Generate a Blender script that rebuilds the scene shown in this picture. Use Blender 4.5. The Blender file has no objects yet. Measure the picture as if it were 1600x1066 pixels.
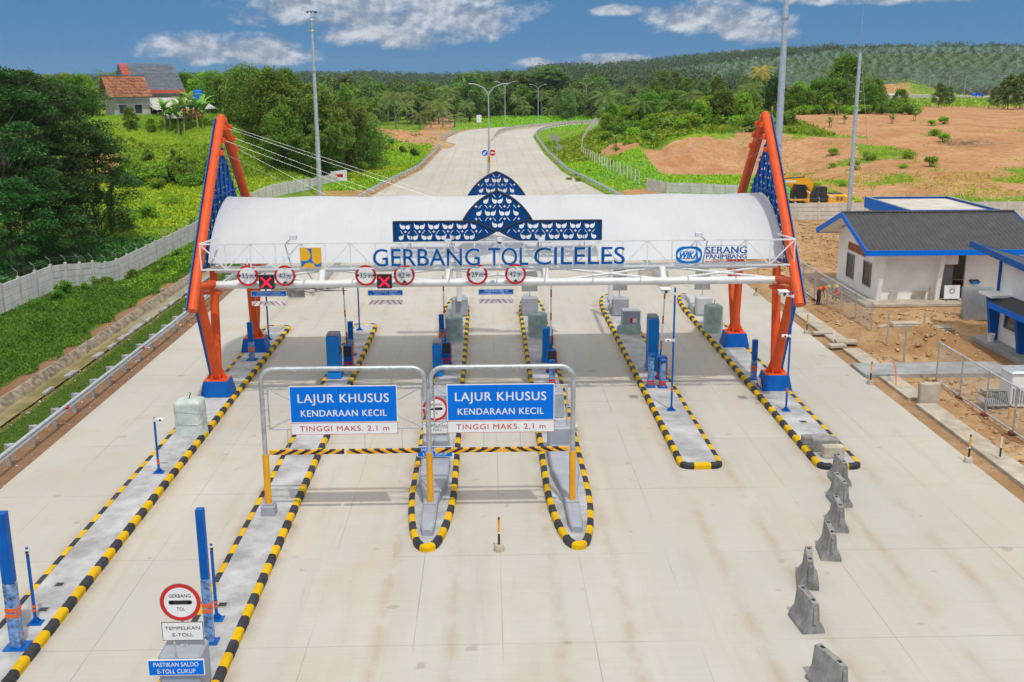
import bpy, bmesh, math, random
import numpy as np
from mathutils import Vector, Matrix, noise as mnoise

S = bpy.context.scene
C = S.collection
R = math.radians
rnd = random.Random(11)
nr = np.random.default_rng(5)

# ------------------------------------------------------------------ camera
CAM_H = 14.0
FPX = 1653.66                       # focal length in pixels of a 1600 px wide frame
PITCH, YAW, ROLL = R(13.8796), R(1.2993), R(-0.2966)
fwd = Vector((math.sin(YAW) * math.cos(PITCH), math.cos(YAW) * math.cos(PITCH), -math.sin(PITCH)))
rt0 = Vector((math.cos(YAW), -math.sin(YAW), 0))
up0 = rt0.cross(fwd)
rt = rt0 * math.cos(ROLL) + up0 * math.sin(ROLL)
upv = rt.cross(fwd)
cam = bpy.data.objects.new('camera', bpy.data.cameras.new('camera'))
C.objects.link(cam)
m3 = Matrix((rt, upv, -fwd)).transposed()
cam.matrix_world = Matrix.Translation((0, 0, CAM_H)) @ m3.to_4x4()
cam.data.sensor_width = 36.0
cam.data.lens = 36.0 * FPX / 1600.0
cam.data.clip_start = 0.5
cam.data.clip_end = 20000
S.camera = cam


def ray(px, py):
    return fwd + rt * ((px - 800) / FPX) - upv * ((py - 533) / FPX)


def G(px, py, z=0.0):
    """where the photo's pixel meets the level z (used to survey the site plan)"""
    d = ray(px, py)
    return Vector((0, 0, CAM_H)) + d * ((z - CAM_H) / d.z)


def P(px, py, Y):
    d = ray(px, py)
    return Vector((0, 0, CAM_H)) + d * (Y / d.y)


# ------------------------------------------------------------------ mesh builder
def frame_of(d):
    d = Vector(d).normalized()
    a = Vector((0, 0, 1)) if abs(d.z) < 0.95 else Vector((0, 1, 0))
    u = d.cross(a).normalized()
    return u, u.cross(d).normalized()


_text_cache = {}


def text_mesh(s, extrude=0.0, offset=0.0, space=1.0):
    key = (s, extrude, offset, space)
    if key not in _text_cache:
        cu = bpy.data.curves.new('lettering', 'FONT')
        cu.body = s
        cu.size = 1.0
        cu.extrude = extrude
        cu.offset = offset
        cu.space_character = space
        cu.resolution_u = 4
        cu.align_x = 'LEFT'
        ob = bpy.data.objects.new('lettering', cu)
        C.objects.link(ob)
        dg = bpy.context.evaluated_depsgraph_get()
        me = bpy.data.meshes.new_from_object(ob.evaluated_get(dg))
        vs = [v.co.copy() for v in me.vertices]
        fs = [tuple(p.vertices) for p in me.polygons]
        bpy.data.objects.remove(ob)
        bpy.data.curves.remove(cu)
        bpy.data.meshes.remove(me)
        _text_cache[key] = (vs, fs)
    return _text_cache[key]


def curve_fill(outer, holes, extrude):
    """a flat plate with cut-outs, as (verts, faces) in x,y with thickness 2*extrude"""
    cu = bpy.data.curves.new('plate', 'CURVE')
    cu.dimensions = '2D'
    cu.fill_mode = 'BOTH'
    cu.extrude = extrude
    for ring in [outer] + holes:
        sp = cu.splines.new('POLY')
        sp.points.add(len(ring) - 1)
        for i, (x, y) in enumerate(ring):
            sp.points[i].co = (x, y, 0, 1)
        sp.use_cyclic_u = True
    ob = bpy.data.objects.new('plate', cu)
    C.objects.link(ob)
    dg = bpy.context.evaluated_depsgraph_get()
    me = bpy.data.meshes.new_from_object(ob.evaluated_get(dg))
    vs = [v.co.copy() for v in me.vertices]
    fs = [tuple(p.vertices) for p in me.polygons]
    bpy.data.objects.remove(ob)
    bpy.data.curves.remove(cu)
    bpy.data.meshes.remove(me)
    return vs, fs


class MB:
    def __init__(self, xf=None):
        self.v, self.f, self.mi = [], [], []
        self.xf = xf

    def add(self, vs, fs, m=0):
        o = len(self.v)
        if self.xf is not None:
            vs = [self.xf @ Vector(p) for p in vs]
        self.v.extend([tuple(p) for p in vs])
        self.f.extend([tuple(i + o for i in f) for f in fs])
        if isinstance(m, (list, tuple)):
            self.mi.extend(m)
        else:
            self.mi.extend([m] * len(fs))
        return self

    def box(self, c, s, m=0, rz=0.0, b=0.0, taper=None, rot=None):
        x, y, z = s[0] / 2, s[1] / 2, s[2] / 2
        tx, ty = (1, 1) if taper is None else taper
        M = Matrix.Rotation(rz, 3, 'Z') if rot is None else rot
        c = Vector(c)
        if b <= 0:
            vs = [(-x, -y, -z), (x, -y, -z), (x, y, -z), (-x, y, -z),
                  (-x * tx, -y * ty, z), (x * tx, -y * ty, z), (x * tx, y * ty, z), (-x * tx, y * ty, z)]
            fs = [(3, 2, 1, 0), (4, 5, 6, 7), (0, 1, 5, 4), (1, 2, 6, 5), (2, 3, 7, 6), (3, 0, 4, 7)]
        else:
            b = min(b, x * .9, y * .9, z * .9)
            vs, idx = [], {}
            for sx in (-1, 1):
                for sy in (-1, 1):
                    for sz in (-1, 1):
                        kx, ky = (tx, ty) if sz > 0 else (1, 1)
                        for a in range(3):
                            p = [sx * (x * kx - (b if a != 0 else 0)), sy * (y * ky - (b if a != 1 else 0)), sz * (z - (b if a != 2 else 0))]
                            idx[(sx, sy, sz, a)] = len(vs)
                            vs.append(p)
            fs = []

            def quad(l, n):
                q = [Vector(vs[i]) for i in l]
                nn = (q[1] - q[0]).cross(q[2] - q[0])
                fs.append(tuple(l) if nn.dot(Vector(n)) > 0 else tuple(reversed(l)))
            for s_ in (-1, 1):
                quad([idx[(s_, -1, -1, 0)], idx[(s_, 1, -1, 0)], idx[(s_, 1, 1, 0)], idx[(s_, -1, 1, 0)]], (s_, 0, 0))
                quad([idx[(-1, s_, -1, 1)], idx[(1, s_, -1, 1)], idx[(1, s_, 1, 1)], idx[(-1, s_, 1, 1)]], (0, s_, 0))
                quad([idx[(-1, -1, s_, 2)], idx[(1, -1, s_, 2)], idx[(1, 1, s_, 2)], idx[(-1, 1, s_, 2)]], (0, 0, s_))
            for s1 in (-1, 1):
                for s2 in (-1, 1):
                    quad([idx[(-1, s1, s2, 1)], idx[(1, s1, s2, 1)], idx[(1, s1, s2, 2)], idx[(-1, s1, s2, 2)]], (0, s1, s2))
                    quad([idx[(s1, -1, s2, 0)], idx[(s1, 1, s2, 0)], idx[(s1, 1, s2, 2)], idx[(s1, -1, s2, 2)]], (s1, 0, s2))
                    quad([idx[(s1, s2, -1, 0)], idx[(s1, s2, 1, 0)], idx[(s1, s2, 1, 1)], idx[(s1, s2, -1, 1)]], (s1, s2, 0))
                    for s3 in (-1, 1):
                        quad([idx[(s1, s2, s3, 0)], idx[(s1, s2, s3, 1)], idx[(s1, s2, s3, 2)]], (s1, s2, s3))
        return self.add([c + M @ Vector(p) for p in vs], fs, m)

    def beam(self, p0, p1, w, h, m=0, up=(0, 0, 1)):
        p0, p1 = Vector(p0), Vector(p1)
        d = (p1 - p0).normalized()
        u = d.cross(Vector(up))
        if u.length < 1e-4:
            u = d.cross(Vector((0, 1, 0)))
        u.normalize()
        n = u.cross(d).normalized()
        vs = []
        for p in (p0, p1):
            for a, b in ((-1, -1), (1, -1), (1, 1), (-1, 1)):
                vs.append(p + u * (a * w / 2) + n * (b * h / 2))
        return self.add(vs, [(0, 1, 2, 3), (7, 6, 5, 4), (0, 4, 5, 1), (1, 5, 6, 2), (2, 6, 7, 3), (3, 7, 4, 0)], m)

    def cyl(self, p0, p1, r0, r1=None, n=14, m=0, caps=True):
        r1 = r0 if r1 is None else r1
        p0, p1 = Vector(p0), Vector(p1)
        u, w = frame_of(p1 - p0)
        vs = []
        for p, r in ((p0, r0), (p1, r1)):
            for i in range(n):
                a = 2 * math.pi * i / n
                vs.append(p + u * (r * math.cos(a)) + w * (r * math.sin(a)))
        fs = [(i, i + n, (i + 1) % n + n, (i + 1) % n) for i in range(n)]
        if caps:
            fs += [tuple(range(n)), tuple(reversed(range(n, 2 * n)))]
        return self.add(vs, fs, m)

    def tube(self, path, r, n=12, m=0, caps=True):
        path = [Vector(p) for p in path]
        rr = r if isinstance(r, (list, tuple)) else [r] * len(path)
        vs = []
        u = None
        for k, p in enumerate(path):
            d = (path[min(k + 1, len(path) - 1)] - path[max(k - 1, 0)]).normalized()
            if u is None:
                u, w = frame_of(d)
            else:
                u = (u - d * u.dot(d)).normalized()
                w = u.cross(d).normalized()
            for i in range(n):
                a = 2 * math.pi * i / n
                vs.append(p + u * (rr[k] * math.cos(a)) + w * (rr[k] * math.sin(a)))
        fs = []
        for k in range(len(path) - 1):
            for i in range(n):
                j = (i + 1) % n
                fs.append((k * n + i, (k + 1) * n + i, (k + 1) * n + j, k * n + j))
        if caps:
            fs += [tuple(range(n)), tuple(reversed(range((len(path) - 1) * n, len(path) * n)))]
        return self.add(vs, fs, m)

    def prism(self, poly, o, ux, uy, depth, m=0, mcap=None):
        """polygon in the plane (ux, uy) at o, extruded by depth along ux x uy"""
        o, ux, uy = Vector(o), Vector(ux), Vector(uy)
        nz = ux.cross(uy).normalized()
        n = len(poly)
        a = sum(poly[i][0] * poly[(i + 1) % n][1] - poly[(i + 1) % n][0] * poly[i][1] for i in range(n))
        if a < 0:
            poly = poly[::-1]
        vs = [o + ux * x + uy * y for x, y in poly] + [o + ux * x + uy * y + nz * depth for x, y in poly]
        fs = [tuple(reversed(range(n))), tuple(range(n, 2 * n))]
        mm = [m if mcap is None else mcap] * 2
        for i in range(n):
            j = (i + 1) % n
            fs.append((i, j, j + n, i + n))
            mm.append(m)
        return self.add(vs, fs, mm)

    def lathe(self, prof, o=(0, 0, 0), n=20, m=0, sx=1, sy=1):
        o = Vector(o)
        vs = []
        for r, z in prof:
            for i in range(n):
                a = 2 * math.pi * i / n
                vs.append(o + Vector((r * math.cos(a) * sx, r * math.sin(a) * sy, z)))
        fs = []
        for k in range(len(prof) - 1):
            for i in range(n):
                j = (i + 1) % n
                fs.append((k * n + i, k * n + j, (k + 1) * n + j, (k + 1) * n + i))
        fs.append(tuple(reversed(range(n))))
        fs.append(tuple(range((len(prof) - 1) * n, len(prof) * n)))
        return self.add(vs, fs, m)

    def ell(self, c, r, m=0, nu=12, nv=7, rot=None):
        c = Vector(c)
        vs = [Vector((0, 0, -1))]
        for k in range(1, nv):
            t = -math.pi / 2 + math.pi * k / nv
            for i in range(nu):
                a = 2 * math.pi * i / nu
                vs.append(Vector((math.cos(t) * math.cos(a), math.cos(t) * math.sin(a), math.sin(t))))
        vs.append(Vector((0, 0, 1)))
        fs = [(0, 1 + (i + 1) % nu, 1 + i) for i in range(nu)]
        for k in range(nv - 2):
            for i in range(nu):
                j = (i + 1) % nu
                fs.append((1 + k * nu + i, 1 + k * nu + j, 1 + (k + 1) * nu + j, 1 + (k + 1) * nu + i))
        t = len(vs) - 1
        fs += [(t, 1 + (nv - 2) * nu + i, 1 + (nv - 2) * nu + (i + 1) % nu) for i in range(nu)]
        rot = rot or Matrix.Identity(3)
        return self.add([c + rot @ Vector((p.x * r[0], p.y * r[1], p.z * r[2])) for p in vs], fs, m)

    def text(self, s, cap, centre, m=0, ux=(1, 0, 0), uy=(0, 0, 1), width=None, depth=0.003, bold=0.0, space=1.0, align='C'):
        """lettering whose capitals are `cap` tall, centred on `centre` (optionally squeezed to `width`)"""
        if bold:
            for q, dx in enumerate((-bold, 0, bold)):
                self.text(s, cap, Vector(centre) + Vector(ux) * (dx * cap * .9) + Vector(ux).cross(Vector(uy)) * (.0007 * q), m, ux, uy, width, depth, 0.0, space, align)
            return self
        vs, fs = text_mesh(s, 0.001, 0.0, space)
        x0 = min(v.x for v in vs)
        x1 = max(v.x for v in vs)
        k = cap / 0.70
        kx = k if width is None else width / (x1 - x0)
        ux, uy, c = Vector(ux), Vector(uy), Vector(centre)
        nz = ux.cross(uy)
        xm = (x0 + x1) / 2 if align == 'C' else x0
        out = [c + ux * ((v.x - xm) * kx) + uy * (v.y * k - cap / 2) + nz * (v.z * depth / 0.001) for v in vs]
        return self.add(out, fs, m)

    def build(self, name, mats, parent=None, smooth=True, loc=None, ang=32):
        me = bpy.data.meshes.new(name)
        me.from_pydata(self.v, [], self.f)
        mats = mats if isinstance(mats, (list, tuple)) else [mats]
        for mm in mats:
            me.materials.append(mm)
        if len(mats) > 1:
            me.polygons.foreach_set('material_index', self.mi)
        if smooth:
            me.polygons.foreach_set('use_smooth', [True] * len(me.polygons))
            me.set_sharp_from_angle(angle=R(ang))
        me.update()
        ob = bpy.data.objects.new(name, me)
        C.objects.link(ob)
        if parent is not None:
            ob.parent = parent
        if loc is not None:
            ob.location = loc
        return ob


def mesh_np(name, V, F, mat, parent=None, smooth=False):
    """fast mesh from numpy arrays; F is (n,3) or (n,4)"""
    me = bpy.data.meshes.new(name)
    V = np.asarray(V, dtype=np.float32)
    F = np.asarray(F, dtype=np.int32)
    k = F.shape[1]
    me.vertices.add(len(V))
    me.vertices.foreach_set('co', V.ravel())
    me.loops.add(F.size)
    me.loops.foreach_set('vertex_index', F.ravel())
    me.polygons.add(len(F))
    me.polygons.foreach_set('loop_start', np.arange(0, F.size, k, dtype=np.int32))
    me.polygons.foreach_set('loop_total', np.full(len(F), k, dtype=np.int32))
    if smooth:
        me.polygons.foreach_set('use_smooth', np.ones(len(F), dtype=bool))
    me.update(calc_edges=True)
    me.validate()
    for mm in (mat if isinstance(mat, (list, tuple)) else [mat]):
        me.materials.append(mm)
    ob = bpy.data.objects.new(name, me)
    C.objects.link(ob)
    if parent is not None:
        ob.parent = parent
    return ob


# ------------------------------------------------------------------ objects
def tag(o, label, cat, group=None):
    o['label'] = label
    o['category'] = cat
    if group:
        o['group'] = group
    return o


def thing(name, label, cat, loc=(0, 0, 0), rz=0.0, group=None, scale=1.0):
    o = bpy.data.objects.new(name, None)
    o.empty_display_size = 0.3
    C.objects.link(o)
    o.location = loc
    o.rotation_euler = (0, 0, rz)
    o.scale = (scale,) * 3
    return tag(o, label, cat, group)


def kind(o, k):
    o['kind'] = k
    return o


_kids = {}


def dup(root, loc, rz=0.0, label=None, group=None, scale=None, tilt=None):
    kids = [(o, [g for g in o.children]) for o in root.children]
    r = root.copy()
    C.objects.link(r)
    r.location = loc
    r.rotation_euler = (tilt[0], tilt[1], rz) if tilt else (0, 0, rz)
    if scale is not None:
        r.scale = (scale,) * 3 if not isinstance(scale, tuple) else scale
    if label:
        r['label'] = label
    if group:
        r['group'] = group
    for ch, gs in kids:
        c = ch.copy()
        C.objects.link(c)
        c.parent = r
        for g in gs:
            d = g.copy()
            C.objects.link(d)
            d.parent = c
    return r


# ------------------------------------------------------------------ materials
def srgb(r, g, b):
    f = lambda c: (c / 255) / 12.92 if c / 255 <= 0.04045 else ((c / 255 + 0.055) / 1.055) ** 2.4
    return (f(r), f(g), f(b))


class NT:
    def __init__(self, name):
        self.m = bpy.data.materials.new(name)
        self.m.use_nodes = True
        self.t = self.m.node_tree
        self.b = self.t.nodes['Principled BSDF']
        self.out = self.t.nodes['Material Output']

    def n(self, typ, **kw):
        nd = self.t.nodes.new(typ)
        for k, v in kw.items():
            setattr(nd, k, v)
        return nd

    def l(self, a, b):
        self.t.links.new(a, b)

    def val(self, sock, x):
        if hasattr(x, 'is_output'):
            self.l(x, sock)
        else:
            sock.default_value = x

    def math(self, op, a, b=0.0, c=0.0, clamp=False):
        nd = self.n('ShaderNodeMath', operation=op)
        nd.use_clamp = clamp
        self.val(nd.inputs[0], a)
        self.val(nd.inputs[1], b)
        if op in ('MULTIPLY_ADD', 'COMPARE', 'SMOOTH_MIN', 'SMOOTH_MAX', 'WRAP'):
            self.val(nd.inputs[2], c)
        return nd.outputs[0]

    def mix(self, f, a, b, blend='MIX'):
        nd = self.n('ShaderNodeMix', data_type='RGBA')
        nd.blend_type = blend
        nd.clamp_factor = True
        self.val(nd.inputs['Factor'], f)
        for i, x in ((6, a), (7, b)):
            if isinstance(x, tuple):
                nd.inputs[i].default_value = (*x, 1)
            else:
                self.l(x, nd.inputs[i])
        return nd.outputs[2]

    def noise(self, vec, scale, detail=4, rough=.55, dist=0.0, w=None):
        nd = self.n('ShaderNodeTexNoise', noise_dimensions='4D' if w is not None else '3D')
        if vec is not None:
            self.l(vec, nd.inputs['Vector'])
        nd.inputs['Scale'].default_value = scale
        nd.inputs['Detail'].default_value = detail
        nd.inputs['Roughness'].default_value = rough
        nd.inputs['Distortion'].default_value = dist
        if w is not None:
            self.val(nd.inputs['W'], w)
        return nd.outputs[0]

    def ramp(self, f, a, b):
        nd = self.n('ShaderNodeMapRange', clamp=True)
        nd.interpolation_type = 'SMOOTHSTEP'
        self.l(f, nd.inputs[0])
        nd.inputs[1].default_value = a
        nd.inputs[2].default_value = b
        return nd.outputs[0]

    def mapping(self, vec, sc=(1, 1, 1), loc=(0, 0, 0), rot=(0, 0, 0)):
        nd = self.n('ShaderNodeMapping')
        self.l(vec, nd.inputs[0])
        nd.inputs['Scale'].default_value = sc
        nd.inputs['Location'].default_value = loc
        nd.inputs['Rotation'].default_value = rot
        return nd.outputs[0]

    def pos(self):
        return self.n('ShaderNodeNewGeometry').outputs['Position']

    def obj(self):
        return self.n('ShaderNodeTexCoord').outputs['Object']

    def bump(self, h, strength=.3, dist=.02):
        nd = self.n('ShaderNodeBump')
        self.l(h, nd.inputs['Height'])
        nd.inputs['Strength'].default_value = strength
        nd.inputs['Distance'].default_value = dist
        self.l(nd.outputs[0], self.b.inputs['Normal'])


def mat(name, col, rough=.5, metal=0.0, var=.10, scale=2.0, dirt=None, damt=.35, dscale=1.2, bump=0.0, bscale=25, space='o', streak=False, spec=.5, coat=0.0):
    k = NT(name)
    vec = k.obj() if space == 'o' else k.pos()
    w = k.math('MULTIPLY', k.n('ShaderNodeObjectInfo').outputs['Random'], 37.0)
    f = k.noise(vec, scale, 5, .6, w=w)
    lo = tuple(c * (1 - var * 1.6) for c in col)
    hi = tuple(min(1, c * (1 + var)) for c in col)
    c = k.mix(k.ramp(f, .3, .7), lo, hi)
    if dirt is not None:
        dv = k.mapping(vec, (1, 1, .22)) if streak else vec
        d = k.noise(dv, dscale * (2.4 if streak else 1), 6, .68, .6, w=w)
        c = k.mix(k.math('MULTIPLY', k.ramp(d, .46, .74), damt), c, dirt)
    k.l(c, k.b.inputs['Base Color'])
    r = k.math('MULTIPLY_ADD', f, .25, rough - .12, clamp=True)
    k.l(r, k.b.inputs['Roughness'])
    k.b.inputs['Metallic'].default_value = metal
    k.b.inputs['Specular IOR Level'].default_value = spec
    k.b.inputs['Coat Weight'].default_value = coat
    if bump:
        k.bump(k.noise(vec, bscale, 4, .6), bump, .02)
    return k.m
# ------------------------------------------------------------------ palette
M = {}
M['membrane'] = None
M['white_tube'] = mat('white_paint_steel', (.72, .73, .73), .38, var=.05, dirt=(.42, .38, .31), damt=.35, dscale=1.5)
M['orange'] = mat('orange_paint_steel', (.72, .095, .018), .45, var=.07, dirt=(.45, .09, .03), damt=.3, dscale=.9, spec=.25)
M['blue'] = mat('blue_paint', (.0, .10, .42), .45, var=.08, dirt=(.02, .11, .28), damt=.35, dscale=2, spec=.2)
M['navy'] = mat('navy_panel', (.0, .055, .21), .5, var=.06, scale=4, spec=.15)
M['navy_edge'] = mat('dark_grey_trim', (.03, .035, .045), .5)
M['sign_blue'] = mat('sign_blue_sheet', (.0, .16, .68), .5, var=.03, scale=1, spec=.12)
M['letter_blue'] = mat('letter_blue', (.0, .085, .33), .5, var=.05, spec=.12)
M['logo_blue'] = mat('logo_blue', (.0, .17, .55), .5, var=.05, spec=.12)
M['sign_white'] = mat('sign_white_sheet', (.78, .79, .80), .4, var=.03, dirt=(.55, .52, .48), damt=.3, streak=True)
M['sign_red'] = mat('sign_red_sheet', (.58, .012, .018), .4, var=.05)
M['sign_black'] = mat('sign_black', (.015, .016, .02), .45)
M['sign_back'] = mat('bare_sign_back', (.36, .37, .36), .5, metal=.35, var=.1)
M['galv'] = mat('galvanised_steel', (.50, .53, .55), .42, metal=.55, var=.14, scale=6, dirt=(.30, .30, .30), damt=.4, dscale=3, streak=True)
M['galv_light'] = mat('pale_galvanised_rail', (.55, .60, .64), .38, metal=.5, var=.10, scale=5, dirt=(.34, .33, .31), damt=.3)
M['yellow'] = mat('post_yellow', (.78, .36, .005), .42, var=.06, dirt=(.5, .25, .03), damt=.3)
M['kerb_yellow'] = mat('kerb_yellow', (.68, .41, .0), .7, var=.10, scale=1.6, dirt=(.38, .26, .06), damt=.35, dscale=1.8, space='w', bump=.12, spec=.15)
M['kerb_black'] = mat('kerb_black', (.018, .021, .030), .62, var=.35, scale=1.6, dirt=(.10, .09, .075), damt=.5, dscale=1.8, space='w', bump=.12)
M['block_grey'] = mat('painted_grey_concrete', (.33, .355, .41), .62, var=.10, scale=.8, dirt=(.25, .24, .23), damt=.4, dscale=1.1, streak=True, bump=.08)
M['block_sunlit_tone'] = mat('sunlit_toned_concrete', (.50, .51, .53), .62, var=.08, scale=.8, dirt=(.36, .34, .31), damt=.4, dscale=1.1, streak=True, bump=.08)  # lighter grey than the other blocks: sunlight put into this one's colour
M['island_top'] = mat('island_screed', (.42, .425, .43), .75, var=.22, scale=.9, dirt=(.24, .225, .20), damt=.55, dscale=.7, space='w', bump=.15, bscale=14)
M['jersey'] = mat('raw_barrier_concrete', (.27, .265, .255), .85, var=.25, scale=2.2, dirt=(.13, .125, .12), damt=.6, dscale=2.2, streak=True, bump=.5, bscale=18)
M['concrete'] = mat('pale_raw_concrete', (.46, .41, .33), .85, var=.16, scale=1.5, dirt=(.32, .25, .16), damt=.5, dscale=1.4, bump=.25, bscale=14)
M['concrete_grey'] = mat('grey_raw_concrete', (.33, .34, .34), .85, var=.15, scale=1.5, dirt=(.24, .2, .15), damt=.4, dscale=1.4, space='w', bump=.25, bscale=14)
M['wall_panel'] = mat('precast_wall_panel', (.66, .66, .66), .85, var=.10, scale=1.1, dirt=(.33, .31, .28), damt=.45, dscale=1.2, streak=True, bump=.2)
M['wall_panel_pale'] = mat('pale_precast_wall_panel', (.60, .57, .52), .85, var=.10, scale=1.1, dirt=(.42, .33, .22), damt=.5, dscale=1.0, streak=True, bump=.2)
M['wall_post'] = mat('precast_wall_post', (.52, .49, .42), .85, var=.14, scale=1.3, dirt=(.36, .25, .12), damt=.55, dscale=1.0, bump=.2)
M['render_white'] = mat('white_wall_render', (.86, .86, .85), .8, var=.05, scale=.9, dirt=(.52, .46, .38), damt=.3, dscale=.8, bump=.1)
M['trim_blue'] = mat('bright_blue_fascia', (.0, .16, .72), .5, var=.04, spec=.15)
M['roof_dark'] = mat('charcoal_metal_roof', (.045, .045, .05), .5, var=.18, scale=2.5, dirt=(.12, .10, .085), damt=.35, dscale=2.2)
M['flat_roof'] = mat('flat_roof_screed', (.56, .53, .47), .85, var=.12, scale=.8, dirt=(.38, .33, .26), damt=.5, dscale=.5)
M['terracotta'] = mat('terracotta_block', (.42, .12, .035), .8, var=.25, scale=6)
M['glass'] = mat('dark_window_glass', (.03, .04, .05), .12, var=.2, spec=.8)
M['grey_frame'] = mat('grey_aluminium', (.25, .26, .27), .45, metal=.4)
M['dark_metal'] = mat('dark_metal', (.025, .026, .03), .5)
M['excavator'] = mat('plant_yellow', (.86, .40, .008), .45, var=.08, dirt=(.45, .22, .04), damt=.3, dscale=1.2)
M['rubber'] = mat('black_rubber', (.02, .02, .02), .8, var=.3, dirt=(.16, .10, .06), damt=.5)
M['tarp'] = mat('green_woven_tarp', (.36, .47, .43), .75, var=.16, scale=3, dirt=(.18, .24, .2), damt=.35, dscale=2, bump=.5, bscale=9)
M['tarp_white'] = mat('pale_woven_tarp', (.50, .57, .53), .75, var=.10, scale=3, dirt=(.36, .4, .37), damt=.35, dscale=2, bump=.5, bscale=9)
M['plastic_wrap'] = mat('clear_wrap_over_blue', (.10, .24, .52), .3, var=.5, scale=9, dirt=(.45, .55, .70), damt=.55, dscale=5, coat=.4)
M['cabinet'] = mat('cabinet_blue', (.0, .18, .56), .45, var=.07, scale=1.5, spec=.25)
M['orange_band'] = mat('orange_reflective_band', (.75, .12, .02), .45)
M['wire'] = mat('steel_wire', (.45, .46, .47), .4, metal=.6)
M['timber'] = mat('weathered_timber', (.36, .27, .17), .85, var=.25, scale=5, bump=.2)
M['scaffold'] = mat('rusty_steel_scrap', (.20, .17, .14), .75, var=.35, scale=4)
M['rust'] = mat('red_oxide_foot', (.25, .06, .03), .8, var=.25)
M['red_tile'] = mat('clay_roof_tiles', (.40, .15, .07), .85, var=.45, scale=3.5, dirt=(.16, .08, .05), damt=.6, dscale=2.5, bump=.8, bscale=6)
M['red_ridge'] = mat('red_painted_tiles', (.50, .07, .03), .7, var=.12)
M['slate'] = mat('blue_grey_roof_sheet', (.12, .155, .20), .65, var=.25, scale=2, dirt=(.07, .08, .10), damt=.5, dscale=1.6)
M['corrugated'] = mat('pale_fibre_cement_sheet', (.55, .54, .52), .8, var=.14, scale=1.2, dirt=(.30, .27, .24), damt=.5, dscale=1.2)
M['plaster_old'] = mat('stained_old_plaster', (.50, .47, .44), .85, var=.14, scale=.8, dirt=(.27, .22, .18), damt=.6, dscale=.9, streak=True)
M['skin'] = mat('skin', (.30, .15, .085), .6)
M['water'] = mat('muddy_ditch_water', (.30, .25, .11), .12, var=.2, scale=.6, space='w', dirt=(.45, .40, .32), damt=.5, dscale=.4, spec=.6)
M['stone'] = mat('rough_stone_lining', (.30, .25, .18), .9, var=.4, scale=3, space='w', dirt=(.2, .16, .12), damt=.6, dscale=1.5, bump=.9, bscale=5)


def lamp_mat(name, col, e):
    k = NT(name)
    k.b.inputs['Base Color'].default_value = (*col, 1)
    k.b.inputs['Emission Color'].default_value = (*col, 1)
    k.b.inputs['Emission Strength'].default_value = e
    return k.m


M['led_red'] = lamp_mat('red_lane_led', (.9, .005, .05), .9)
M['lens'] = mat('pale_lamp_lens', (.7, .72, .75), .25)


def membrane():
    k = NT('white_tension_membrane')
    v = k.obj()
    f = k.noise(v, .5, 4, .6)
    c = k.mix(k.ramp(f, .3, .7), (.74, .775, .82), (.79, .82, .86))
    d = k.noise(k.mapping(v, (3, .5, .5)), 1.0, 6, .7, .5)
    c = k.mix(k.math('MULTIPLY', k.ramp(d, .5, .78), .25), c, (.52, .52, .50))
    # welded seams across the sheet
    x = k.n('ShaderNodeSeparateXYZ')
    k.l(v, x.inputs[0])
    w = k.math('ABSOLUTE', k.math('SUBTRACT', k.math('FRACT', k.math('MULTIPLY', k.math('ADD', x.outputs[0], 40.0), 1 / 2.11)), .5))
    c = k.mix(k.math('MULTIPLY', k.math('LESS_THAN', w, .018), .22), c, (.70, .72, .75))
    k.l(c, k.b.inputs['Base Color'])
    k.b.inputs['Roughness'].default_value = .55
    tr = k.n('ShaderNodeBsdfTranslucent')
    k.l(c, tr.inputs['Color'])
    mx = k.n('ShaderNodeMixShader')
    mx.inputs[0].default_value = .42
    k.l(k.b.outputs[0], mx.inputs[1])
    k.l(tr.outputs[0], mx.inputs[2])
    k.l(mx.outputs[0], k.out.inputs[0])
    k.bump(k.noise(v, .55, 3, .5), .35, .25)
    return k.m


M['membrane'] = membrane()


def leaf_mat(name, lo, hi, trans=.35, rough=.55, spec=.3):
    k = NT(name)
    g = k.n('ShaderNodeNewGeometry')
    v = k.obj()
    oi = k.n('ShaderNodeObjectInfo').outputs['Random']
    f = k.noise(v, .55, 3, .6, w=k.math('MULTIPLY', oi, 31.0))
    t = k.math('ADD', k.math('MULTIPLY', k.ramp(f, .3, .7), .55), k.math('MULTIPLY', g.outputs['Random Per Island'], .45))
    c = k.mix(t, lo, hi)
    hs = k.n('ShaderNodeHueSaturation')
    k.l(c, hs.inputs['Color'])
    k.l(k.math('MULTIPLY_ADD', oi, .05, .475), hs.inputs['Hue'])
    k.l(k.math('MULTIPLY_ADD', oi, .5, .78), hs.inputs['Value'])
    c = hs.outputs[0]
    k.l(c, k.b.inputs['Base Color'])
    k.b.inputs['Roughness'].default_value = rough
    k.b.inputs['Specular IOR Level'].default_value = spec
    tr = k.n('ShaderNodeBsdfTranslucent')
    k.l(c, tr.inputs['Color'])
    mx = k.n('ShaderNodeMixShader')
    mx.inputs[0].default_value = trans
    k.l(k.b.outputs[0], mx.inputs[1])
    k.l(tr.outputs[0], mx.inputs[2])
    k.l(mx.outputs[0], k.out.inputs[0])
    return k.m


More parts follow.
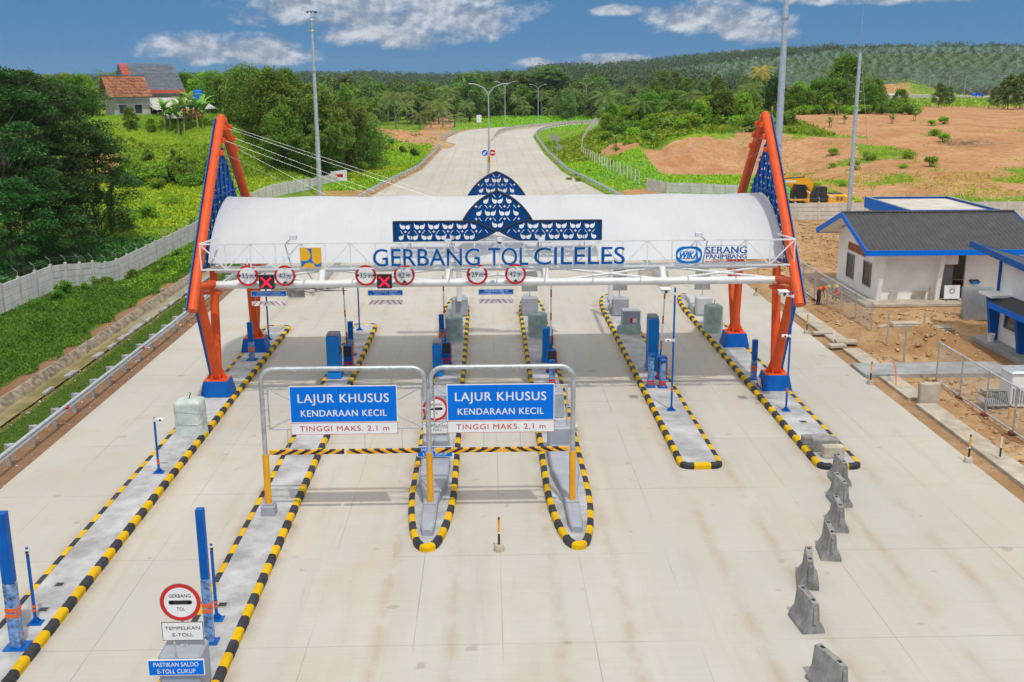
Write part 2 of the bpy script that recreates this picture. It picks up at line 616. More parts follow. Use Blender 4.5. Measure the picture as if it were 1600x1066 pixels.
M['leaf_dark'] = leaf_mat('dark_shade_toned_leaves', (.030, .080, .024), (.080, .20, .030))  # cloud shade over the left trees put into this green; also naturally dark leaves
M['leaf_mid'] = leaf_mat('mid_green_leaves', (.075, .175, .018), (.24, .40, .04))
M['leaf_light'] = leaf_mat('light_green_leaves', (.13, .29, .014), (.38, .56, .035))
M['leaf_bamboo'] = leaf_mat('bamboo_leaves', (.095, .18, .024), (.28, .40, .06))
M['leaf_grove'] = leaf_mat('distant_grove_leaves', (.085, .16, .04), (.23, .33, .08))
M['frond'] = leaf_mat('coconut_fronds', (.11, .19, .04), (.27, .34, .08))
M['frond_yellow'] = leaf_mat('yellowing_fronds', (.50, .42, .02), (.80, .66, .05))
M['frond_oil'] = leaf_mat('oil_palm_fronds', (.050, .10, .068), (.20, .30, .19), rough=.42, spec=.5, trans=.12)
M['banana'] = leaf_mat('banana_leaves', (.11, .25, .03), (.30, .48, .08))
M['grass'] = leaf_mat('long_grass_blades', (.15, .35, .012), (.40, .60, .03), trans=.25)
M['grass_yellow'] = leaf_mat('yellow_green_meadow_blades', (.28, .46, .012), (.60, .70, .03), trans=.25)
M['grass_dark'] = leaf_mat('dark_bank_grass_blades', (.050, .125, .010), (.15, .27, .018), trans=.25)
M['bark'] = mat('pale_bark', (.24, .21, .17), .9, var=.3, scale=4, bump=.4)
M['bark_dark'] = mat('dark_bark', (.10, .075, .05), .9, var=.3, scale=4, bump=.4)
M['stem_banana'] = mat('banana_stem', (.30, .30, .08), .7, var=.3)


def road_mat():
    k = NT('broomed_concrete_paving')
    v = k.pos()
    s = k.n('ShaderNodeSeparateXYZ')
    k.l(v, s.inputs[0])
    x, y = s.outputs[0], s.outputs[1]
    big = k.noise(v, .055, 5, .6, .6)
    med = k.noise(v, .35, 6, .65, .4)
    c = k.mix(k.ramp(big, .32, .68), (.45, .43, .385), (.52, .50, .46))
    c = k.mix(k.math('MULTIPLY', k.ramp(med, .42, .75), .5), c, (.43, .365, .27))
    # mud films dragged along the lanes
    st = k.noise(k.mapping(v, (.55, .045, 1)), 1.0, 5, .6, .4)
    c = k.mix(k.math('MULTIPLY', k.ramp(st, .46, .74), .45), c, (.55, .46, .35))
    pale = k.noise(k.mapping(v, (.4, .06, 1), (31, 7, 0)), 1.0, 5, .6)
    c = k.mix(k.math('MULTIPLY', k.ramp(pale, .52, .8), .5), c, (.60, .585, .55))
    # each poured slab a little different
    bx = k.math('FLOOR', k.math('MULTIPLY', k.math('ADD', x, .35), 1 / 2.37))
    by = k.math('FLOOR', k.math('MULTIPLY', k.math('ADD', y, 1.6), 1 / 10.4))
    wn = k.n('ShaderNodeTexWhiteNoise', noise_dimensions='2D')
    cb = k.n('ShaderNodeCombineXYZ')
    k.l(bx, cb.inputs[0])
    k.l(by, cb.inputs[1])
    k.l(cb.outputs[0], wn.inputs['Vector'])
    c = k.mix(k.math('MULTIPLY', wn.outputs['Value'], .34), c, (.40, .395, .37))
    # wheel tracks: two darker bands down every lane, broken up by noise
    tr = None
    for xs in (-10.6, -8.85, -5.5, -3.75, -.35, 1.1, 4.4, 6.1, 9.5, 11.2, 15.0, 16.6):
        q = k.math('MULTIPLY', k.math('ABSOLUTE', k.math('SUBTRACT', x, xs)), 1 / .42)
        q = k.math('SUBTRACT', 1.0, k.math('MULTIPLY', q, q), clamp=True)
        tr = q if tr is None else k.math('MAXIMUM', tr, q)
    tn = k.noise(k.mapping(v, (1.6, .10, 1), (5, 3, 0)), 1.0, 6, .68, .3)
    c = k.mix(k.math('MULTIPLY', k.math('MULTIPLY', tr, k.ramp(tn, .42, .75)), .34), c, (.33, .305, .265))
    # short dark scuffs and turning marks
    sk = k.noise(k.mapping(v, (2.4, .16, 1), (13, 41, 0), (0, 0, .22)), 1.0, 5, .7, .8)
    c = k.mix(k.math('MULTIPLY', k.ramp(sk, .62, .80), .40), c, (.26, .235, .20))
    # thin dirt gathered along the kerbs of the islands
    ed = None
    for xs in (-13.1, -11.33, -8.07, -6.33, -2.92, -1.03, 1.76, 3.62, 6.88, 8.77, 11.94, 13.87):
        q = k.math('MULTIPLY', k.math('ABSOLUTE', k.math('SUBTRACT', x, xs)), 1 / .34)
        q = k.math('SUBTRACT', 1.0, q, clamp=True)
        ed = q if ed is None else k.math('MAXIMUM', ed, q)
    en = k.noise(k.mapping(v, (1, .5, 1)), 1.1, 5, .65)
    c = k.mix(k.math('MULTIPLY', k.math('MULTIPLY', ed, k.ramp(en, .35, .65)), .55), c, (.36, .28, .18))
    # fine broom texture across the lanes, specks
    br = k.noise(k.mapping(v, (.5, 14, 1)), 1.0, 3, .6)
    c = k.mix(k.math('MULTIPLY', k.ramp(br, .4, .7), .12), c, (.36, .32, .26))
    fine = k.noise(v, 9, 4, .7)
    c = k.mix(k.math('MULTIPLY', k.ramp(fine, .55, .8), .18), c, (.34, .29, .22))
    sp = k.noise(v, 1.3, 2, .4)
    c = k.mix(k.math('MULTIPLY', k.ramp(sp, .70, .76), .45), c, (.26, .22, .18))
    # joints
    lines = None
    for xs in (-15.1, -10.15, -4.7, -2.0, .28, 2.65, 5.3, 10.4, 15.3):
        q = k.math('LESS_THAN', k.math('ABSOLUTE', k.math('SUBTRACT', x, xs)), .013)
        lines = q if lines is None else k.math('MAXIMUM', lines, q)
    fy = k.math('ABSOLUTE', k.math('SUBTRACT', k.math('FRACT', k.math('MULTIPLY', k.math('ADD', y, 1.6), 1 / 5.2)), .5))
    ty = k.math('LESS_THAN', k.math('SUBTRACT', .5, fy), .0030)
    lines = k.math('MAXIMUM', lines, ty)
    wob = k.ramp(k.noise(v, .25, 2), .35, .6)
    c = k.mix(k.math('MULTIPLY', k.math('MULTIPLY', lines, wob), .48), c, (.17, .155, .13))
    k.l(c, k.b.inputs['Base Color'])
    k.b.inputs['Roughness'].default_value = .8
    k.b.inputs['Specular IOR Level'].default_value = .3
    k.bump(k.math('ADD', k.math('MULTIPLY', br, .5), fine), .12, .01)
    return k.m


M['road'] = road_mat()


def ground_mat():
    k = NT('soil_and_turf')
    v = k.pos()
    a = k.n('ShaderNodeAttribute', attribute_name='zone')
    sp = k.n('ShaderNodeSeparateColor')
    k.l(a.outputs['Color'], sp.inputs[0])
    gr, rd, dk = sp.outputs[0], sp.outputs[1], sp.outputs[2]
    n1 = k.noise(v, .16, 6, .65, .5)
    n2 = k.noise(v, 1.3, 6, .7)
    n3 = k.noise(v, 6, 5, .7)
    ochre = k.mix(k.ramp(n1, .3, .7), (.33, .195, .085), (.54, .375, .21))
    ochre = k.mix(k.math('MULTIPLY', k.ramp(n2, .42, .66), .75), ochre, (.27, .15, .065))
    red = k.mix(k.ramp(n1, .3, .7), (.43, .195, .085), (.55, .30, .15))
    red = k.mix(k.math('MULTIPLY', k.ramp(n2, .40, .68), .6), red, (.31, .135, .06))
    soil = k.mix(rd, ochre, red)
    soil = k.mix(k.math('MULTIPLY', k.ramp(n3, .56, .8), .38), soil, (.58, .46, .31))
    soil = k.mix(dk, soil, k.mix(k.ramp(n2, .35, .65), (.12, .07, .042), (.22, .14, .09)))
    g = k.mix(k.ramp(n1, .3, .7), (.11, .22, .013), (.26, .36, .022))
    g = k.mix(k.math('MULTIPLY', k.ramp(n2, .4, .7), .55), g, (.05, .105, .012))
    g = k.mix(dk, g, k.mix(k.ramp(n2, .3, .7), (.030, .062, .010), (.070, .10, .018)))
    thr = k.math('ADD', k.math('ADD', gr, k.math('MULTIPLY_ADD', n2, .9, -.45)), k.math('MULTIPLY_ADD', n3, .7, -.35))
    c = k.mix(k.ramp(thr, .36, .60), soil, g)
    k.l(c, k.b.inputs['Base Color'])
    k.b.inputs['Roughness'].default_value = .95
    k.b.inputs['Specular IOR Level'].default_value = .15
    k.bump(k.math('ADD', n2, k.math('MULTIPLY', n3, .5)), .9, .12)
    return k.m


M['ground'] = ground_mat()

# ------------------------------------------------------------------ light, sky
SUN = Vector((.15, -.50, 1.0)).normalized()     # towards the sun: high, behind the camera, a little to the right
sun_el = math.asin(SUN.z)
sun_az = math.atan2(SUN.x, SUN.y)
L = bpy.data.lights.new('sun', 'SUN')
L.energy = 2.5
L.angle = R(1.6)
L.color = (1.0, .955, .88)
lo = bpy.data.objects.new('sun', L)
C.objects.link(lo)
lo.rotation_euler = (-SUN).to_track_quat('-Z', 'Y').to_euler()
lo.location = (20, -40, 80)

W = bpy.data.worlds.new('World')
S.world = W
W.use_nodes = True


def world():
    t = W.node_tree
    for nd in list(t.nodes):
        t.nodes.remove(nd)
    k = NT.__new__(NT)
    k.t = t
    out = k.n('ShaderNodeOutputWorld')
    bg = k.n('ShaderNodeBackground')
    bg.inputs['Strength'].default_value = .15
    k.l(bg.outputs[0], out.inputs[0])
    gen = k.n('ShaderNodeTexCoord').outputs['Generated']
    nv = k.n('ShaderNodeVectorMath', operation='NORMALIZE')
    k.l(gen, nv.inputs[0])
    s = k.n('ShaderNodeSeparateXYZ')
    k.l(nv.outputs[0], s.inputs[0])
    x, y, z = s.outputs
    # the sky dome: the tropical noon sky stays deep blue right down to the hills
    zz = k.math('MULTIPLY_ADD', k.math('MAXIMUM', z, 0.0), .62, .38)
    cv = k.n('ShaderNodeCombineXYZ')
    k.l(x, cv.inputs[0])
    k.l(y, cv.inputs[1])
    k.l(zz, cv.inputs[2])
    nv2 = k.n('ShaderNodeVectorMath', operation='NORMALIZE')
    k.l(cv.outputs[0], nv2.inputs[0])
    sky = k.n('ShaderNodeTexSky')
    sky.sky_type = 'NISHITA'
    sky.sun_disc = False
    sky.sun_elevation = sun_el
    sky.sun_rotation = sun_az
    sky.air_density = 1.0
    sky.dust_density = .6
    sky.ozone_density = 1.6
    k.l(nv2.outputs[0], sky.inputs['Vector'])
    hs = k.n('ShaderNodeHueSaturation')
    hs.inputs['Saturation'].default_value = 1.28
    hs.inputs['Value'].default_value = .88
    hs.inputs['Hue'].default_value = .49
    k.l(sky.outputs[0], hs.inputs['Color'])
    col = hs.outputs[0]
    # cumulus: azimuth and elevation in degrees
    az = k.math('MULTIPLY', k.math('ARCTAN2', x, y), 180 / math.pi)
    el = k.math('MULTIPLY', k.math('ARCSINE', z), 180 / math.pi)
    cc = k.n('ShaderNodeCombineXYZ')
    k.l(az, cc.inputs[0])
    k.l(k.math('MULTIPLY', el, 1.5), cc.inputs[1])
    p = cc.outputs[0]
    n_lo = k.noise(p, .42, 8, .60, .15)
    pb = k.mapping(p, loc=(.22, -.42, 0))
    n_up = k.noise(pb, .42, 5, .55, .15)
    wide = k.noise(k.mapping(p, loc=(40, 13, 5)), .10, 4, .5)

    def blob(a0, e0, ra, re):
        da = k.math('MULTIPLY', k.math('SUBTRACT', az, a0), 1 / ra)
        de0 = k.math('SUBTRACT', el, e0)
        # flat bases: the lower half falls off faster
        de = k.math('MULTIPLY', de0, 1 / re)
        low = k.math('MULTIPLY', k.math('MINIMUM', de0, 0.0), .25 / re)
        de = k.math('ADD', de, low)
        q = k.math('ADD', k.math('MULTIPLY', da, da), k.math('MULTIPLY', de, de))
        return k.math('SUBTRACT', 1.0, q), de
    best = None
    for a0, e0, ra, re in CLOUDS:
        b, de = blob(a0, e0, ra, re)
        best = b if best is None else k.math('MAXIMUM', best, b)
    # plus bright cloud added above the view to fill the shadows
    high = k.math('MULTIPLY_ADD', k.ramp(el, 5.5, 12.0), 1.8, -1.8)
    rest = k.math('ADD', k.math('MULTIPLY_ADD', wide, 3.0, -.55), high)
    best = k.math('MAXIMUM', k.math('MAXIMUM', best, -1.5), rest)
    dens = k.math('ADD', k.math('MULTIPLY', best, .85), k.math('MULTIPLY_ADD', n_lo, 2.4, -1.28))
    alpha = k.ramp(dens, -.05, .70)
    lit = k.ramp(k.math('SUBTRACT', n_lo, n_up), -.11, .15)
    core = k.ramp(dens, .25, 1.0)
    shade = k.math('ADD', k.math('MULTIPLY', lit, .75), k.math('MULTIPLY', core, .05), clamp=True)
    ccol = k.mix(shade, (1.75, 2.2, 3.0), (5.6, 5.8, 6.1))
    # the added cloud overhead is brightened, a fill light out of view
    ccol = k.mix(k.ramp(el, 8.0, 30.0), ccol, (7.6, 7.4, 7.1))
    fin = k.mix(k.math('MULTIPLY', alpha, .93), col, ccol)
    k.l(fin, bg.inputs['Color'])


def dirang(px, py):
    d = ray(px, py).normalized()
    return math.degrees(math.atan2(d.x, d.y)), math.degrees(math.asin(d.z))


CLOUDS = []
for px, py, rx, ry in ((545, 10, 210, 45), (690, 28, 165, 52), (620, 55, 130, 30), (345, 78, 150, 28), (430, 90, 70, 18),
                       (1095, 30, 95, 38), (1180, 45, 85, 32), (1160, 92, 48, 14), (1420, -12, 230, 22), (950, 95, 75, 14), (960, 17, 45, 12), (835, 100, 40, 10)):
    a, e = dirang(px, py)
    CLOUDS.append((a, e, rx / FPX * 57.3, ry / FPX * 57.3))
world()

vs = S.view_settings
vs.view_transform = 'Standard'
vs.look = 'None'
vs.gamma = 1.0
vs.exposure = -0.12
S.display_settings.display_device = 'sRGB'
S.cycles.max_bounces = 8
S.cycles.transparent_max_bounces = 12
S.cycles.use_denoising = True
S.cycles.denoising_input_passes = 'RGB_ALBEDO_NORMAL'
S.cycles.denoising_prefilter = 'NONE'
# ------------------------------------------------------------------ terrain
def sst(a, b, t):
    t = np.clip((t - a) / (b - a), 0, 1)
    return t * t * (3 - 2 * t)


def _hash(i, j, s):
    n = (i * 374761393 + j * 668265263 + s * 982451653) & 0x7fffffff
    n = ((n ^ (n >> 13)) * 1274126177) & 0x7fffffff
    return ((n ^ (n >> 16)) & 0xffff) / 65535.0


def vnoise(x, y, s=0):
    i = np.floor(x).astype(np.int64)
    j = np.floor(y).astype(np.int64)
    u, v = x - i, y - j
    u, v = u * u * (3 - 2 * u), v * v * (3 - 2 * v)
    a, b, c, d = _hash(i, j, s), _hash(i + 1, j, s), _hash(i, j + 1, s), _hash(i + 1, j + 1, s)
    return (a * (1 - u) + b * u) * (1 - v) + (c * (1 - u) + d * u) * v


def fbm(x, y, sc, o=4, s=0):
    r, a, t = 0.0, 1.0, 0.0
    for k in range(o):
        r = r + a * vnoise(x * sc + 17.3 * k, y * sc - 9.1 * k, s + k)
        t += a
        a *= .5
        sc *= 2.03
    return r / t


FENCE_Y = [40, 63, 68, 70.6, 73, 75.6, 78, 90, 101, 125, 150]
FENCE_Z = [1.3, .95, .85, .5, .1, -.2, -.75, -.8, -.85, 0.4, 1.2]
FOOT_LX = [-400, -120, -75, -60, -48, -36, -27, -20, -16, 0]
FOOT_LY = [150, 140, 132, 134, 143, 143, 146, 158, 185, 420]
ROADL_Y = [0, 62, 73, 100, 146, 172, 220, 269, 300, 310, 322, 345, 372, 400, 900]
ROADL_X = [-17.3, -17.4, -17.6, -16.8, -13.2, -10.4, -9.3, -9.6, -7.0, -4.6, 1.0, 18, 44, 80, 700]
ROADR_Y = [0, 76, 110, 144, 164, 208, 267, 285, 300, 318, 336, 356, 375, 900]
ROADR_X = [18.0, 18.1, 16.6, 13.8, 11.8, 11.1, 11.6, 12.6, 14.3, 18.5, 25, 38, 60, 720]


def hmap(x, y):
    x = np.asarray(x, float)
    y = np.asarray(y, float)
    z = np.full(np.broadcast(x, y).shape, -.06)
    # --- left bank between ditch and wall
    fz = np.interp(y, FENCE_Y, FENCE_Z)
    bank = sst(-22.4, -27.6, x) * (fz + .05) + .35 * sst(-22.2, -24.5, x) * (1 - sst(-25.5, -28, x)) * fbm(x, y, .4, 3, 5)
    z = z + np.where((x < -22) & (y < 400), bank * (1 - sst(150, 200, y)), 0)
    # ditch
    dl = np.clip(1 - np.abs(x + 21.35) / .95, 0, 1) * (sst(30, 40, y) * (1 - sst(92, 104, y)))
    z = z - .42 * np.minimum(1, dl * 2.2)
    # --- left hill with the house
    d1 = y - np.interp(x, FOOT_LX, FOOT_LY)
    d2 = np.interp(y, [0, 140, 165, 185, 210, 250, 300, 330], [-26, -22, -16.5, -14.3, -13.2, -13.4, -13.5, -20]) - x
    t = np.minimum(sst(0, 22, d1), sst(0, 17, d2))
    top = 3.2 + 4.5 * sst(-17, -38, x) + .6 * fbm(x, y, .05, 3, 2)
    back = 1 - sst(225, 300, y) * (1 - .5 * sst(-60, -120, x))
    z = z + top * t * back
    # clay mound beside the road
    q = ((x + 16.5) / 8.0) ** 2 + ((y - 236) / 9.0) ** 2
    z = z + 2.6 * np.exp(-q * 1.3) * (.75 + .5 * fbm(x, y, .3, 3, 9))
    # --- right hill
    e1 = x - np.interp(y, [0, 100, 132, 150, 208, 267, 300, 318, 336, 356, 400], [60, 24, 18.0, 15.5, 12.8, 13.4, 16, 21, 28, 42, 100])
    e2 = y - np.interp(x, [10, 22, 26, 32, 40, 48, 60, 90], [126, 133, 150, 158, 160, 160, 156, 150])
    hillA = (7.0 - 1.9 * sst(22, 30, x) + 1.1 * (fbm(x, y, .16, 4, 14) - .5)) * np.minimum(sst(0, 24, e1), np.maximum(.55 * sst(0, 40, e2), sst(6, 24, e2) * sst(24, 34, x)))
    hillA = hillA * (1 - sst(262, 315, y))
    hillB = 6.3 * sst(112, 232, y) + .8 * (fbm(x, y, .05, 3, 4) - .5) * sst(115, 150, y)
    w = sst(44, 62, x)
    rise = np.where((x > 10) & (y > 100), (1 - w) * hillA + w * hillB, 0)
    z = z + rise
    # rain gullies in the cut face
    gl = (np.abs(fbm(x, y * .12, .55, 3, 51) - .5) * 2) * sst(24, 27, x) * (1 - sst(48, 54, x)) * sst(156, 161, y) * (1 - sst(178, 186, y))
    z = z - .9 * gl
    # --- far hills
    far = sst(430, 860, y) * (4 + 17.5 * sst(90, 330, x) + 3 * sst(-50, 80, x))
    far = far + sst(700, 1300, y) * (5.5 + 2.5 * np.sin(x * .006 + 1.0)) + 2.5 * (fbm(x, y, .004, 2, 8) - .5) * sst(400, 700, y)
    z = z + far
    # knolls before the plantation
    z = z + 6.5 * np.exp(-(((x - 158) / 17) ** 2 + ((y - 412) / 14) ** 2)) + 4.5 * np.exp(-(((x - 128) / 16) ** 2 + ((y - 420) / 14) ** 2))
    # --- roughness of dug ground on the building site
    site = sst(18.6, 20.5, x) * (1 - sst(104, 108, y)) * sst(20, 30, y)
    pads = np.zeros_like(z)
    for x0, x1, y0, y1 in ((17.5, 26.0, 48.3, 51.2), (23.6, 40, 64.2, 77), (26.2, 40, 30, 57.5), (31, 52, 80, 98)):
        pads = np.maximum(pads, sst(-.8, .2, np.minimum(np.minimum(x - x0, x1 - x), np.minimum(y - y0, y1 - y))))
    clod = .42 * (fbm(x, y, .45, 4, 21) - .47) + .34 * (fbm(x, y, 1.5, 3, 22) - .5)
    heap = 1.15 * np.exp(-(((x - 23.6) / 1.9) ** 2 + ((y - 54.2) / 2.4) ** 2)) + .55 * np.exp(-(((x - 21.4) / 1.2) ** 2 + ((y - 60.5) / 5) ** 2)) \
        + .9 * np.exp(-(((x - 27.5) / 4) ** 2 + ((y - 88) / 6) ** 2)) + .5 * np.exp(-(((x - 25.8) / 2) ** 2 + ((y - 60.8) / 1.6) ** 2)) + .5 * np.exp(-(((x - 25.3) / 1.6) ** 2 + ((y - 46.5) / 1.6) ** 2))
    z = z + site * (1 - pads) * (clod + heap * (.7 + .7 * fbm(x, y, .9, 3, 25)))
    return z


def h(x, y):
    return float(hmap(np.array([x]), np.array([y]))[0])


def grid_axis(segs):
    out = []
    for a, b, d in segs:
        n = max(1, int(round((b - a) / d)))
        out += list(np.linspace(a, b, n, endpoint=False))
    out.append(segs[-1][1])
    return np.array(out)


gx = grid_axis([(-1500, -400, 60), (-400, -120, 12), (-120, -60, 3.0), (-60, -30, 1.0), (-30, -17.2, .45), (-17.2, 18.2, 3.6), (18.2, 40, .42), (40, 70, 1.0), (70, 140, 3.0), (140, 420, 10), (420, 1700, 60)])
gy = grid_axis([(0, 20, 4), (20, 110, .55), (110, 250, 1.5), (250, 360, 3.0), (360, 900, 12), (900, 2600, 50)])
X, Y = np.meshgrid(gx, gy)
Z = hmap(X, Y)
RL = np.interp(Y, ROADL_Y, ROADL_X)
RR = np.interp(Y, ROADR_Y, ROADR_X)
onroad = (X > RL + .3) & (X < RR - .3) & (Y < 372)
Z = np.where(onroad, np.minimum(Z, -.12), Z)
# zones: r grass, g red clay, b dark
gr = np.zeros_like(X)
rd = np.zeros_like(X)
dk = np.zeros_like(X)
nz = fbm(X, Y, .12, 4, 33)
left = X < -17
gr = np.where(left, 1.0, gr)
gr = np.where(left & (X > -18.6), .0, gr)
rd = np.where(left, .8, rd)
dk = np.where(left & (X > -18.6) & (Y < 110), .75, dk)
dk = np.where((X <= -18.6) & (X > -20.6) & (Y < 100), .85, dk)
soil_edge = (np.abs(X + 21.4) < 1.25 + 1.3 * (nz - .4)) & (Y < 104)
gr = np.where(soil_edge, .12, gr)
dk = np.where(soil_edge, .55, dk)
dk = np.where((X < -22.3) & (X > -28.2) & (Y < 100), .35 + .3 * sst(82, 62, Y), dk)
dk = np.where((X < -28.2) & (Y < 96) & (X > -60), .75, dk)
# scar below the house
sc = ((X + 52) / 5.5) ** 2 + ((Y - 141) / 8.0) ** 2
gr = np.where((X < -30) & (sc < 1.0 + .8 * (nz - .5)), .1, gr)
sc2 = ((X + 27.5) / 3.5) ** 2 + ((Y - 157) / 6.0) ** 2
gr = np.where(sc2 < 1.0, .25, gr)
q = ((X + 17.0) / 10.0) ** 2 + ((Y - 238) / 11.0) ** 2
gr = np.where(left & (q < 1.1), 0, gr)
gr = np.where((X < -8) & (X > -40) & (Y > 246) & (Y < 300) & (fbm(X, Y, .05, 3, 3) > .45), .1, gr)
gr = np.where((X < -14.5) & (X > -22) & (Y > 118) & (Y < 150), .45, gr)
right = X > 17
hillside = (X > 10) & (Y > 112)
gr = np.where(hillside, 1.0, gr)
rd = np.where(hillside, .75, rd)
field = (X > 42) & (Y > 112)
gf = .06 + .62 * sst(.50, .70, fbm(X, Y, .13, 5, 41)) * sst(.40, .58, fbm(X, Y, .035, 3, 43)) * sst(222, 175, Y) + .42 * sst(138, 116, Y) * (.4 + fbm(X, Y, .2, 3, 44))
gr = np.where(field & (Y < 300), gf, gr)
cut = (X > 25.5) & (X <= 50) & (Y > 157 + 8 * (nz - .5)) & (Y < 181 + 8 * (nz - .5))
gr = np.where(cut, .08, gr)
c2 = ((X - 23.0) / 3.4) ** 2 + ((Y - 187) / 9.0) ** 2
gr = np.where((X > 12) & (c2 < 1.0 + .7 * (nz - .5)), .1, gr)
c3 = ((X - 18.5) / 3.2) ** 2 + ((Y - 134) / 4.0) ** 2
gr = np.where((X > 15) & (c3 < 1.0), .2, gr)
gr = np.where((Y > 300) & (X > 60), .62 + .3 * (nz - .5), gr)
gr = np.where((Y > 300) & (X <= 60) & (X > 0), .9, gr)
gr = np.where((Y > 430), 1.0, gr)
kn = ((X - 139) / 17) ** 2 + ((Y - 408) / 15) ** 2
gr = np.where(kn < 1.0 + 1.2 * (nz - .5), .1, gr)
dk = np.where(Y > 436, .95, dk)  # plantation ground darkened in its colour, as shade beneath the palm crowns
rd = np.where(X > 42, .7, rd)
site = right & (Y <= 110)
gr = np.where(site, .0 + .35 * (X > 44) * (Y > 86), gr)
rd = np.where(site, .12, rd)
dk = np.where(site & (X < 19.0), .25, dk)
ny, nx = X.shape
V = np.stack([X.ravel(), Y.ravel(), Z.ravel()], 1)
ii = np.arange(ny * nx).reshape(ny, nx)
F = np.stack([ii[:-1, :-1].ravel(), ii[:-1, 1:].ravel(), ii[1:, 1:].ravel(), ii[1:, :-1].ravel()], 1)
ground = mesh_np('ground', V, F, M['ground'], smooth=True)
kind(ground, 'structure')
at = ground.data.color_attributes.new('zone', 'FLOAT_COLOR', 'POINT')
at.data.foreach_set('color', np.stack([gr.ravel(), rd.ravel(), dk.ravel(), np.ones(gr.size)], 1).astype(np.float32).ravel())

# ------------------------------------------------------------------ the paved plaza and road: one slab sheet with a real edge
ys = sorted(set(list(np.arange(0, 76, 4.0)) + list(np.arange(76, 300, 6.0)) + list(np.arange(300, 372, 3.0)) + [372]))
mb = MB()
nseg = 8
vsr, fsr = [], []
for y in ys:
    a, b = np.interp(y, ROADL_Y, ROADL_X), np.interp(y, ROADR_Y, ROADR_X)
    row = [a + (b - a) * i / nseg for i in range(nseg + 1)]
    vsr += [(row[0], y, -.25)] + [(xx, y, 0) for xx in row] + [(row[-1], y, -.25)]
w_ = nseg + 3
for j in range(len(ys) - 1):
    for i in range(w_ - 1):
        fsr.append((j * w_ + i, j * w_ + i + 1, (j + 1) * w_ + i + 1, (j + 1) * w_ + i))
mb.add(vsr, fsr)
kind(mb.build('road', M['road'], smooth=False), 'structure')
# the far carriageway across the valley, on the right
mb = MB()
pts = [(118, 372), (150, 385), (190, 395), (240, 392), (300, 380)]
vsr, fsr = [], []
for i, (x, y) in enumerate(pts):
    zz = max(h(x, y), h(x, y + 12)) + .35
    vsr += [(x, y, zz), (x - 1, y + 15, zz + .2), (x, y - .1, zz - 3)]
for i in range(len(pts) - 1):
    fsr += [(3 * i, 3 * i + 3, 3 * i + 4, 3 * i + 1), (3 * i + 2, 3 * i + 5, 3 * i + 3, 3 * i)]
mb.add(vsr, fsr)
kind(mb.build('road', M['road'], smooth=False), 'structure')
# ------------------------------------------------------------------ helpers for things built in world coordinates
def local(o):
    return (Matrix.Translation(o.location) @ Matrix.Rotation(o.rotation_euler.z, 4, 'Z')).inverted()


def resample(path, step, closed=True):
    pts = [Vector((p[0], p[1])) for p in path]
    if closed:
        pts.append(pts[0])
    seg = [(pts[i + 1] - pts[i]).length for i in range(len(pts) - 1)]
    tot = sum(seg)
    n = max(3, int(round(tot / step)))
    out, i, acc = [], 0, 0.0
    for k in range(n if closed else n + 1):
        d = tot * k / n
        while i < len(seg) - 1 and acc + seg[i] < d - 1e-9:
            acc += seg[i]
            i += 1
        out.append(pts[i].lerp(pts[i + 1], min(1, (d - acc) / seg[i])))
    return out


# ------------------------------------------------------------------ toll islands
def island(label, x0, x1, y0, y1, near, far, phase=0):
    xc, w = (x0 + x1) / 2, x1 - x0

    def end(shape, y, sgn):
        """from the right side round to the left side, sgn=+1 far end, -1 near end"""
        if shape == 'round':
            r = .42
            pts = []
            for cx, a0, a1 in ((x1 - r, 0, 90), (x0 + r, 90, 180)):
                for i in range(7):
                    a = R(a0 + (a1 - a0) * i / 6)
                    pts.append((cx + r * math.cos(a), y - sgn * r + sgn * r * math.sin(a)))
            return pts
        tip = [(1.0, 5.6), (.99, 4.4), (.93, 3.2), (.82, 2.1), (.66, 1.1), (.46, .38), (.22, .06), (0, 0)]
        a = [(xc + f * w / 2, y - sgn * d) for f, d in tip]
        b = [(xc - f * w / 2, y - sgn * d) for f, d in tip[:-1]]
        return a + b[::-1]
    path = [(x1, y0 + 6.2)] + [(x1, y1 - 6.2)] + end(far, y1, 1) + [(x0, y1 - 6.2), (x0, y0 + 6.2)] + end(near, y0, -1)[::-1]
    sub = 4
    pts = resample(path, .62 / sub)
    n = len(pts) // (2 * sub) * (2 * sub)
    pts = resample(path, sum((pts[i] - pts[i - 1]).length for i in range(len(pts))) / n)
    n = len(pts)
    root = thing('toll_island', label, 'traffic island', (xc, (y0 + y1) / 2, 0), group='toll lane islands')
    prof = [(0, -.12), (0, .135), (.035, .185), (.085, .205), (.20, .205), (.215, .15)]
    mb = MB(local(root))
    vs = []
    nrm = []
    for i in range(n):
        d = (pts[(i + 1) % n] - pts[i - 1]).normalized()
        nrm.append(Vector((-d.y, d.x)))
    for i in range(n):
        jit = (.004 * math.sin(i * 1.7), .004 * math.sin(i * 2.3))
        for o, z in prof:
            p = pts[i] + nrm[i] * (o + jit[0])
            vs.append((p.x, p.y, z + (jit[1] if z > .1 else 0)))
    k = len(prof)
    fs, mi = [], []
    tip = min(range(n), key=lambda i: (round(pts[i].y, 2), abs(pts[i].x - xc)))
    for i in range(n):
        j = (i + 1) % n
        for q in range(k - 1):
            fs.append((i * k + q, j * k + q, j * k + q + 1, i * k + q + 1))
            mi.append(((i - tip + sub // 2) // sub) % 2)
    mb.add(vs, fs, mi)
    mb.build('kerb', [M['kerb_yellow'], M['kerb_black']], root, ang=22)
    mb = MB(local(root))
    inn = [pts[i] + nrm[i] * .205 for i in range(n)]
    # a strip of quads across the island keeps the screed surface well shaped
    half = [p for p in inn if p.x >= xc]
    top = MB(local(root))
    top.add([(p.x, p.y, .186) for p in inn], [tuple(range(n))])
    top.build('paving', M['island_top'], root, smooth=False)
    return root


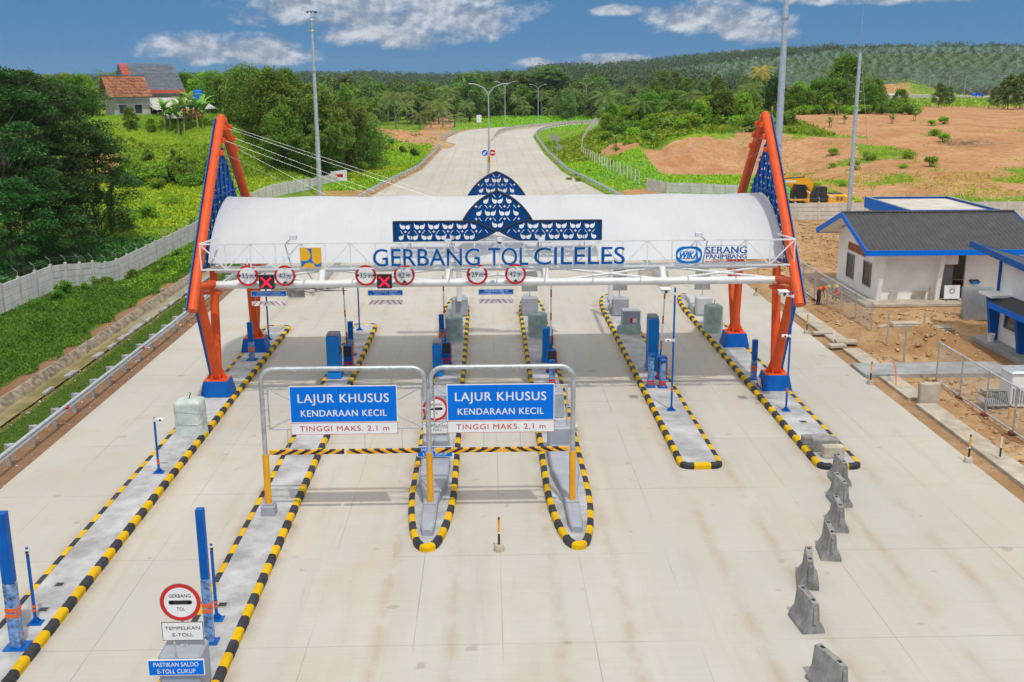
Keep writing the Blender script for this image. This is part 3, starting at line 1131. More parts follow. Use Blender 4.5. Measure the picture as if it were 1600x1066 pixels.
island('long near island with yellow and black kerb, carrying the pale wrapped bale', -12.98, -11.45, 13.0, 60.4, 'round', 'round')
island('long near island holding the left post of the height portal and a round toll sign', -7.95, -6.45, 15.0, 60.6, 'bull', 'round')
island('pointed island under the middle post of the height portal', -2.80, -1.15, 29.85, 68.5, 'bull', 'bull', 1)
island('pointed island under the right post of the height portal', 1.88, 3.50, 29.85, 68.5, 'bull', 'bull', 1)
island('round ended island with a single thin blue camera mast', 7.00, 8.65, 36.6, 68.6, 'round', 'bull')
island('round ended island with loose concrete blocks at its near end', 12.06, 13.75, 36.35, 68.6, 'round', 'bull')


# ------------------------------------------------------------------ grey crash blocks (tongue, ramp and upright block)
def crash_block(label, x, ytip, sgn=1, sy=1.0, pale=False):
    root = thing('crash_block', label, 'crash cushion', (x, ytip, .186), 0 if sgn > 0 else math.pi, group='grey concrete crash blocks')
    sec = [(.55, .30, .20), (1.0, .44, .30), (3.5, .48, .33), (4.6, .74, .35), (5.6, 1.0, .38), (7.85, 1.02, .42)]
    mb = MB()
    vs, fs = [], []
    for y, w, hh in sec:
        y *= sy
        b = .05
        vs += [(-w / 2, y, 0), (-w / 2, y, hh - b), (-w / 2 + b, y, hh), (w / 2 - b, y, hh), (w / 2, y, hh - b), (w / 2, y, 0)]
    for k in range(len(sec) - 1):
        for q in range(5):
            fs.append((6 * k + q, 6 * k + 6 + q, 6 * k + 7 + q, 6 * k + 1 + q))
    fs.append((0, 1, 2, 3, 4, 5))
    mb.add(vs, [tuple(reversed(f)) for f in fs])
    mb.build('ramp', M['block_sunlit_tone' if pale else 'block_grey'], root, ang=25)
    mb = MB()
    mb.box((0, 8.35 * sy, .55), (.98, 1.0 * sy, 1.1), b=.07)
    mb.build('block', M['block_sunlit_tone' if pale else 'block_grey'], root)
    return root


crash_block('grey crash block whose ramp fills the bottom edge beside the round toll sign', -7.15, 15.45, 1, .82)
crash_block('grey crash block around the middle portal post', -1.98, 30.2, 1, .82)
crash_block('grey crash block around the right portal post', 2.70, 30.2, 1, .97)
crash_block('grey crash block carrying the white column at the far end of its island', -1.72, 68.0, -1, .66)
crash_block('grey crash block at the far end behind the upright green tarp bale', 2.50, 68.0, -1, .66)
crash_block('grey crash block at the far end behind the half wrapped grey cabinet', 7.92, 67.6, -1, .66)
crash_block('pale sunlit crash block at the far end beside the right rear pillar', 12.95, 67.6, -1, .66, True)


# ------------------------------------------------------------------ round toll signs on the blocks
def toll_sign(label, x, y, z, rz=0, hh=1.25):
    root = thing('toll_sign', label, 'road sign', (x, y, z), rz, group='round toll gate signs')
    mb = MB()
    mb.cyl((0, .03, 0), (0, .03, hh + .1), .028, n=10)
    mb.cyl((0, .03, 0), (0, .03, .02), .09, n=12)
    mb.build('pole', M['galv'], root)
    mb = MB()
    cz = hh - .22

    def ring(r0, r1, y0, m):
        n = 40
        vs = []
        for r in (r0, r1):
            for i in range(n):
                a = 2 * math.pi * i / n
                vs.append((r * math.cos(a), y0, cz + r * math.sin(a)))
        mb.add(vs, [(i, (i + 1) % n, n + (i + 1) % n, n + i) for i in range(n)], m)
    mb.cyl((0, .0, cz), (0, -.012, cz), .47, n=40, m=3)
    ring(.372, .462, -.0165, 0)
    n = 40
    mb.add([(.375 * math.cos(2 * math.pi * i / n), -.0145, cz + .375 * math.sin(2 * math.pi * i / n)) for i in range(n)], [tuple(range(n))], 1)
    mb.box((0, -.0175, cz), (.44, .004, .10), 2)
    for s_ in (-1, 1):
        mb.cyl((s_ * .22, -.0155, cz), (s_ * .22, -.0195, cz), .05, n=14, m=2)
    mb.text('GERBANG', .085, (0, -.0155, cz + .165), 2, width=.50)
    mb.text('TOL', .085, (0, -.0155, cz - .165), 2, width=.19)
    mb.build('disc', [M['sign_red'], M['sign_white'], M['sign_black'], M['sign_back']], root, smooth=False)
    mb = MB()
    pz = cz - .73
    mb.box((0, -.005, pz), (.94, .02, .46), 1)
    mb.box((0, -.0165, pz), (.95, .003, .47), 2)
    mb.box((0, -.019, pz), (.92, .004, .44), 0)
    mb.text('TEMPELKAN', .085, (0, -.0215, pz + .085), 2, width=.80)
    mb.text('E-TOLL', .085, (0, -.0215, pz - .085), 2, width=.47)
    mb.build('plate', [M['sign_white'], M['sign_back'], M['sign_black']], root, smooth=False)
    return root


toll_sign('round red rimmed toll sign in the bottom left corner', -7.13, 22.3, 1.285, 0, 1.34)
toll_sign('round red rimmed toll sign half hidden behind the middle portal post', -1.98, 37.05, 1.285, 0, 1.26)
for xx, lb in ((2.5, 'bare backed round sign above the block behind the upright green bale'), (7.92, 'bare backed round sign above the block behind the half wrapped cabinet'), (12.95, 'bare backed round sign above the pale sunlit block')):
    toll_sign(lb, xx, 62.6, 1.28, math.pi, 1.5)


def notice(label, x, y, z):
    root = thing('notice_board', label, 'sign', (x, y, z), group='blue balance notice boards')
    mb = MB()
    mb.box((0, 0, 0), (1.28, .03, .40), 1)
    mb.box((0, -.017, 0), (1.24, .004, .36), 0)
    mb.text('PASTIKAN SALDO', .105, (0, -.0195, .085), 1, width=1.02, bold=.008)
    mb.text('E-TOLL CUKUP', .105, (0, -.0195, -.085), 1, width=.86, bold=.008)
    mb.build('board', [M['sign_blue'], M['sign_white']], root, smooth=False)
    mb = MB()
    mb.cyl((0, .03, -.2), (0, .03, .62), .025, n=8)
    mb.build('stand', M['galv'], root)
    return root


notice('blue e-toll balance notice on the near left crash block', -7.20, 21.83, 1.02)
notice('blue e-toll balance notice behind the striped height bar', -2.0, 36.5, .86)

# ------------------------------------------------------------------ height portal
root = thing('height_portal', 'galvanised two lane height limit portal with yellow sleeved posts', 'height barrier', (-2.1, 32.6, .19))
LX = local(root)
PY = 32.6


def arc(c, r, a0, a1, n=7):
    return [(c[0] + r * math.cos(R(a0 + (a1 - a0) * i / n)), PY, c[1] + r * math.sin(R(a0 + (a1 - a0) * i / n))) for i in range(n + 1)]


ztop, rb = 5.10, .42
mb = MB(LX)
mb.tube([(-7.27, PY, .5), (-7.27, PY, ztop - rb)] + arc((-7.27 + rb, ztop - rb), rb, 180, 90) + arc((-2.06 - rb, ztop - rb), rb, 90, 0) + [(-2.06, PY, ztop - 1.1)], .078, 14)
mb.build('hoop', M['galv'], root)
mb = MB(LX)
mb.tube([(-1.88, PY, ztop - 1.1)] + arc((-1.88 + rb, ztop - rb), rb, 180, 90) + arc((2.70 - rb, ztop - rb), rb, 90, 0) + [(2.70, PY, .5)], .078, 14)
mb.build('hoop', M['galv'], root)
mb = MB(LX)
mb.tube([(-1.97, PY, .5), (-1.97, PY, ztop - .75)], .085, 14)
mb.build('post', M['galv'], root)
for x in (-7.27, -1.97, 2.70):
    mb = MB(LX)
    mb.cyl((x, PY, .50), (x, PY, 2.24), .108, n=16)
    mb.build('sleeve', M['yellow'], root)
    mb = MB(LX)
    if x < -5:
        mb.box((x, PY, .34), (.46, .46, .36), b=.03)
        mb.box((x, PY, .54), (.34, .34, .05))
    else:
        mb.box((x, PY, .52), (.42, .42, .06), b=.01)
    mb.build('base', M['block_grey'], root)
for a, b in ((-7.27, -1.97), (-1.97, 2.70)):
    mb = MB(LX)
    a1, b1 = a + .19, b - .2
    for z in (4.47, 3.09):
        mb.cyl((a1, PY, z), (b1, PY, z), .025, n=8)
    for x in (a1, b1):
        mb.cyl((x, PY, 3.09), (x, PY, 4.47), .025, n=8)
    for s_, x in ((1, a1), (-1, b1)):
        mb.cyl((x, PY, 4.45), (x + s_ * .95, PY, 3.95), .022, n=8)
        mb.cyl((x, PY, 3.11), (x + s_ * .95, PY, 3.6), .022, n=8)
        for z in (3.2, 3.75, 4.3):
            mb.cyl((x, PY, z), (x - s_ * .17, PY, z), .02, n=8)
    mb.build('sign_frame', M['galv'], root)


def lane_sign(label, x0, x1):
    r = thing('lane_sign', label, 'sign', ((x0 + x1) / 2, PY - .08, 2.93), group='blue small vehicle lane signs')
    w = x1 - x0
    mb = MB()
    mb.box((0, 0, 1.015), (w, .03, 1.22), 1)
    mb.box((0, -.017, 1.015), (w - .05, .004, 1.17), 0)
    mb.text('LAJUR KHUSUS', .29, (0, -.02, 1.22), 1, width=w * .845, bold=.022, space=1.12)
    mb.text('KENDARAAN KECIL', .215, (0, -.02, .72), 1, width=w * .80, bold=.020, space=1.1)
    mb.box((-.04 * w, -.0195, 1.015), (.012, .002, 1.17), 2)
    mb.build('panel', [M['sign_blue'], M['sign_white'], M['navy']], r, smooth=False)
    mb = MB()
    mb.box((0, -.004, .2), (w, .03, .40), 1)
    mb.box((0, -.021, .2), (w - .03, .004, .37), 0)
    mb.text('TINGGI MAKS. 2,1 m', .175, (0, -.0245, .205), 1, width=w * .835, bold=.004, space=1.12)
    mb.build('height_plate', [M['sign_white'], M['sign_red']], r, smooth=False)
    return r


lane_sign('left of the two blue lane signs on the height portal', -6.38, -2.95)
lane_sign('right of the two blue lane signs, half covering the round toll sign', -1.36, 2.09)


def striped_bar(label, x0, x1, lean, hang):
    r = thing('height_bar', label, 'height bar', ((x0 + x1) / 2, PY - .05, 2.33), group='striped hanging height bars')
    w = x1 - x0
    hh, dp = .066, .13
    mb = MB()
    step = .19
    sk = .13 * lean
    n = int(w / step)
    step = w / n
    for i in range(n):
        a0, a1 = -w / 2 + i * step, -w / 2 + (i + 1) * step
        l0 = 0 if i == 0 else sk
        l1 = 0 if i == n - 1 else sk
        poly = [(a0 - l0, -hh), (a1 - l1, -hh), (a1 + l1, hh), (a0 + l0, hh)]
        mb.prism(poly, (0, dp / 2, 0), (1, 0, 0), (0, 0, 1), dp, i % 2)
    mb.build('bar', [M['yellow'], M['sign_black']], r, smooth=False)
    for xx in hang:
        mb = MB()
        mb.cyl((xx, 0, hh), (xx, 0.05, .76), .008, n=6)
        mb.build('chain', M['galv'], r)
    return r


striped_bar('short striped height bar nearest the left portal post', -7.12, -4.72, 1, (-.6, .6))
striped_bar('striped height bar under the left lane sign, ending at the middle post', -4.63, -2.24, -1, (-.6, .6))
striped_bar('striped height bar right of the middle post', -1.78, .40, 1, (-.5, .5))
striped_bar('striped height bar ending at the right portal post', .42, 2.56, -1, (-.5, .5))


# ------------------------------------------------------------------ posts and masts on the islands
def sensor_post(label, x, y, hh, w=.22, flip=1):
    r = thing('sensor_post', label, 'post', (x, y, .186), group='blue square sensor posts')
    mb = MB()
    mb.box((0, 0, .02 + hh * .74), (w, w * .9, hh * .52 - .02), b=.012)
    mb.build('mast', M['blue'], r)
    mb = MB()
    mb.box((0, 0, hh * .24 + .02), (w + .012, w * .9 + .012, hh * .48), b=.014)
    mb.build('wrapping', M['plastic_wrap'], r)
    for dz in (0, .15):
        mb = MB()
        mb.box((0, 0, hh * .25 + dz), (w + .03, w * .9 + .03, .10))
        mb.build('band', M['orange_band'], r)
    mb = MB()
    mb.box((0, 0, .012), (w * 2.1, w * 1.9, .024))
    mb.build('base_plate', M['blue'], r)
    return r


sensor_post('tall blue square post cut by the left picture edge', -11.95, 24.35, 3.62, .27)
sensor_post('tall blue square post beside the near round toll sign', -7.14, 24.42, 3.62, .20)
sensor_post('short wrapped blue post in front of the left rear pillar', -12.08, 52.5, 1.95, .26)
sensor_post('short blue post standing against the right front pedestal', 12.50, 47.9, 1.9, .24)
sensor_post('short blue post on the second island behind the barrier housing', -7.12, 53.3, 1.75, .26)
sensor_post('blue post rising behind the tarp wrapped box on the third island', -2.52, 55.7, 1.55, .3)


def camera_mast(label, x, y, hh, heads, r0=.045):
    r = thing('camera_mast', label, 'camera mast', (x, y, .186), group='thin blue camera masts')
    mb = MB()
    mb.cyl((0, 0, .02), (0, 0, hh), r0, r0 * .9, n=10)
    mb.build('pole', M['blue'], r)
    mb = MB()
    mb.box((0, 0, .012), (.36, .30, .024))
    for a in range(4):
        ca, sa = math.cos(a * math.pi / 2 + .78), math.sin(a * math.pi / 2 + .78)
        mb.add([(0, 0, .02), (.17 * ca, .15 * sa, .024), (0, 0, .24), (.012 * -sa, .012 * ca, .02), (.17 * ca - .012 * sa, .15 * sa + .012 * ca, .024), (-.012 * sa, .012 * ca, .24)],
               [(0, 1, 2), (5, 4, 3), (0, 2, 5, 3), (1, 4, 5, 2)])
    mb.build('base_plate', M['blue'], r)
    for dz in (0, .12):
        mb = MB()
        mb.cyl((0, 0, hh * .16 + dz), (0, 0, hh * .16 + dz + .07), r0 + .008, n=10)
        mb.build('band', M['orange_band'], r)
    for z, dx, big in heads:
        mb = MB()
        s_ = 1 if dx > 0 else -1
        mb.cyl((0, 0, z), (dx * .6, -.03, z), .02, n=8)
        mb.cyl((0, 0, z - .06), (0, 0, z + .06), r0 + .02, n=10)
        mb.build('arm', M['white_tube'], r)
        mb = MB()
        if big:
            mb.box((dx, -.06, z + .14), (.34, .42, .16), b=.03)
            mb.box((dx, -.08, z + .24), (.40, .5, .03), b=.01)
            mb.cyl((dx, -.27, z + .13), (dx, -.29, z + .13), .06, n=12, m=1)
        else:
            mb.box((dx * .8, -.02, z), (abs(dx) * .9, .12, .11), b=.02)
            mb.cyl((dx * .8, -.08, z), (dx * .8, -.095, z), .04, n=10, m=1)
        mb.build('camera', [M['sign_white'], M['sign_black']], r)
    return r


camera_mast('thin blue mast beside the tall post at the left picture edge', -11.98, 25.53, 2.15, [(2.05, .04, False)])
camera_mast('thin blue mast behind the tall post near the round toll sign', -7.26, 25.58, 2.15, [(2.05, .04, False)])
camera_mast('thin blue mast with a white head in front of the pale wrapped bale', -12.04, 36.53, 2.1, [(2.02, .28, False)])
camera_mast('tall thin blue mast on the round ended fifth island', 7.80, 43.2, 5.35, [(5.1, -.42, True), (3.1, -.3, False)])
camera_mast('tall thin blue mast beside the right front pillar', 12.68, 42.95, 5.2, [(5.0, -.42, True), (3.3, -.3, False)])
camera_mast('thin dark blue mast at the far end of the leftmost island', -12.08, 56.8, 3.7, [(3.5, -.2, False)])
camera_mast('thin dark blue mast at the far end of the second island', -7.35, 58.9, 3.6, [(3.4, -.2, False)])


# ------------------------------------------------------------------ lane equipment
def etoll(label, x, y, hh, w=.56, d=.85, cap=True):
    r = thing('toll_machine', label, 'toll machine', (x, y, .186), group='blue e-toll machines')
    mb = MB()
    mb.box((0, 0, .14), (w + .1, d + .1, .28), b=.02, taper=(.9, .92))
    mb.build('plinth', M['cabinet'], r)
    mb = MB()
    mb.box((0, 0, .28 + (hh - .28) / 2), (w, d, hh - .28), b=.05)
    mb.build('cabinet', M['cabinet'], r)
    mb = MB()
    mb.box((0, -d / 2 - .006, hh * .42), (w * .84, .014, hh * .5), b=.005)
    mb.build('door', M['cabinet'], r)
    if cap:
        mb = MB()
        mb.box((0, .03, hh + .05), (w - .04, d - .1, .10), b=.02)
        mb.build('lid', M['grey_frame'], r)
    mb = MB()
    mb.box((w / 2 + .008, -.1, hh * .66), (.02, .5, .42), b=.005)
    mb.build('screen', M['glass'], r)
    return r


etoll('tall blue toll machine on the second island behind the portal tube', -7.40, 49.2, 2.05, .62)
etoll('blue toll machine on the third island crossed by the portal tube', -2.48, 49.4, 1.55, .44)
etoll('blue toll machine on the fourth island crossed by the portal tube', 2.95, 51.6, 1.75, .5, .6, False)
etoll('tall blue toll machine on the fifth island', 7.98, 49.9, 2.6, .50)


M['faded_red'] = mat('faded_red_tape', (.42, .10, .09), .55, var=.2)


def barrier_gate(label, x, y, side, lean, arm=3.0):
    r = thing('barrier_gate', label, 'barrier gate', (x, y, .186), group='raised red and white barrier gates')
    mb = MB()
    mb.box((0, 0, .55), (.42, .36, 1.1), b=.03)
    mb.build('housing', M['blue'], r)
    mb = MB()
    mb.box((0, -.186, .80), (.36, .012, .52))
    mb.build('cover', M['dark_metal'], r)
    mb = MB()
    mb.box((side * .235, 0, .62), (.05, .30, .82), b=.02)
    mb.build('side_panel', M['orange_band'], r)
    mb = MB()
    mb.box((0, 0, .02), (.56, .48, .04))
    mb.build('base_plate', M['blue'], r)
    mb = MB()
    a = Vector((-side * .05, .16, 1.0))
    d = Vector((lean, .05, 1)).normalized()
    n = 9
    for i in range(n):
        mb.beam(a + d * (arm * i / n), a + d * (arm * (i + 1) / n), .075, .045, (1 if i % 3 == 1 else 0) if i else 2, up=(0, 1, 0))
    mb.build('arm', [M['sign_white'], M['faded_red'], M['blue']], r, smooth=False)
    mb = MB()
    for zz in (.12, .26):
        mb.box((0, 0, zz), (.45, .39, .07))
    mb.build('reflective_band', M['sign_red'], r)
    return r


barrier_gate('barrier gate on the second island with dark cover and raised arm', -6.98, 51.0, 1, -.03, 3.3)
barrier_gate('barrier gate on the third island with its arm raised', -2.12, 51.4, 1, -.02, 3.4)
barrier_gate('barrier gate on the fourth island with its arm raised', 3.05, 49.6, 1, .01, 3.4)
barrier_gate('barrier gate on the fifth island with leaning raised arm', 8.18, 48.2, 1, .05, 3.6)
for lb, x, y, hh in (('plastic wrapped blue pedestal left of the pair on the fifth island', 7.45, 46.8, 1.5), ('plastic wrapped blue pedestal right of the pair on the fifth island', 7.98, 46.7, 1.25),
                     ('plastic wrapped blue pedestal on the fourth island', 2.92, 47.2, 1.1)):
    r = thing('card_reader', lb, 'card reader', (x, y, .186), group='wrapped card reader pedestals')
    mb = MB()
    mb.box((0, 0, hh / 2), (.26, .3, hh), b=.04)
    mb.build('pedestal', M['plastic_wrap'], r)
    mb = MB()
    mb.box((0, 0, .03), (.42, .4, .05))
    mb.build('base_plate', M['blue'], r)
    mb = MB()
    mb.box((0, -.02, hh + .05), (.3, .36, .14), b=.04)
    mb.build('head', M['blue'], r)
    for zz in (.18, .30):
        mb = MB()
        mb.box((0, 0, zz), (.29, .33, .07))
        mb.build('band', M['sign_red'], r)


# ------------------------------------------------------------------ wrapped equipment
def bale(label, x, y, w, d, hh, m, tie=True, seed=1, half=False):
    r = thing('wrapped_equipment', label, 'wrapped equipment', (x, y, .186), rz=.05 * (seed - 2), group='equipment wrapped in woven tarp')
    n, rows = 40, 16
    vs, fs = [], []
    for k in range(rows + 1):
        t = k / rows
        if t < .82:
            z, s_ = t / .82 * hh * .94, 1 + .07 * math.exp(-t * 9)
        else:
            q = (t - .82) / .18
            z, s_ = hh * (.94 + .06 * math.sin(q * math.pi / 2)), 1 - .98 * q ** 2.0
        for i in range(n):
            a = 2 * math.pi * i / n
            ca, sa = math.cos(a), math.sin(a)
            e = .22
            px_ = math.copysign(abs(ca) ** (2 * e), ca) * w / 2
            py_ = math.copysign(abs(sa) ** (2 * e), sa) * d / 2
            f = 1 + .055 * (mnoise.noise(Vector((ca * 2.2, sa * 2.2, z * 1.5 + seed * 7))) + .7 * mnoise.noise(Vector((ca * 3 + z * 3.2, sa * 4, z * 7 + seed)))) * min(1, .4 + t * 2)
            f *= 1 + .012 * math.sin(a * 13 + 3 * z)
            vs.append((px_ * s_ * f, py_ * s_ * f, z + .012 * math.sin(i * 2.1) * (t > .05)))
    for k in range(rows):
        for i in range(n):
            j = (i + 1) % n
            fs.append((k * n + i, k * n + j, (k + 1) * n + j, (k + 1) * n + i))
    fs.append(tuple(range(rows * n, (rows + 1) * n)))
    mb = MB()
    mb.add(vs, fs)
    mb.build('tarp', m, r, ang=60)
    if tie:
        mb = MB()
        mb.tube([(0, 0, hh * .97), (.02, 0, hh + .10), (.08, .02, hh + .20), (.02, .03, hh + .24)], .02, 6)
        mb.build('tie', M['dark_metal'], r)
    mb = MB()
    for zz in (.35, .7):
        pts = []
        for i in range(25):
            a = 2 * math.pi * i / 24
            ca, sa = math.cos(a), math.sin(a)
            pts.append((math.copysign(abs(ca) ** .44, ca) * (w / 2 + .03), math.copysign(abs(sa) ** .44, sa) * (d / 2 + .03), hh * zz + .03 * math.sin(a * 2)))
        mb.tube(pts, .008, 5)
    mb.build('cord', M['wire'], r)
    return r


bale('pale tarp wrapped bale on the leftmost island before the orange pillar', -12.08, 41.1, 1.1, 1.0, 1.42, M['tarp_white'], True, 1)
bale('green tarp wrapped box on the third island beside its far block', -1.92, 56.6, .98, .9, 1.28, M['tarp'], False, 2)
bale('green tarp wrapped box on the fourth island beside its far block', 2.72, 57.1, 1.02, .9, 1.32, M['tarp'], False, 3)
bale('tall green tarp sack behind the right rear pillar', 12.62, 57.7, .95, .9, 1.55, M['tarp'], True, 4)


def cabinet(label, x, y, w, d, hh, patch, skirt):
    r = thing('control_cabinet', label, 'cabinet', (x, y, .186), group='grey control cabinets')
    mb = MB()
    mb.box((0, 0, hh / 2), (w, d, hh), b=.04)
    mb.build('body', M['block_grey'], r)
    if patch:
        mb = MB()
        mb.box((.08, -d / 2 - .004, hh * .58), (.36, .006, .28), 0)
        mb.box((.17, -d / 2 - .0085, hh * .58), (.24, .003, .24), 1)
        mb.build('sticker', [M['sign_red'], M['sign_white']], r, smooth=False)
    if skirt:
        n = 40
        vs, fs = [], []
        for k, (z, s_) in enumerate(((0, 1.22), (.2, 1.16), (.42, 1.10), (.5, 1.03), (.46, .99))):
            for i in range(n):
                a = 2 * math.pi * i / n
                ca, sa = math.cos(a), math.sin(a)
                f = s_ + .05 * mnoise.noise(Vector((ca * 3, sa * 3, k * .8)))
                vs.append((math.copysign(abs(ca) ** .4, ca) * w / 2 * f - (.25 if ca < -.3 and sa < 0 and k < 3 else 0), math.copysign(abs(sa) ** .4, sa) * d / 2 * f, z + .10 * mnoise.noise(Vector((ca * 2, sa * 2, 3))) * (k > 0)))
        for k in range(4):
            for i in range(n):
                j = (i + 1) % n
                fs.append((k * n + i, k * n + j, (k + 1) * n + j, (k + 1) * n + i))
        mb = MB()
        mb.add(vs, fs)
        mb.build('tarp_skirt', M['tarp'], r, ang=60)
    return r


cabinet('grey cabinet with a green tarp slipped to its foot on the fifth island', 7.98, 57.8, .98, .9, 1.28, True, True)
cabinet('grey box beside the right lane sign on the fourth island', 2.62, 42.8, 1.0, .95, 1.08, False, False)
cabinet('grey box behind the right lane sign on the third island', -2.0, 42.8, 1.0, .95, 1.08, False, False)
# crumpled green tarp on the island
mb = MB()
n = 26
vs, fs = [], []
for k in range(8):
    for i in range(n):
        a = 2 * math.pi * i / n
        rr = (k / 7) * .52 * (1 + .25 * math.sin(a * 3 + 1))
        z = .26 * (1 - (k / 7) ** 2) * (.7 + .9 * abs(mnoise.noise(Vector((math.cos(a) * rr * 6, math.sin(a) * rr * 6, 2)))))
        vs.append((rr * math.cos(a) * 1.1, rr * math.sin(a) * .6, z + .005))
for k in range(7):
    for i in range(n):
        fs.append((k * n + i, (k + 1) * n + i, (k + 1) * n + (i + 1) % n, k * n + (i + 1) % n))
mb.add(vs, fs)
tag(mb.build('crumpled_tarp', M['tarp_white'], loc=(2.95, 41.2, .19), ang=60), 'crumpled pale green tarp lying at the foot of the grey box', 'tarp')

# loose concrete blocks at the near end of the right island
for i, (x, y, w, d, hh, a, lb, mm) in enumerate(((12.62, 38.75, .95, .42, .34, .05, 'loose concrete block farthest back of the three on the island end', 'jersey'),
                                                 (12.78, 38.0, 1.0, .46, .50, -.04, 'loose grey concrete block in the middle of the three on the island end', 'jersey'),
                                                 (12.86, 37.25, .8, .38, .46, .02, 'loose sandy concrete block nearest of the three on the island end', 'concrete'))):
    mb = MB()
    mb.box((0, 0, hh / 2), (w, d, hh), b=.04)
    mb.cyl((-w / 2 - .01, 0, hh * .55), (-w / 2 + .02, 0, hh * .55), .08, n=12)
    o = mb.build('concrete_block', M[mm], loc=(x, y, .186))
    o.rotation_euler.z = a
    tag(o, lb, 'concrete block', 'loose concrete blocks')

# small floor boxes let into the islands
for lb, x, y in [(l_, G(a_, b_, .19).x, G(a_, b_, .19).y) for l_, a_, b_ in (('dark square pit in the left island, farther of the pair by the blue posts', 93, 913.5), ('dark square pit in the left island, nearer of the pair by the blue posts', 68, 952.6),
                 ('dark square pit beside the thin mast on the second island', 348, 945), ('small dark pit in the island by the right front pedestal', 1255, 659))]:
    mb = MB()
    for s_ in (-1, 1):
        mb.box((s_ * .13, 0, .006), (.04, .30, .012), 0)
        mb.box((0, s_ * .13, .006), (.22, .04, .012), 0)
    mb.box((0, 0, .003), (.22, .22, .006), 1)
    tag(mb.build('floor_box', [M['concrete_grey'], M['dark_metal']], loc=(x, y, .187)), lb, 'floor box', 'floor boxes in the islands')


# ------------------------------------------------------------------ jersey barriers
def jersey():
    r = thing('jersey_barrier', 'weathered concrete barrier cut by the bottom picture edge', 'concrete barrier', (0, 0, 0), group='line of concrete barriers')
    L_, n = 1.05, 7
    prof = [(-.30, 0), (-.30, .10), (-.285, .14), (-.15, .36), (-.095, .84), (-.08, .88), (.08, .88), (.095, .84), (.15, .36), (.285, .14), (.30, .10), (.30, 0)]
    mb = MB()
    vs, fs = [], []
    for k in range(n + 1):
        y = -L_ / 2 + L_ * k / n
        for x, z in prof:
            j = .012 * mnoise.noise(Vector((x * 9, y * 7, z * 9)))
            e = .03 if k in (0, n) else 0
            vs.append((x * (1 - e) + j, y, z * (1 - e * .4) + j))
    q = len(prof)
    for k in range(n):
        for i in range(q - 1):
            fs.append((k * q + i, k * q + i + 1, (k + 1) * q + i + 1, (k + 1) * q + i))
    fs.append(tuple(reversed(range(q))))
    fs.append(tuple(range(n * q, (n + 1) * q)))
    mb.add(vs, [tuple(reversed(f)) for f in fs])
    mb.box((0, -L_ / 2 - .02, .52), (.09, .05, .5), b=.015)
    mb.build('body', M['jersey'], r, ang=25)
    for y in (-.34, .34):
        mb = MB()
        mb.box((0, y, .878), (.09, .11, .02))
        mb.build('lifting_pocket', M['sign_black'], r)
    return r


J = jersey()
J.location, J.rotation_euler.z = (7.95, 22.15, 0), R(17)
for x, y, a, lb in ((8.30, 25.15, 5, 'concrete barrier second from the bottom edge, end face toward the camera'),
                    (9.05, 27.55, -14, 'concrete barrier third from the bottom edge, turned to the left'),
                    (10.22, 29.35, -8, 'concrete barrier in the middle of the barrier line'),
                    (11.12, 31.35, -8, 'concrete barrier third from the island end'),
                    (11.85, 33.35, 0, 'concrete barrier with a yellow and black mark, second from the island end'),
                    (12.48, 35.25, -3, 'concrete barrier touching the end of the right island')):
    o = dup(J, (x, y, 0), R(a), lb)
    if 'yellow' in lb:
        mb = MB()
        for i in range(3):
            mb.add([(-.262 + .0, -.30 + i * .16, .17), (-.262, -.16 + i * .16, .17), (-.205, -.16 + i * .16, .27), (-.205, -.30 + i * .16, .27)], [(0, 1, 2, 3)], i % 2)
        mb.build('hazard_mark', [M['yellow'], M['sign_black']], o, smooth=False)
for x, y, a, lb in ((11.3, 73.6, 62, 'sandy concrete barrier lying askew behind the barrier lane far left of pair'), (12.1, 72.6, 28, 'sandy concrete barrier beyond the far tip of the right island')):
    o = dup(J, (x, y, 0), R(a), lb, scale=1.25)
    for c in o.children:
        if c.name.startswith('body'):
            c.data = c.data.copy()
            c.data.materials[0] = M['concrete']


# ------------------------------------------------------------------ delineator stakes
def stake(label, x, y, faded=False, col=('yellow', 'sign_black')):
    r = thing('marker_post', label, 'marker post', (x, y, h(x, y) if x > 18.3 else 0), group='yellow and black marker posts')
    mb = MB()
    mb.lathe([(.17, 0), (.16, .14), (.12, .20), (.0, .20)], n=14)
    mb.build('foot', M['concrete'], r)
    mb = MB()
    mb.cyl((0, 0, .18), (0, 0, .55), .035, n=10, m=1)
    mb.cyl((0, 0, .55), (0, 0, .60), .036, n=10, m=2)
    mb.cyl((0, 0, .60), (0, 0, 1.0), .035, n=10, m=2 if faded else 0)
    mb.cyl((0, 0, 1.0), (0, 0, 1.08), .036, n=10, m=3)
    mb.build('stake', [M['yellow'], M['sign_black'], M['sign_white'], M['rust']], r)
    return r


stake('marker post alone in the middle lane before the islands', .25, 29.95)
stake('marker post at the road edge beyond the right front pillar', 17.95, 57.7)
stake('marker post beside the grey footpath at the road edge', 17.95, 47.5)
stake('near marker post at the road edge below the mesh fence', 17.92, 37.0)
stake('faded marker post on the drain strip near the right edge', 19.15, 37.1, True)
stake('far marker post at the road edge seen under the canopy right end', 17.75, 68.5)

# white and red plate on the right front pedestal
r = thing('pedestal_plate', 'small white and red plate on the side of the right front pedestal', 'sign', (12.36, 46.3, .52))
mb = MB()
rotp = Matrix.Rotation(-.19, 3, 'Y')
mb.box((0, 0, 0), (.012, .62, .44), 0, rot=rotp)
mb.box((-.008, -.22, 0), (.006, .12, .44), 1, rot=rotp)
mb.build('plate', [M['sign_white'], M['sign_red']], r, smooth=False)
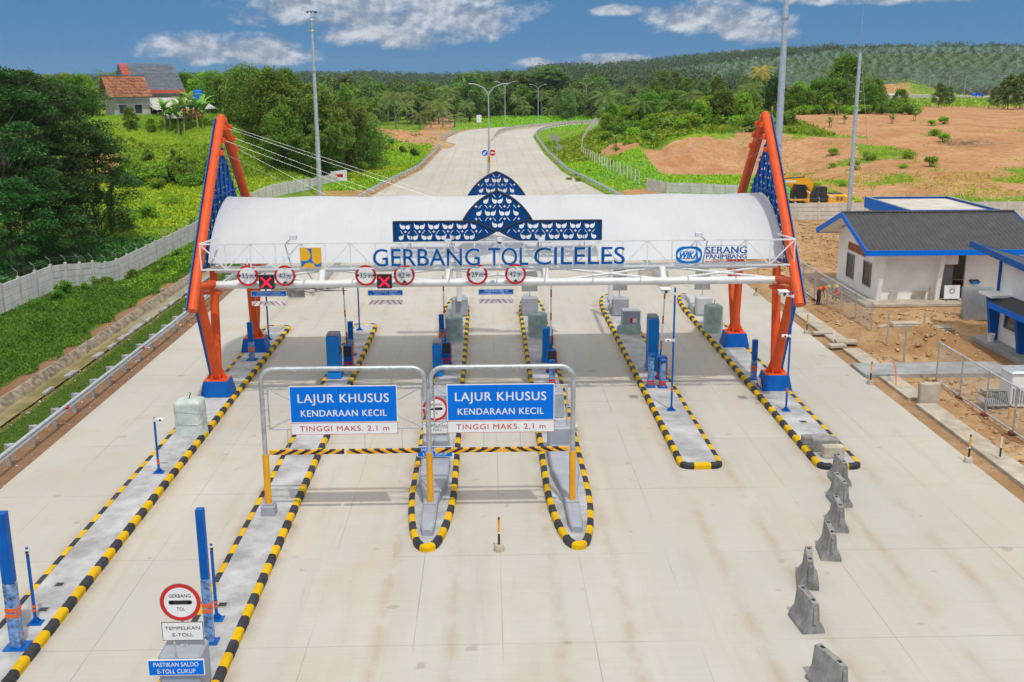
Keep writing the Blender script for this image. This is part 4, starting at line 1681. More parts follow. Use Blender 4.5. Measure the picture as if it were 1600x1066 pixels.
# ------------------------------------------------------------------ the canopy over the lanes
CX, CY = .40, 50.5
XL, XR = -12.3, 13.1
canopy = thing('toll_canopy', 'white vaulted toll canopy between two orange pointed steel frames', 'toll canopy', (CX, CY, 0))
LC = local(canopy)

half = [(-4.42, 6.22), (-4.05, 6.72), (-3.55, 7.22), (-2.85, 7.72), (-1.95, 8.18), (-1.0, 8.50), (-.35, 8.62)]
prof = half + [(0, 8.645)] + [(-y, z) for y, z in half[::-1]]
nx_ = 96
x0, x1 = XL + .12, XR - .02
vs, fs = [], []
for i in range(nx_ + 1):
    x = x0 + (x1 - x0) * i / nx_
    sag = -.06 * math.sin((x - x0) / 4.2 * math.pi) ** 2
    for y, z in prof:
        k = 1 - abs(y) / 4.42
        wr = .018 * mnoise.noise(Vector((x * .9, y * .8, 3.0)))
        vs.append((x, CY + y, z + sag * (.3 + .7 * k) + .03 + wr))
q = len(prof)
for i in range(nx_):
    for j in range(q - 1):
        fs.append((i * q + j, (i + 1) * q + j, (i + 1) * q + j + 1, i * q + j + 1))
mb = MB(LC)
mb.add(vs, fs)
mb.build('roof_membrane', M['membrane'], canopy, ang=60)
M['edge_band'] = mat('pale_lilac_roof_edge', (.50, .50, .56), .5, var=.05)
for x in (x0 - .03, x1 + .03):
    mb = MB(LC)
    vs, fs = [], []
    for y, z in prof:
        vs += [(x - .03, CY + y, z + .06), (x + .03, CY + y, z + .06), (x + .03, CY + y * .965, z - .22), (x - .03, CY + y * .965, z - .22)]
    for j in range(len(prof) - 1):
        for a, b in ((0, 1), (1, 2), (2, 3), (3, 0)):
            fs.append((4 * j + a, 4 * j + b, 4 * j + 4 + b, 4 * j + 4 + a))
    mb.add(vs, [tuple(reversed(f)) for f in fs])
    mb.build('roof_edge', M['edge_band'], canopy, ang=60)
# inner arches that carry the sheet
for i in range(4):
    x = x0 + .3 + (x1 - x0 - .6) * i / 3
    mb = MB(LC)
    mb.tube([(x, CY + y * .985, z - .12) for y, z in prof], .06, 8)
    mb.build('arch_rib', M['white_tube'], canopy)
# chord tubes and braces, front and rear
for s_ in (-1, 1):
    yl, yu = CY + s_ * 4.8, CY + s_ * 4.02
    mb = MB(LC)
    mb.cyl((XL + .25, yl, 5.36), (XR - .2, yl, 5.36), .165, n=18)
    mb.build('chord_tube', M['white_tube'], canopy)
    mb = MB(LC)
    mb.cyl((XL + .25, yu, 5.90), (XR - .2, yu, 5.90), .15, n=16)
    mb.build('chord_tube', M['white_tube'], canopy)
    n = 5
    for i in range(n):
        a, b = XL + .4 + (XR - XL - .7) * i / n, XL + .4 + (XR - XL - .7) * (i + 1) / n
        for z0, z1, y0, y1 in ((5.42, 5.86, yl, yu), (5.86, 5.42, yu, yl)):
            mb = MB(LC)
            mb.cyl((a, y0, z0), (b, y1, z1), .055, n=10)
            mb.build('cross_brace', M['white_tube'], canopy)
# struts between front and rear chords with grey post stubs
for x in (-7.3, -1.75, 2.55, 7.75):
    mb = MB(LC)
    mb.cyl((x, CY - 4.75, 5.36), (x, CY + 4.75, 5.36), .13, n=10)
    mb.build('tie_strut', M['white_tube'], canopy)
    mb = MB(LC)
    mb.cyl((x, CY - 4.75, 5.36), (x, CY - 4.05, 5.95), .15, n=14)
    mb.build('junction_block', M['white_tube'], canopy)
for x in (-1.72, 7.3):
    mb = MB(LC)
    mb.cyl((x, CY + 11.4, 1.2), (x, CY + 11.4, 5.3), .16, n=14)
    mb.cyl((x, CY + 11.4, 5.2), (x, CY + 4.8, 5.3), .11, n=10)
    mb.build('column', M['white_tube'], canopy)


def bez(p0, p1, p2, n=8):
    return [Vector(p0) * (1 - t) ** 2 + Vector(p1) * 2 * t * (1 - t) + Vector(p2) * t * t for t in [i / n for i in range(n + 1)]]


APEX = 12.35
for X_, o in ((XL, -1), (XR, 1)):
    A = [Vector((X_, CY + s_ * 7.2, 4.72)) for s_ in (-1, 1)]
    top = Vector((X_, CY, APEX))
    for s_, a in zip((-1, 1), A):
        # slightly bowed leaning tube
        mid = (a + top) / 2 + Vector((0, s_ * .20, .14))
        path = bez(a, mid, top + Vector((0, s_ * .16, -.10)), 9)
        mb = MB(LC)
        mb.tube(path, .205, 18)
        mb.ell(top + Vector((0, s_ * .05, -.06)), (.205, .23, .22), nu=18, nv=10) if s_ < 0 else None
        mb.build('leaning_tube', M['orange'], canopy)
        # thin blue fin on the outer side
        for p, p2 in zip(path[:-1], path[1:]):
            pass
        mb = MB(LC)
        vs, fs = [], []
        for p in path:
            for dx, dn in ((.20, -.06), (.245, -.06), (.245, .20), (.20, .20)):
                vs.append((X_ + o * dx, p.y + s_ * dn * .8, p.z + dn * .5))
        for k in range(len(path) - 1):
            for e in range(4):
                fs.append((4 * k + e, 4 * k + (e + 1) % 4, 4 * k + 4 + (e + 1) % 4, 4 * k + 4 + e))
        fs += [(3, 2, 1, 0), (4 * len(path) - 4, 4 * len(path) - 3, 4 * len(path) - 2, 4 * len(path) - 1)]
        mb.add(vs, fs)
        mb.build('edge_fin', M['blue'], canopy, smooth=False)
        # cable lugs
        for t in (.80, .87, .94):
            p = a.lerp(top, t) + Vector((-o * .22, s_ * .05, 0))
            mb = MB(LC)
            mb.box(p, (.28, .06, .24), b=.02)
            mb.build('cable_lug', M['orange'], canopy)
            rx = CX + (X_ - CX) * {.94: .22, .87: .42, .80: .64}[t]
            mb = MB(LC)
            mb.cyl(p + Vector((-o * .1, 0, 0)), (rx, CY + s_ * .9, 8.62), .0045, n=5)
            mb.build('stay_cable', M['wire'], canopy)
        # V shaped legs on the pedestal
        foot = Vector((X_, CY + s_ * 4.05, 1.0))
        t0 = a.lerp(top, .13)
        for dst, r0, r1 in ((t0, .23, .18), (Vector((X_, CY + s_ * 3.35, 5.85)), .22, .18)):
            mb = MB(LC)
            b = foot + (dst - foot).normalized() * .1
            mb.tube([b, b.lerp(dst, .5), dst], [r0, (r0 + r1) / 2, r1], 18)
            mb.build('leg', M['orange'], canopy)
        mb = MB(LC)
        for ang in range(6):
            ca, sa = math.cos(ang * math.pi / 3), math.sin(ang * math.pi / 3)
            p = foot
            nrm_ = Vector((-sa, ca, 0)) * .015
            w_ = [p + Vector((ca * .17, sa * .17, .60)), p + Vector((ca * .46, sa * .44, -.08)), p + Vector((ca * .15, sa * .15, -.08))]
            mb.add([v + nrm_ for v in w_] + [v - nrm_ for v in w_], [(0, 1, 2), (5, 4, 3), (0, 3, 4, 1), (1, 4, 5, 2), (2, 5, 3, 0)])
        mb.box(foot + Vector((0, 0, -.09)), (1.04, .92, .05))
        mb.build('foot_plate', M['orange'], canopy)
        mb = MB(LC)
        mb.box((X_, CY + s_ * 4.05, .54), (1.36, 1.18, .72), taper=(.80, .82), b=.02)
        mb.build('pedestal', M['blue'], canopy)
        # knee joint that takes the white chord tubes
        mb = MB(LC)
        k0 = a.lerp(top, .10)
        mb.cyl(k0 + Vector((0, 0, .1)), (X_ - o * .35, CY + s_ * 4.8, 5.40), .165, n=16)
        mb.cyl((X_ - o * .05, CY + s_ * 4.8, 5.37), (X_ - o * .35, CY + s_ * 4.8, 5.37), .205, n=16)
        mb.box((X_ - o * .22, CY + s_ * 4.7, 5.02), (.8, .5, .12), b=.02)
        mb.build('knee_joint', M['orange'], canopy)
        mb = MB(LC)
        f0, f1 = foot + Vector((o * .23, s_ * .06, .1)), t0 + Vector((o * .21, s_ * .06, 0))
        mb.beam(f0, f1, .04, .20, up=(1, 0, 0))
        mb.build('edge_fin', M['blue'], canopy, smooth=False)
    # pierced blue screen inside the frame
    mb = MB(LC)
    xs = X_ + o * .24
    zb = 5.9
    hw = lambda z: (APEX - .5 - z) / (APEX - 4.55) * 7.35
    for z in np.arange(zb, 11.5, 1.45):
        mb.box((xs, CY, z), (.06, 2 * hw(z), .10))
    for y in np.arange(-5.6, 5.7, .8):
        zt = APEX - .6 - abs(y) / 7.35 * (APEX - 4.55)
        if zt - zb > .3:
            mb.box((xs, CY + y, (zb + zt) / 2), (.05, .10, zt - zb))
    mb.build('screen_frame', M['blue'], canopy, smooth=False)
    holes = []
    step = .40
    for iz in range(18):
        for iy in range(-16, 17):
            y, z = iy * step * 1.25 + (.25 if iz % 2 else 0), zb + .35 + iz * step * .8
            if abs(y) < hw(z + .25) - .28:
                if (iy + iz) % 3 == 0:
                    holes.append([(y - .17, z), (y, z - .13), (y + .17, z), (y, z + .13)])
                else:
                    holes.append([(y - .16, z + .09), (y - .13, z - .08), (y, z - .12), (y + .13, z - .08), (y + .16, z + .09), (y + .05, z - .01), (y - .05, z - .01)])
    vsh, fsh = curve_fill([(-hw(zb), zb), (hw(zb), zb), (0, APEX - .55)], holes, .012)
    mb = MB(LC)
    mb.add([(xs + .05 * o + v.z, CY + v.x, v.y) for v in vsh], fsh)
    mb.build('pierced_screen', M['blue'], canopy, smooth=False)

# ------------------------------------------------------------------ the sign truss along the front
truss = thing('sign_truss', 'white open steel truss carrying the gate name across the canopy front', 'truss', (CX, 44.5, 6.24))
LT = local(truss)
tx0, tx1, zb_, zt_, TY = -12.12, 13.1, 6.24, 7.33, 44.5
nb = 24
nodes = [tx0 + (tx1 - tx0) * i / nb for i in range(nb + 1)]
for z in (zb_, zt_):
    mb = MB(LT)
    mb.beam((tx0, TY, z), (tx1, TY, z), .06, .06)
    mb.build('chord', M['white_tube'], truss, smooth=False)
for i, x in enumerate(nodes):
    mb = MB(LT)
    mb.beam((x, TY, zb_), (x, TY, zt_), .048, .048, up=(0, 1, 0))
    mb.build('upright', M['white_tube'], truss, smooth=False)
    if i < nb:
        a, b = (zt_, zb_) if i % 2 == 0 else (zb_, zt_)
        mb = MB(LT)
        mb.beam((x, TY + .01, a), (nodes[i + 1], TY + .01, b), .046, .046, up=(0, 1, 0))
        mb.build('diagonal', M['white_tube'], truss, smooth=False)
    if i % 2 == 0:
        mb = MB(LT)
        mb.beam((x, TY, zb_ - .01), (x, CY - 4.1, 5.98), .05, .05)
        mb.build('outrigger', M['white_tube'], truss, smooth=False)
for x, sx in ((tx0, 1), (tx1, -1)):
    mb = MB(LT)
    mb.beam((x, TY, zt_), (x + sx * .30, TY + 1.7, zt_), .07, .07)
    mb.build('return_rail', M['white_tube'], truss, smooth=False)

# gate name
name = thing('gate_name', 'large blue letters spelling the gate name on the white truss', 'lettering', (.5, 44.36, 6.38))
LN = local(name)


def word(w, pxa, pxb, pya, pyb, par, mats, cap_m=None):
    a, b = P(pxa, pyb, 44.36), P(pxb, pya, 44.36)
    wd, cap = b.x - a.x, b.z - a.z
    c = Vector(((a.x + b.x) / 2, 44.36, (a.z + b.z) / 2))
    mb = MB(local(par))
    mb.text(w, cap, c + Vector((0, .03, 0)), 1, width=wd + .02, depth=.02, bold=.035)
    mb.text(w, cap, c + Vector((0, -.01, 0)), 0, width=wd, depth=.025)
    return mb


for w, a, b, y0, y1 in (('GERBANG', 583.5, 749.5, 387.5, 416.2), ('TOL', 763, 825.5, 386.5, 414.6), ('CILELES', 834.5, 976.5, 385.2, 413.6)):
    word(w, a, b, y0, y1, name, None).build('word', [M['letter_blue'], M['sign_white']], name, smooth=False)

# ministry emblem: yellow plate with blue swash
e0, e1 = P(469.5, 418.5, 44.33), P(501.5, 387, 44.33)
ew, eh = e1.x - e0.x, e1.z - e0.z
emb = thing('emblem_plate', 'square yellow and blue emblem plate on the truss left of the gate name', 'emblem', (e0.x, 44.33, e0.z))
mb = MB()
mb.box((ew / 2, .02, eh / 2), (ew, .04, eh), 0)


def flat(poly, m, y):
    mb.add([(x * ew, y, z * eh) for x, z in poly], [tuple(range(len(poly)))], m)


flat([(.27, .96), (.56, .96), (.56, .36), (.66, .20), (.80, .16), (.93, .22), (.965, .34), (.965, .04), (.72, .04), (.70, .045), (.64, .17), (.52, .245), (.40, .26), (.22, .20), (.115, .05), (.05, .04), (.035, .35), (.30, .34), (.41, .40), (.48, .50), (.50, .62), (.47, .76), (.38, .90)], 1, -.004)
mb.build('plate', [mat('emblem_yellow', (.78, .42, .01), .4, var=.03), mat('emblem_blue', (.0, .15, .50), .4, var=.03)], emb, smooth=False)

# oval company mark and road operator lettering
l0, l1 = P(1055.5, 412, 44.34), P(1097.5, 385, 44.34)
lw, lh = l1.x - l0.x, l1.z - l0.z
logo = thing('company_logo', 'blue oval company logo ring on the right part of the truss', 'logo', ((l0.x + l1.x) / 2, 44.34, (l0.z + l1.z) / 2))
outer = []
for i in range(64):
    a = 2 * math.pi * i / 64
    ca, sa = math.cos(a), math.sin(a)
    outer.append((math.copysign(abs(ca) ** .55, ca) * lw / 2, math.copysign(abs(sa) ** .75, sa) * lh / 2))
inner = [(math.cos(2 * math.pi * i / 48) * lw * .435, math.sin(2 * math.pi * i / 48) * lh * .37) for i in range(48)]
vsh, fsh = curve_fill(outer, [inner], .012)
mb = MB()
mb.add([(v.x, -v.z, v.y) for v in vsh], [tuple(f) for f in fsh])
mb.build('ring', M['logo_blue'], logo, smooth=False)
mb = MB()
sl = .22
mb.text('WIKA', lh * .40, (-.0, -.013, -.01), 0, width=lw * .74, depth=.004, bold=.07, uy=Vector((sl, 0, 1)))
for zz in (lh * .215, -lh * .215):
    mb.box((0, 0, zz), (lw * .77, .02, lh * .03))
mb.build('lettering', M['logo_blue'], logo, smooth=False)

op = thing('operator_lettering', 'blue two line toll road operator lettering beside the oval logo', 'lettering', (P(1135, 398, 44.34).x, 44.34, 6.6))
LO = local(op)
for w, a, b, y0, y1, mt, bo in (('SERANG', 1103, 1167, 385, 396.2, 'letter_blue', .035), ('PANIMBANG', 1103, 1167, 397.0, 404.6, 'letter_blue', .035), ('TOL  ROAD', 1102, 1165, 407.6, 410.6, 'sign_red', .02)):
    p0, p1 = P(a, y1, 44.34), P(b, y0, 44.34)
    mb = MB(LO)
    mb.text(w, p1.z - p0.z, ((p0.x + p1.x) / 2, 44.34, (p0.z + p1.z) / 2), 0, width=p1.x - p0.x, depth=.012, bold=bo, space=1.6 if 'ROAD' in w else 1.0)
    mb.build('line', M[mt], op, smooth=False)
mb = MB(LO)
for z in (6.24 + .18, 6.24 + .53, 6.24 + .86):
    mb.box((P(1135, 398, 44.38).x, 44.40, z), (1.8, .02, .02))
mb.build('rail', M['galv'], op, smooth=False)


# ------------------------------------------------------------------ pierced ornament: pointed arch over two crossing bands
def inside(p, poly):
    r = False
    j = len(poly) - 1
    for i in range(len(poly)):
        xi, yi = poly[i]
        xj, yj = poly[j]
        if (yi > p[1]) != (yj > p[1]) and p[0] < (xj - xi) * (p[1] - yi) / (yj - yi) + xi:
            r = not r
        j = i
    return r


def edge_d(p, poly):
    best = 9
    for i in range(len(poly)):
        a, b = Vector(poly[i - 1]), Vector(poly[i])
        d = b - a
        t = max(0, min(1, (Vector(p) - a).dot(d) / max(1e-9, d.length_squared)))
        best = min(best, (a + d * t - Vector(p)).length)
    return best


def qb(a, b, c, n=10):
    return [((1 - t) ** 2 * a[0] + 2 * t * (1 - t) * b[0] + t * t * c[0], (1 - t) ** 2 * a[1] + 2 * t * (1 - t) * b[1] + t * t * c[1]) for t in [i / n for i in range(1, n + 1)]]


OY = 45.9
k_ = (P(800, 340, OY).x - P(700, 340, OY).x) / 100.0          # metres per pixel there
oc = P(777.5, 360, OY)
U = lambda px, py: ((px - 777.5) * k_, -(py - 360) * k_ * 1.0 + (px - 777.5) * k_ * -.0)
arch = [U(777.5, 362)] + qb(U(777.5, 362), U(807, 345), U(832, 344)) + qb(U(832, 344), U(812, 309), U(777.5, 298)) + qb(U(777.5, 298), U(743, 309), U(723, 344)) + qb(U(723, 344), U(748, 345), U(777.5, 362))[:-1]
bandL = [U(614.5, 345), ] + [U(733, 345)] + qb(U(733, 345), U(750, 346), U(774.5, 361.5)) + qb(U(774.5, 361.5), U(748, 377.5), U(730, 377.5)) + [U(614.5, 377.5)]
bandR = [(-x, y) for x, y in bandL]
arch = arch[::-1]


def motif(cx, cy, s):
    w = [(-.50, .30), (-.43, .17), (-.34, .06), (-.30, .17), (-.25, .05), (-.20, .14), (-.15, .02), (-.10, .10), (-.03, .0), (-.025, -.17), (-.10, -.25), (-.22, -.29), (-.36, -.25), (-.46, -.12), (-.51, .07)]
    a = [(cx + x * s, cy + y * s) for x, y in w]
    return [a, [(2 * cx - x, y) for x, y in a]]


ROWS_Y = ((313.5, 332.5, 351.0), (352.6, 369.4))
STAR_Y = ((305.5, 322.5, 342.0), (361.0,))


def pattern(poly, kind_):
    holes = []
    for r in range(-1, 5):
        for c in range(-10, 11):
            yc = ROWS_Y[kind_][r] if 0 <= r < len(ROWS_Y[kind_]) else None
            cand = []
            if yc is not None:
                cx, cy = ((c + (.5 if (r + kind_) % 2 else 0)) * 22.2) * k_, (360 - yc) * k_
                cand = motif(cx, cy, 16.5 * k_)
            if not 0 <= r < len(STAR_Y[kind_]):
                for hole in cand:
                    if all(inside(p, poly) and edge_d(p, poly) > .05 for p in hole):
                        holes.append(hole)
                continue
            sx, sy = (c + .5) * 22.2 * k_, (360 - STAR_Y[kind_][r]) * k_
            d = 2.6 * k_
            cand.append([(sx, sy + d), (sx + d * .3, sy + d * .3), (sx + d, sy), (sx + d * .3, sy - d * .3), (sx, sy - d), (sx - d * .3, sy - d * .3), (sx - d, sy), (sx - d * .3, sy + d * .3)])
            for sg in (-1, 1):
                lean = (-sg if r % 2 == 0 else sg) if kind_ == 0 else sg
                bx, by = sx + sg * 6.2 * k_, sy - .4 * k_
                cand.append([(bx - lean * 2.2 * k_ - .6 * k_, by - 2.6 * k_), (bx - lean * 2.2 * k_ + .6 * k_, by - 2.6 * k_), (bx + lean * 2.2 * k_ + .6 * k_, by + 2.6 * k_), (bx + lean * 2.2 * k_ - .6 * k_, by + 2.6 * k_)])
            for hole in cand:
                if all(inside(p, poly) and edge_d(p, poly) > .05 for p in hole):
                    holes.append(hole)
    return holes


def border(poly, w, y0, y1, mb):
    n = len(poly)
    for i in range(n):
        a, b = poly[i], poly[(i + 1) % n]
        if (Vector(a) - Vector(b)).length > .004:
            mb.beam((a[0], (y0 + y1) / 2, a[1]), (b[0], (y0 + y1) / 2, b[1]), w, abs(y1 - y0), up=(0, 1, 0))


def ornament(label, loc):
    r = thing('pierced_ornament', label, 'ornament', loc, group='blue pierced ornaments on the canopy')
    for nm, poly, ox, oy, dy in (('arch_panel', arch, 0, 2.5 * k_, 0.0), ('band_panel', bandL, -11.1 * k_ - 5 * 22.2 * k_ * 0, 4.0 * k_, -.03), ('band_panel', bandR, 11.1 * k_, 4.0 * k_, -.03)):
        if nm == 'band_panel':
            hs = pattern(poly, 1)
        else:
            hs = pattern(poly, 0)
        vsh, fsh = curve_fill(poly, hs, .012)
        mb = MB()
        mb.add([(v.x, dy - v.z, v.y) for v in vsh], fsh)
        mb.build(nm, M['navy'], r, smooth=False)
        mb = MB()
        border(poly, .055, dy - .05, dy + .05, mb)
        mb.build('trim', M['navy_edge'], r, smooth=False)
    mb = MB()
    for x in (-3.8, -1.9, 1.9, 3.8):
        mb.beam((x, .08, -.75), (x, .08, .4), .05, .05, up=(0, 1, 0))
        mb.beam((x, .08, .2), (x, .9, .2), .04, .04)
    mb.build('bracket', M['white_tube'], r, smooth=False)
    return r


o1 = ornament('blue pierced ornament band with pointed arch over the gate name', (oc.x, OY, oc.z))
dup(o1, (oc.x + .05, CY + 4.7, oc.z + .04), 0, 'blue pierced arch showing behind the canopy ridge')


# ------------------------------------------------------------------ limit signs, lane signals, clearance boards
def limit_sign(label, px, py, txt, wide):
    p = P(px, py, 45.25)
    r = thing('limit_sign', label, 'road sign', p, group='round red rimmed limit signs')
    mb = MB()
    n = 40
    mb.cyl((0, .012, 0), (0, 0, 0), .46, n=n, m=3)
    for r0, r1, m, y in ((.36, .455, 0, -.003),):
        vs = [(r_ * math.cos(2 * math.pi * i / n), y, r_ * math.sin(2 * math.pi * i / n)) for r_ in (r0, r1) for i in range(n)]
        mb.add(vs, [(i, (i + 1) % n, n + (i + 1) % n, n + i) for i in range(n)], m)
    mb.add([(.362 * math.cos(2 * math.pi * i / n), -.002, .362 * math.sin(2 * math.pi * i / n)) for i in range(n)], [tuple(range(n))], 1)
    mb.text(txt, .225, (0, -.005, 0), 2, width=.50 if not wide else .48)
    if wide:
        for s_ in (-1, 1):
            mb.add([(s_ * .275, -.0065, 0), (s_ * .365, -.0065, .075), (s_ * .365, -.0065, -.075)], [(0, 1, 2) if s_ < 0 else (0, 2, 1)], 2)
    else:
        for s_ in (-1, 1):
            mb.add([(0, -.005, s_ * .215), (.12, -.005, s_ * .345), (-.12, -.005, s_ * .345)], [(0, 1, 2) if s_ > 0 else (0, 2, 1)], 2)
    mb.build('disc', [M['sign_red'], M['sign_white'], M['sign_black'], M['sign_back']], r, smooth=False)
    mb = MB()
    mb.beam((0, .05, -.3), (0, .05, .75), .05, .05, up=(0, 1, 0))
    mb.beam((0, .05, 0), (0, .4, 0), .05, .05)
    mb.build('bracket', M['white_tube'], r, smooth=False)
    return r


for lb, px, py, t, wd in (('3,5 m width limit sign left of the first red lane cross', 387, 431, '3,5 m', True), ('4,2 m height limit sign right of the first red lane cross', 445, 431, '4,2 m', False),
                          ('3,5 m width limit sign left of the second red lane cross', 571.5, 430.5, '3,5 m', True), ('4,2 m height limit sign right of the second red lane cross', 631.5, 430, '4,2 m', False),
                          ('2,9 m width limit sign under the gate name', 745.5, 429, '2,9 m', True), ('rightmost 4,2 m height limit sign above the narrow lane', 805.5, 428.3, '4,2 m', False)):
    limit_sign(lb, px, py, t, wd)


def lane_signal(label, px, py):
    p = P(px, py, 45.2)
    r = thing('lane_signal', label, 'lane signal', p, group='red cross lane signals')
    mb = MB()
    mb.box((0, .12, 0), (.64, .24, .60), b=.02)
    mb.build('housing', M['dark_metal'], r)
    mb = MB()
    for a in (1, -1):
        d = Vector((a, 0, 1)).normalized()
        mb.beam(Vector((0, -.006 - .002 * a, 0)) - d * .31, Vector((0, -.006 - .002 * a, 0)) + d * .31, .085, .006, up=(0, 1, 0))
    mb.build('cross', M['led_red'], r, smooth=False)
    mb = MB()
    mb.add([(-.34, .12, .31), (.34, .12, .31), (.34, -.14, .31), (-.34, -.14, .31), (-.34, .12, .33), (.34, .12, .33), (.34, -.14, .33), (-.34, -.14, .33)],
           [(3, 2, 1, 0), (4, 5, 6, 7), (0, 1, 5, 4), (1, 2, 6, 5), (2, 3, 7, 6), (3, 0, 4, 7)])
    mb.build('hood', M['dark_metal'], r, smooth=False)
    return r


lane_signal('red cross lane signal over the leftmost lane', 416, 441.5)
lane_signal('red cross lane signal over the second lane', 600.5, 440.5)


def clearance(lb1, lb2, pxb, pyb, pxs, pys):
    p = P(pxb, pyb, 45.6)
    r = thing('clearance_board', lb1, 'sign', p, group='blue clearance boards under the canopy')
    mb = MB()
    mb.box((0, 0, 0), (1.54, .03, .25), 1)
    mb.box((0, -.017, 0), (1.50, .004, .21), 0)
    mb.text('TINGGI MAKS. 4200 MM', .075, (0, -.0195, .045), 1, width=1.05, bold=.01)
    for i in range(34):
        if rnd.random() < .82:
            mb.box((-.66 + i * .04, -.0195, -.055), (.026, .002, .03), 1)
    mb.build('board', [M['sign_blue'], M['sign_white']], r, smooth=False)
    q = P(pxs, pys, 45.6)
    for x in (-.62, .62):
        mb = MB()
        mb.cyl((x, .02, .12), (x, .10, 5.15 - p.z), .008, n=6)
        mb.build('hanger', M['galv'], r)
    s = thing('clearance_strip', lb2, 'clearance strip', q, group='red and white clearance strips')
    mb = MB()
    mb.box((0, 0, 0), (1.54, .03, .20), 0)
    for i in range(3):
        for sg in (-1, 1):
            x = sg * (.15 + i * .235)
            w_, l_ = .04, -sg * .09
            mb.prism([(x - l_ - w_, -.098), (x - l_ + w_ * .2, -.098), (x + l_ + w_ * .2, .098), (x + l_ - w_, .098)], (0, -.0155, 0), (1, 0, 0), (0, 0, 1), .002, 1)
    mb.build('strip', [M['sign_white'], M['sign_red']], s, smooth=False)
    for x in (-.62, .62):
        mb = MB()
        mb.cyl((x, .02, .10), (x, .02, p.z - q.z - .12), .007, n=6)
        mb.build('hanger', M['galv'], s)


clearance('blue clearance board under the first red cross', 'red and white strip hanging before the left rear pillar', 420, 459, 421.3, 474.5)
clearance('blue clearance board under the second red cross', 'red and white strip hanging in the second lane', 602, 457.7, 602.5, 472.3)
clearance('blue clearance board in the narrow middle lane', 'red and white strip hanging in the narrow middle lane', 775, 456.2, 775.3, 470.6)


# flood lights on leaning arms above the truss
def flood(label, px0, py0, px1, py1, px2, py2):
    a, b, c = P(px0, py0, 44.62), P(px1, py1, 44.55), P(px2, py2, 44.2)
    r = thing('flood_light', label, 'flood light', a, group='flood lights above the truss')
    LF = local(r)
    mb = MB(LF)
    mb.tube([a, b, c], .03, 8)
    mb.build('arm', M['galv'], r)
    mb = MB(LF)
    mb.box(c + Vector((0, -.05, 0)), (.30, .16, .20), b=.02)
    mb.box(c + Vector((0, -.135, -.01)), (.25, .01, .15), 1)
    mb.build('lamp', [M['galv_light'], M['lens']], r)
    return r


flood('flood light on a bent arm above the emblem plate', 456, 419, 445, 381, 458.5, 371)
flood('flood light on a bent arm over the middle of the gate name', 712, 417, 707, 381, 700, 377)
flood('flood light on a bent arm over the last word of the gate name', 842, 416, 841, 379, 846, 375)
flood('flood light on a bent arm above the oval logo', 1097, 414, 1105, 377, 1091, 366)
p = P(780.5, 377, 44.5)
r = thing('dome_camera', 'small dome camera on the truss below the pointed ornament', 'camera', p)
mb = MB()
mb.cyl((0, 0, .15), (0, 0, -.02), .11, n=14)
mb.build('housing', M['sign_white'], r)
mb = MB()
mb.ell((0, 0, -.03), (.09, .09, .08))
mb.build('dome', M['sign_black'], r)
# ------------------------------------------------------------------ precast walls
def precast(label, pts, n, mat_p, mat_q, zf, hh=1.72, rows=4, barbs=True, step_post=None):
    """posts at equal spacing along a polyline, slotted panels between them"""
    seg = [(Vector(pts[i + 1]) - Vector(pts[i])).length for i in range(len(pts) - 1)]
    tot = sum(seg)
    P_ = []
    for k in range(n + 1):
        d = tot * k / n
        i = 0
        while i < len(seg) - 1 and d > seg[i]:
            d -= seg[i]
            i += 1
        a, b = Vector(pts[i]), Vector(pts[i + 1])
        P_.append(a.lerp(b, min(1, d / seg[i])))
    root = thing('precast_wall', label, 'wall', (P_[0].x, P_[0].y, zf(*P_[0])), group='precast concrete walls')
    LW = local(root)
    for k, p in enumerate(P_):
        z = zf(*p)
        q = P_[min(k + 1, n)] - P_[max(k - 1, 0)]
        rz = math.atan2(q.y, q.x)
        mb = MB(LW)
        mb.box((p.x, p.y, z + hh / 2 - .15), (.17, .17, hh + .50), rz=rz, b=.015)
        ob = mb.build('post', mat_q, root)
        if barbs:
            mb = MB(LW)
            s_ = 1 if barbs == 1 else -1
            nn = Vector((-math.sin(rz), math.cos(rz), 0)) * .28 * s_
            mb.tube([(p.x, p.y, z + hh + .08), (p.x, p.y, z + hh + .36), (p.x + nn.x, p.y + nn.y, z + hh + .60)], .016, 6)
            mb.build('barb_arm', M['wire'], root)
    for k in range(n):
        a, b = P_[k], P_[k + 1]
        za, zb = zf(*a), zf(*b)
        zz = min(za, zb)
        mb = MB(LW)
        ph = hh / rows
        for r_ in range(rows + 1):
            z0 = (r_ - 1) * ph
            A, B = Vector((a.x, a.y, za + z0 + ph / 2)), Vector((b.x, b.y, zb + z0 + ph / 2))
            mb.beam(A, B, .06 + .004 * (r_ % 2), ph - .035, up=(0, 0, 1))
        mb.build('panel', mat_p, root, smooth=False)
    if barbs:
        for q in (.30, .46):
            mb = MB(LW)
            mb.tube([(p.x, p.y, zf(*p) + hh + q) for p in P_], .003, 4)
            mb.build('barbed_wire', M['wire'], root)
    return root


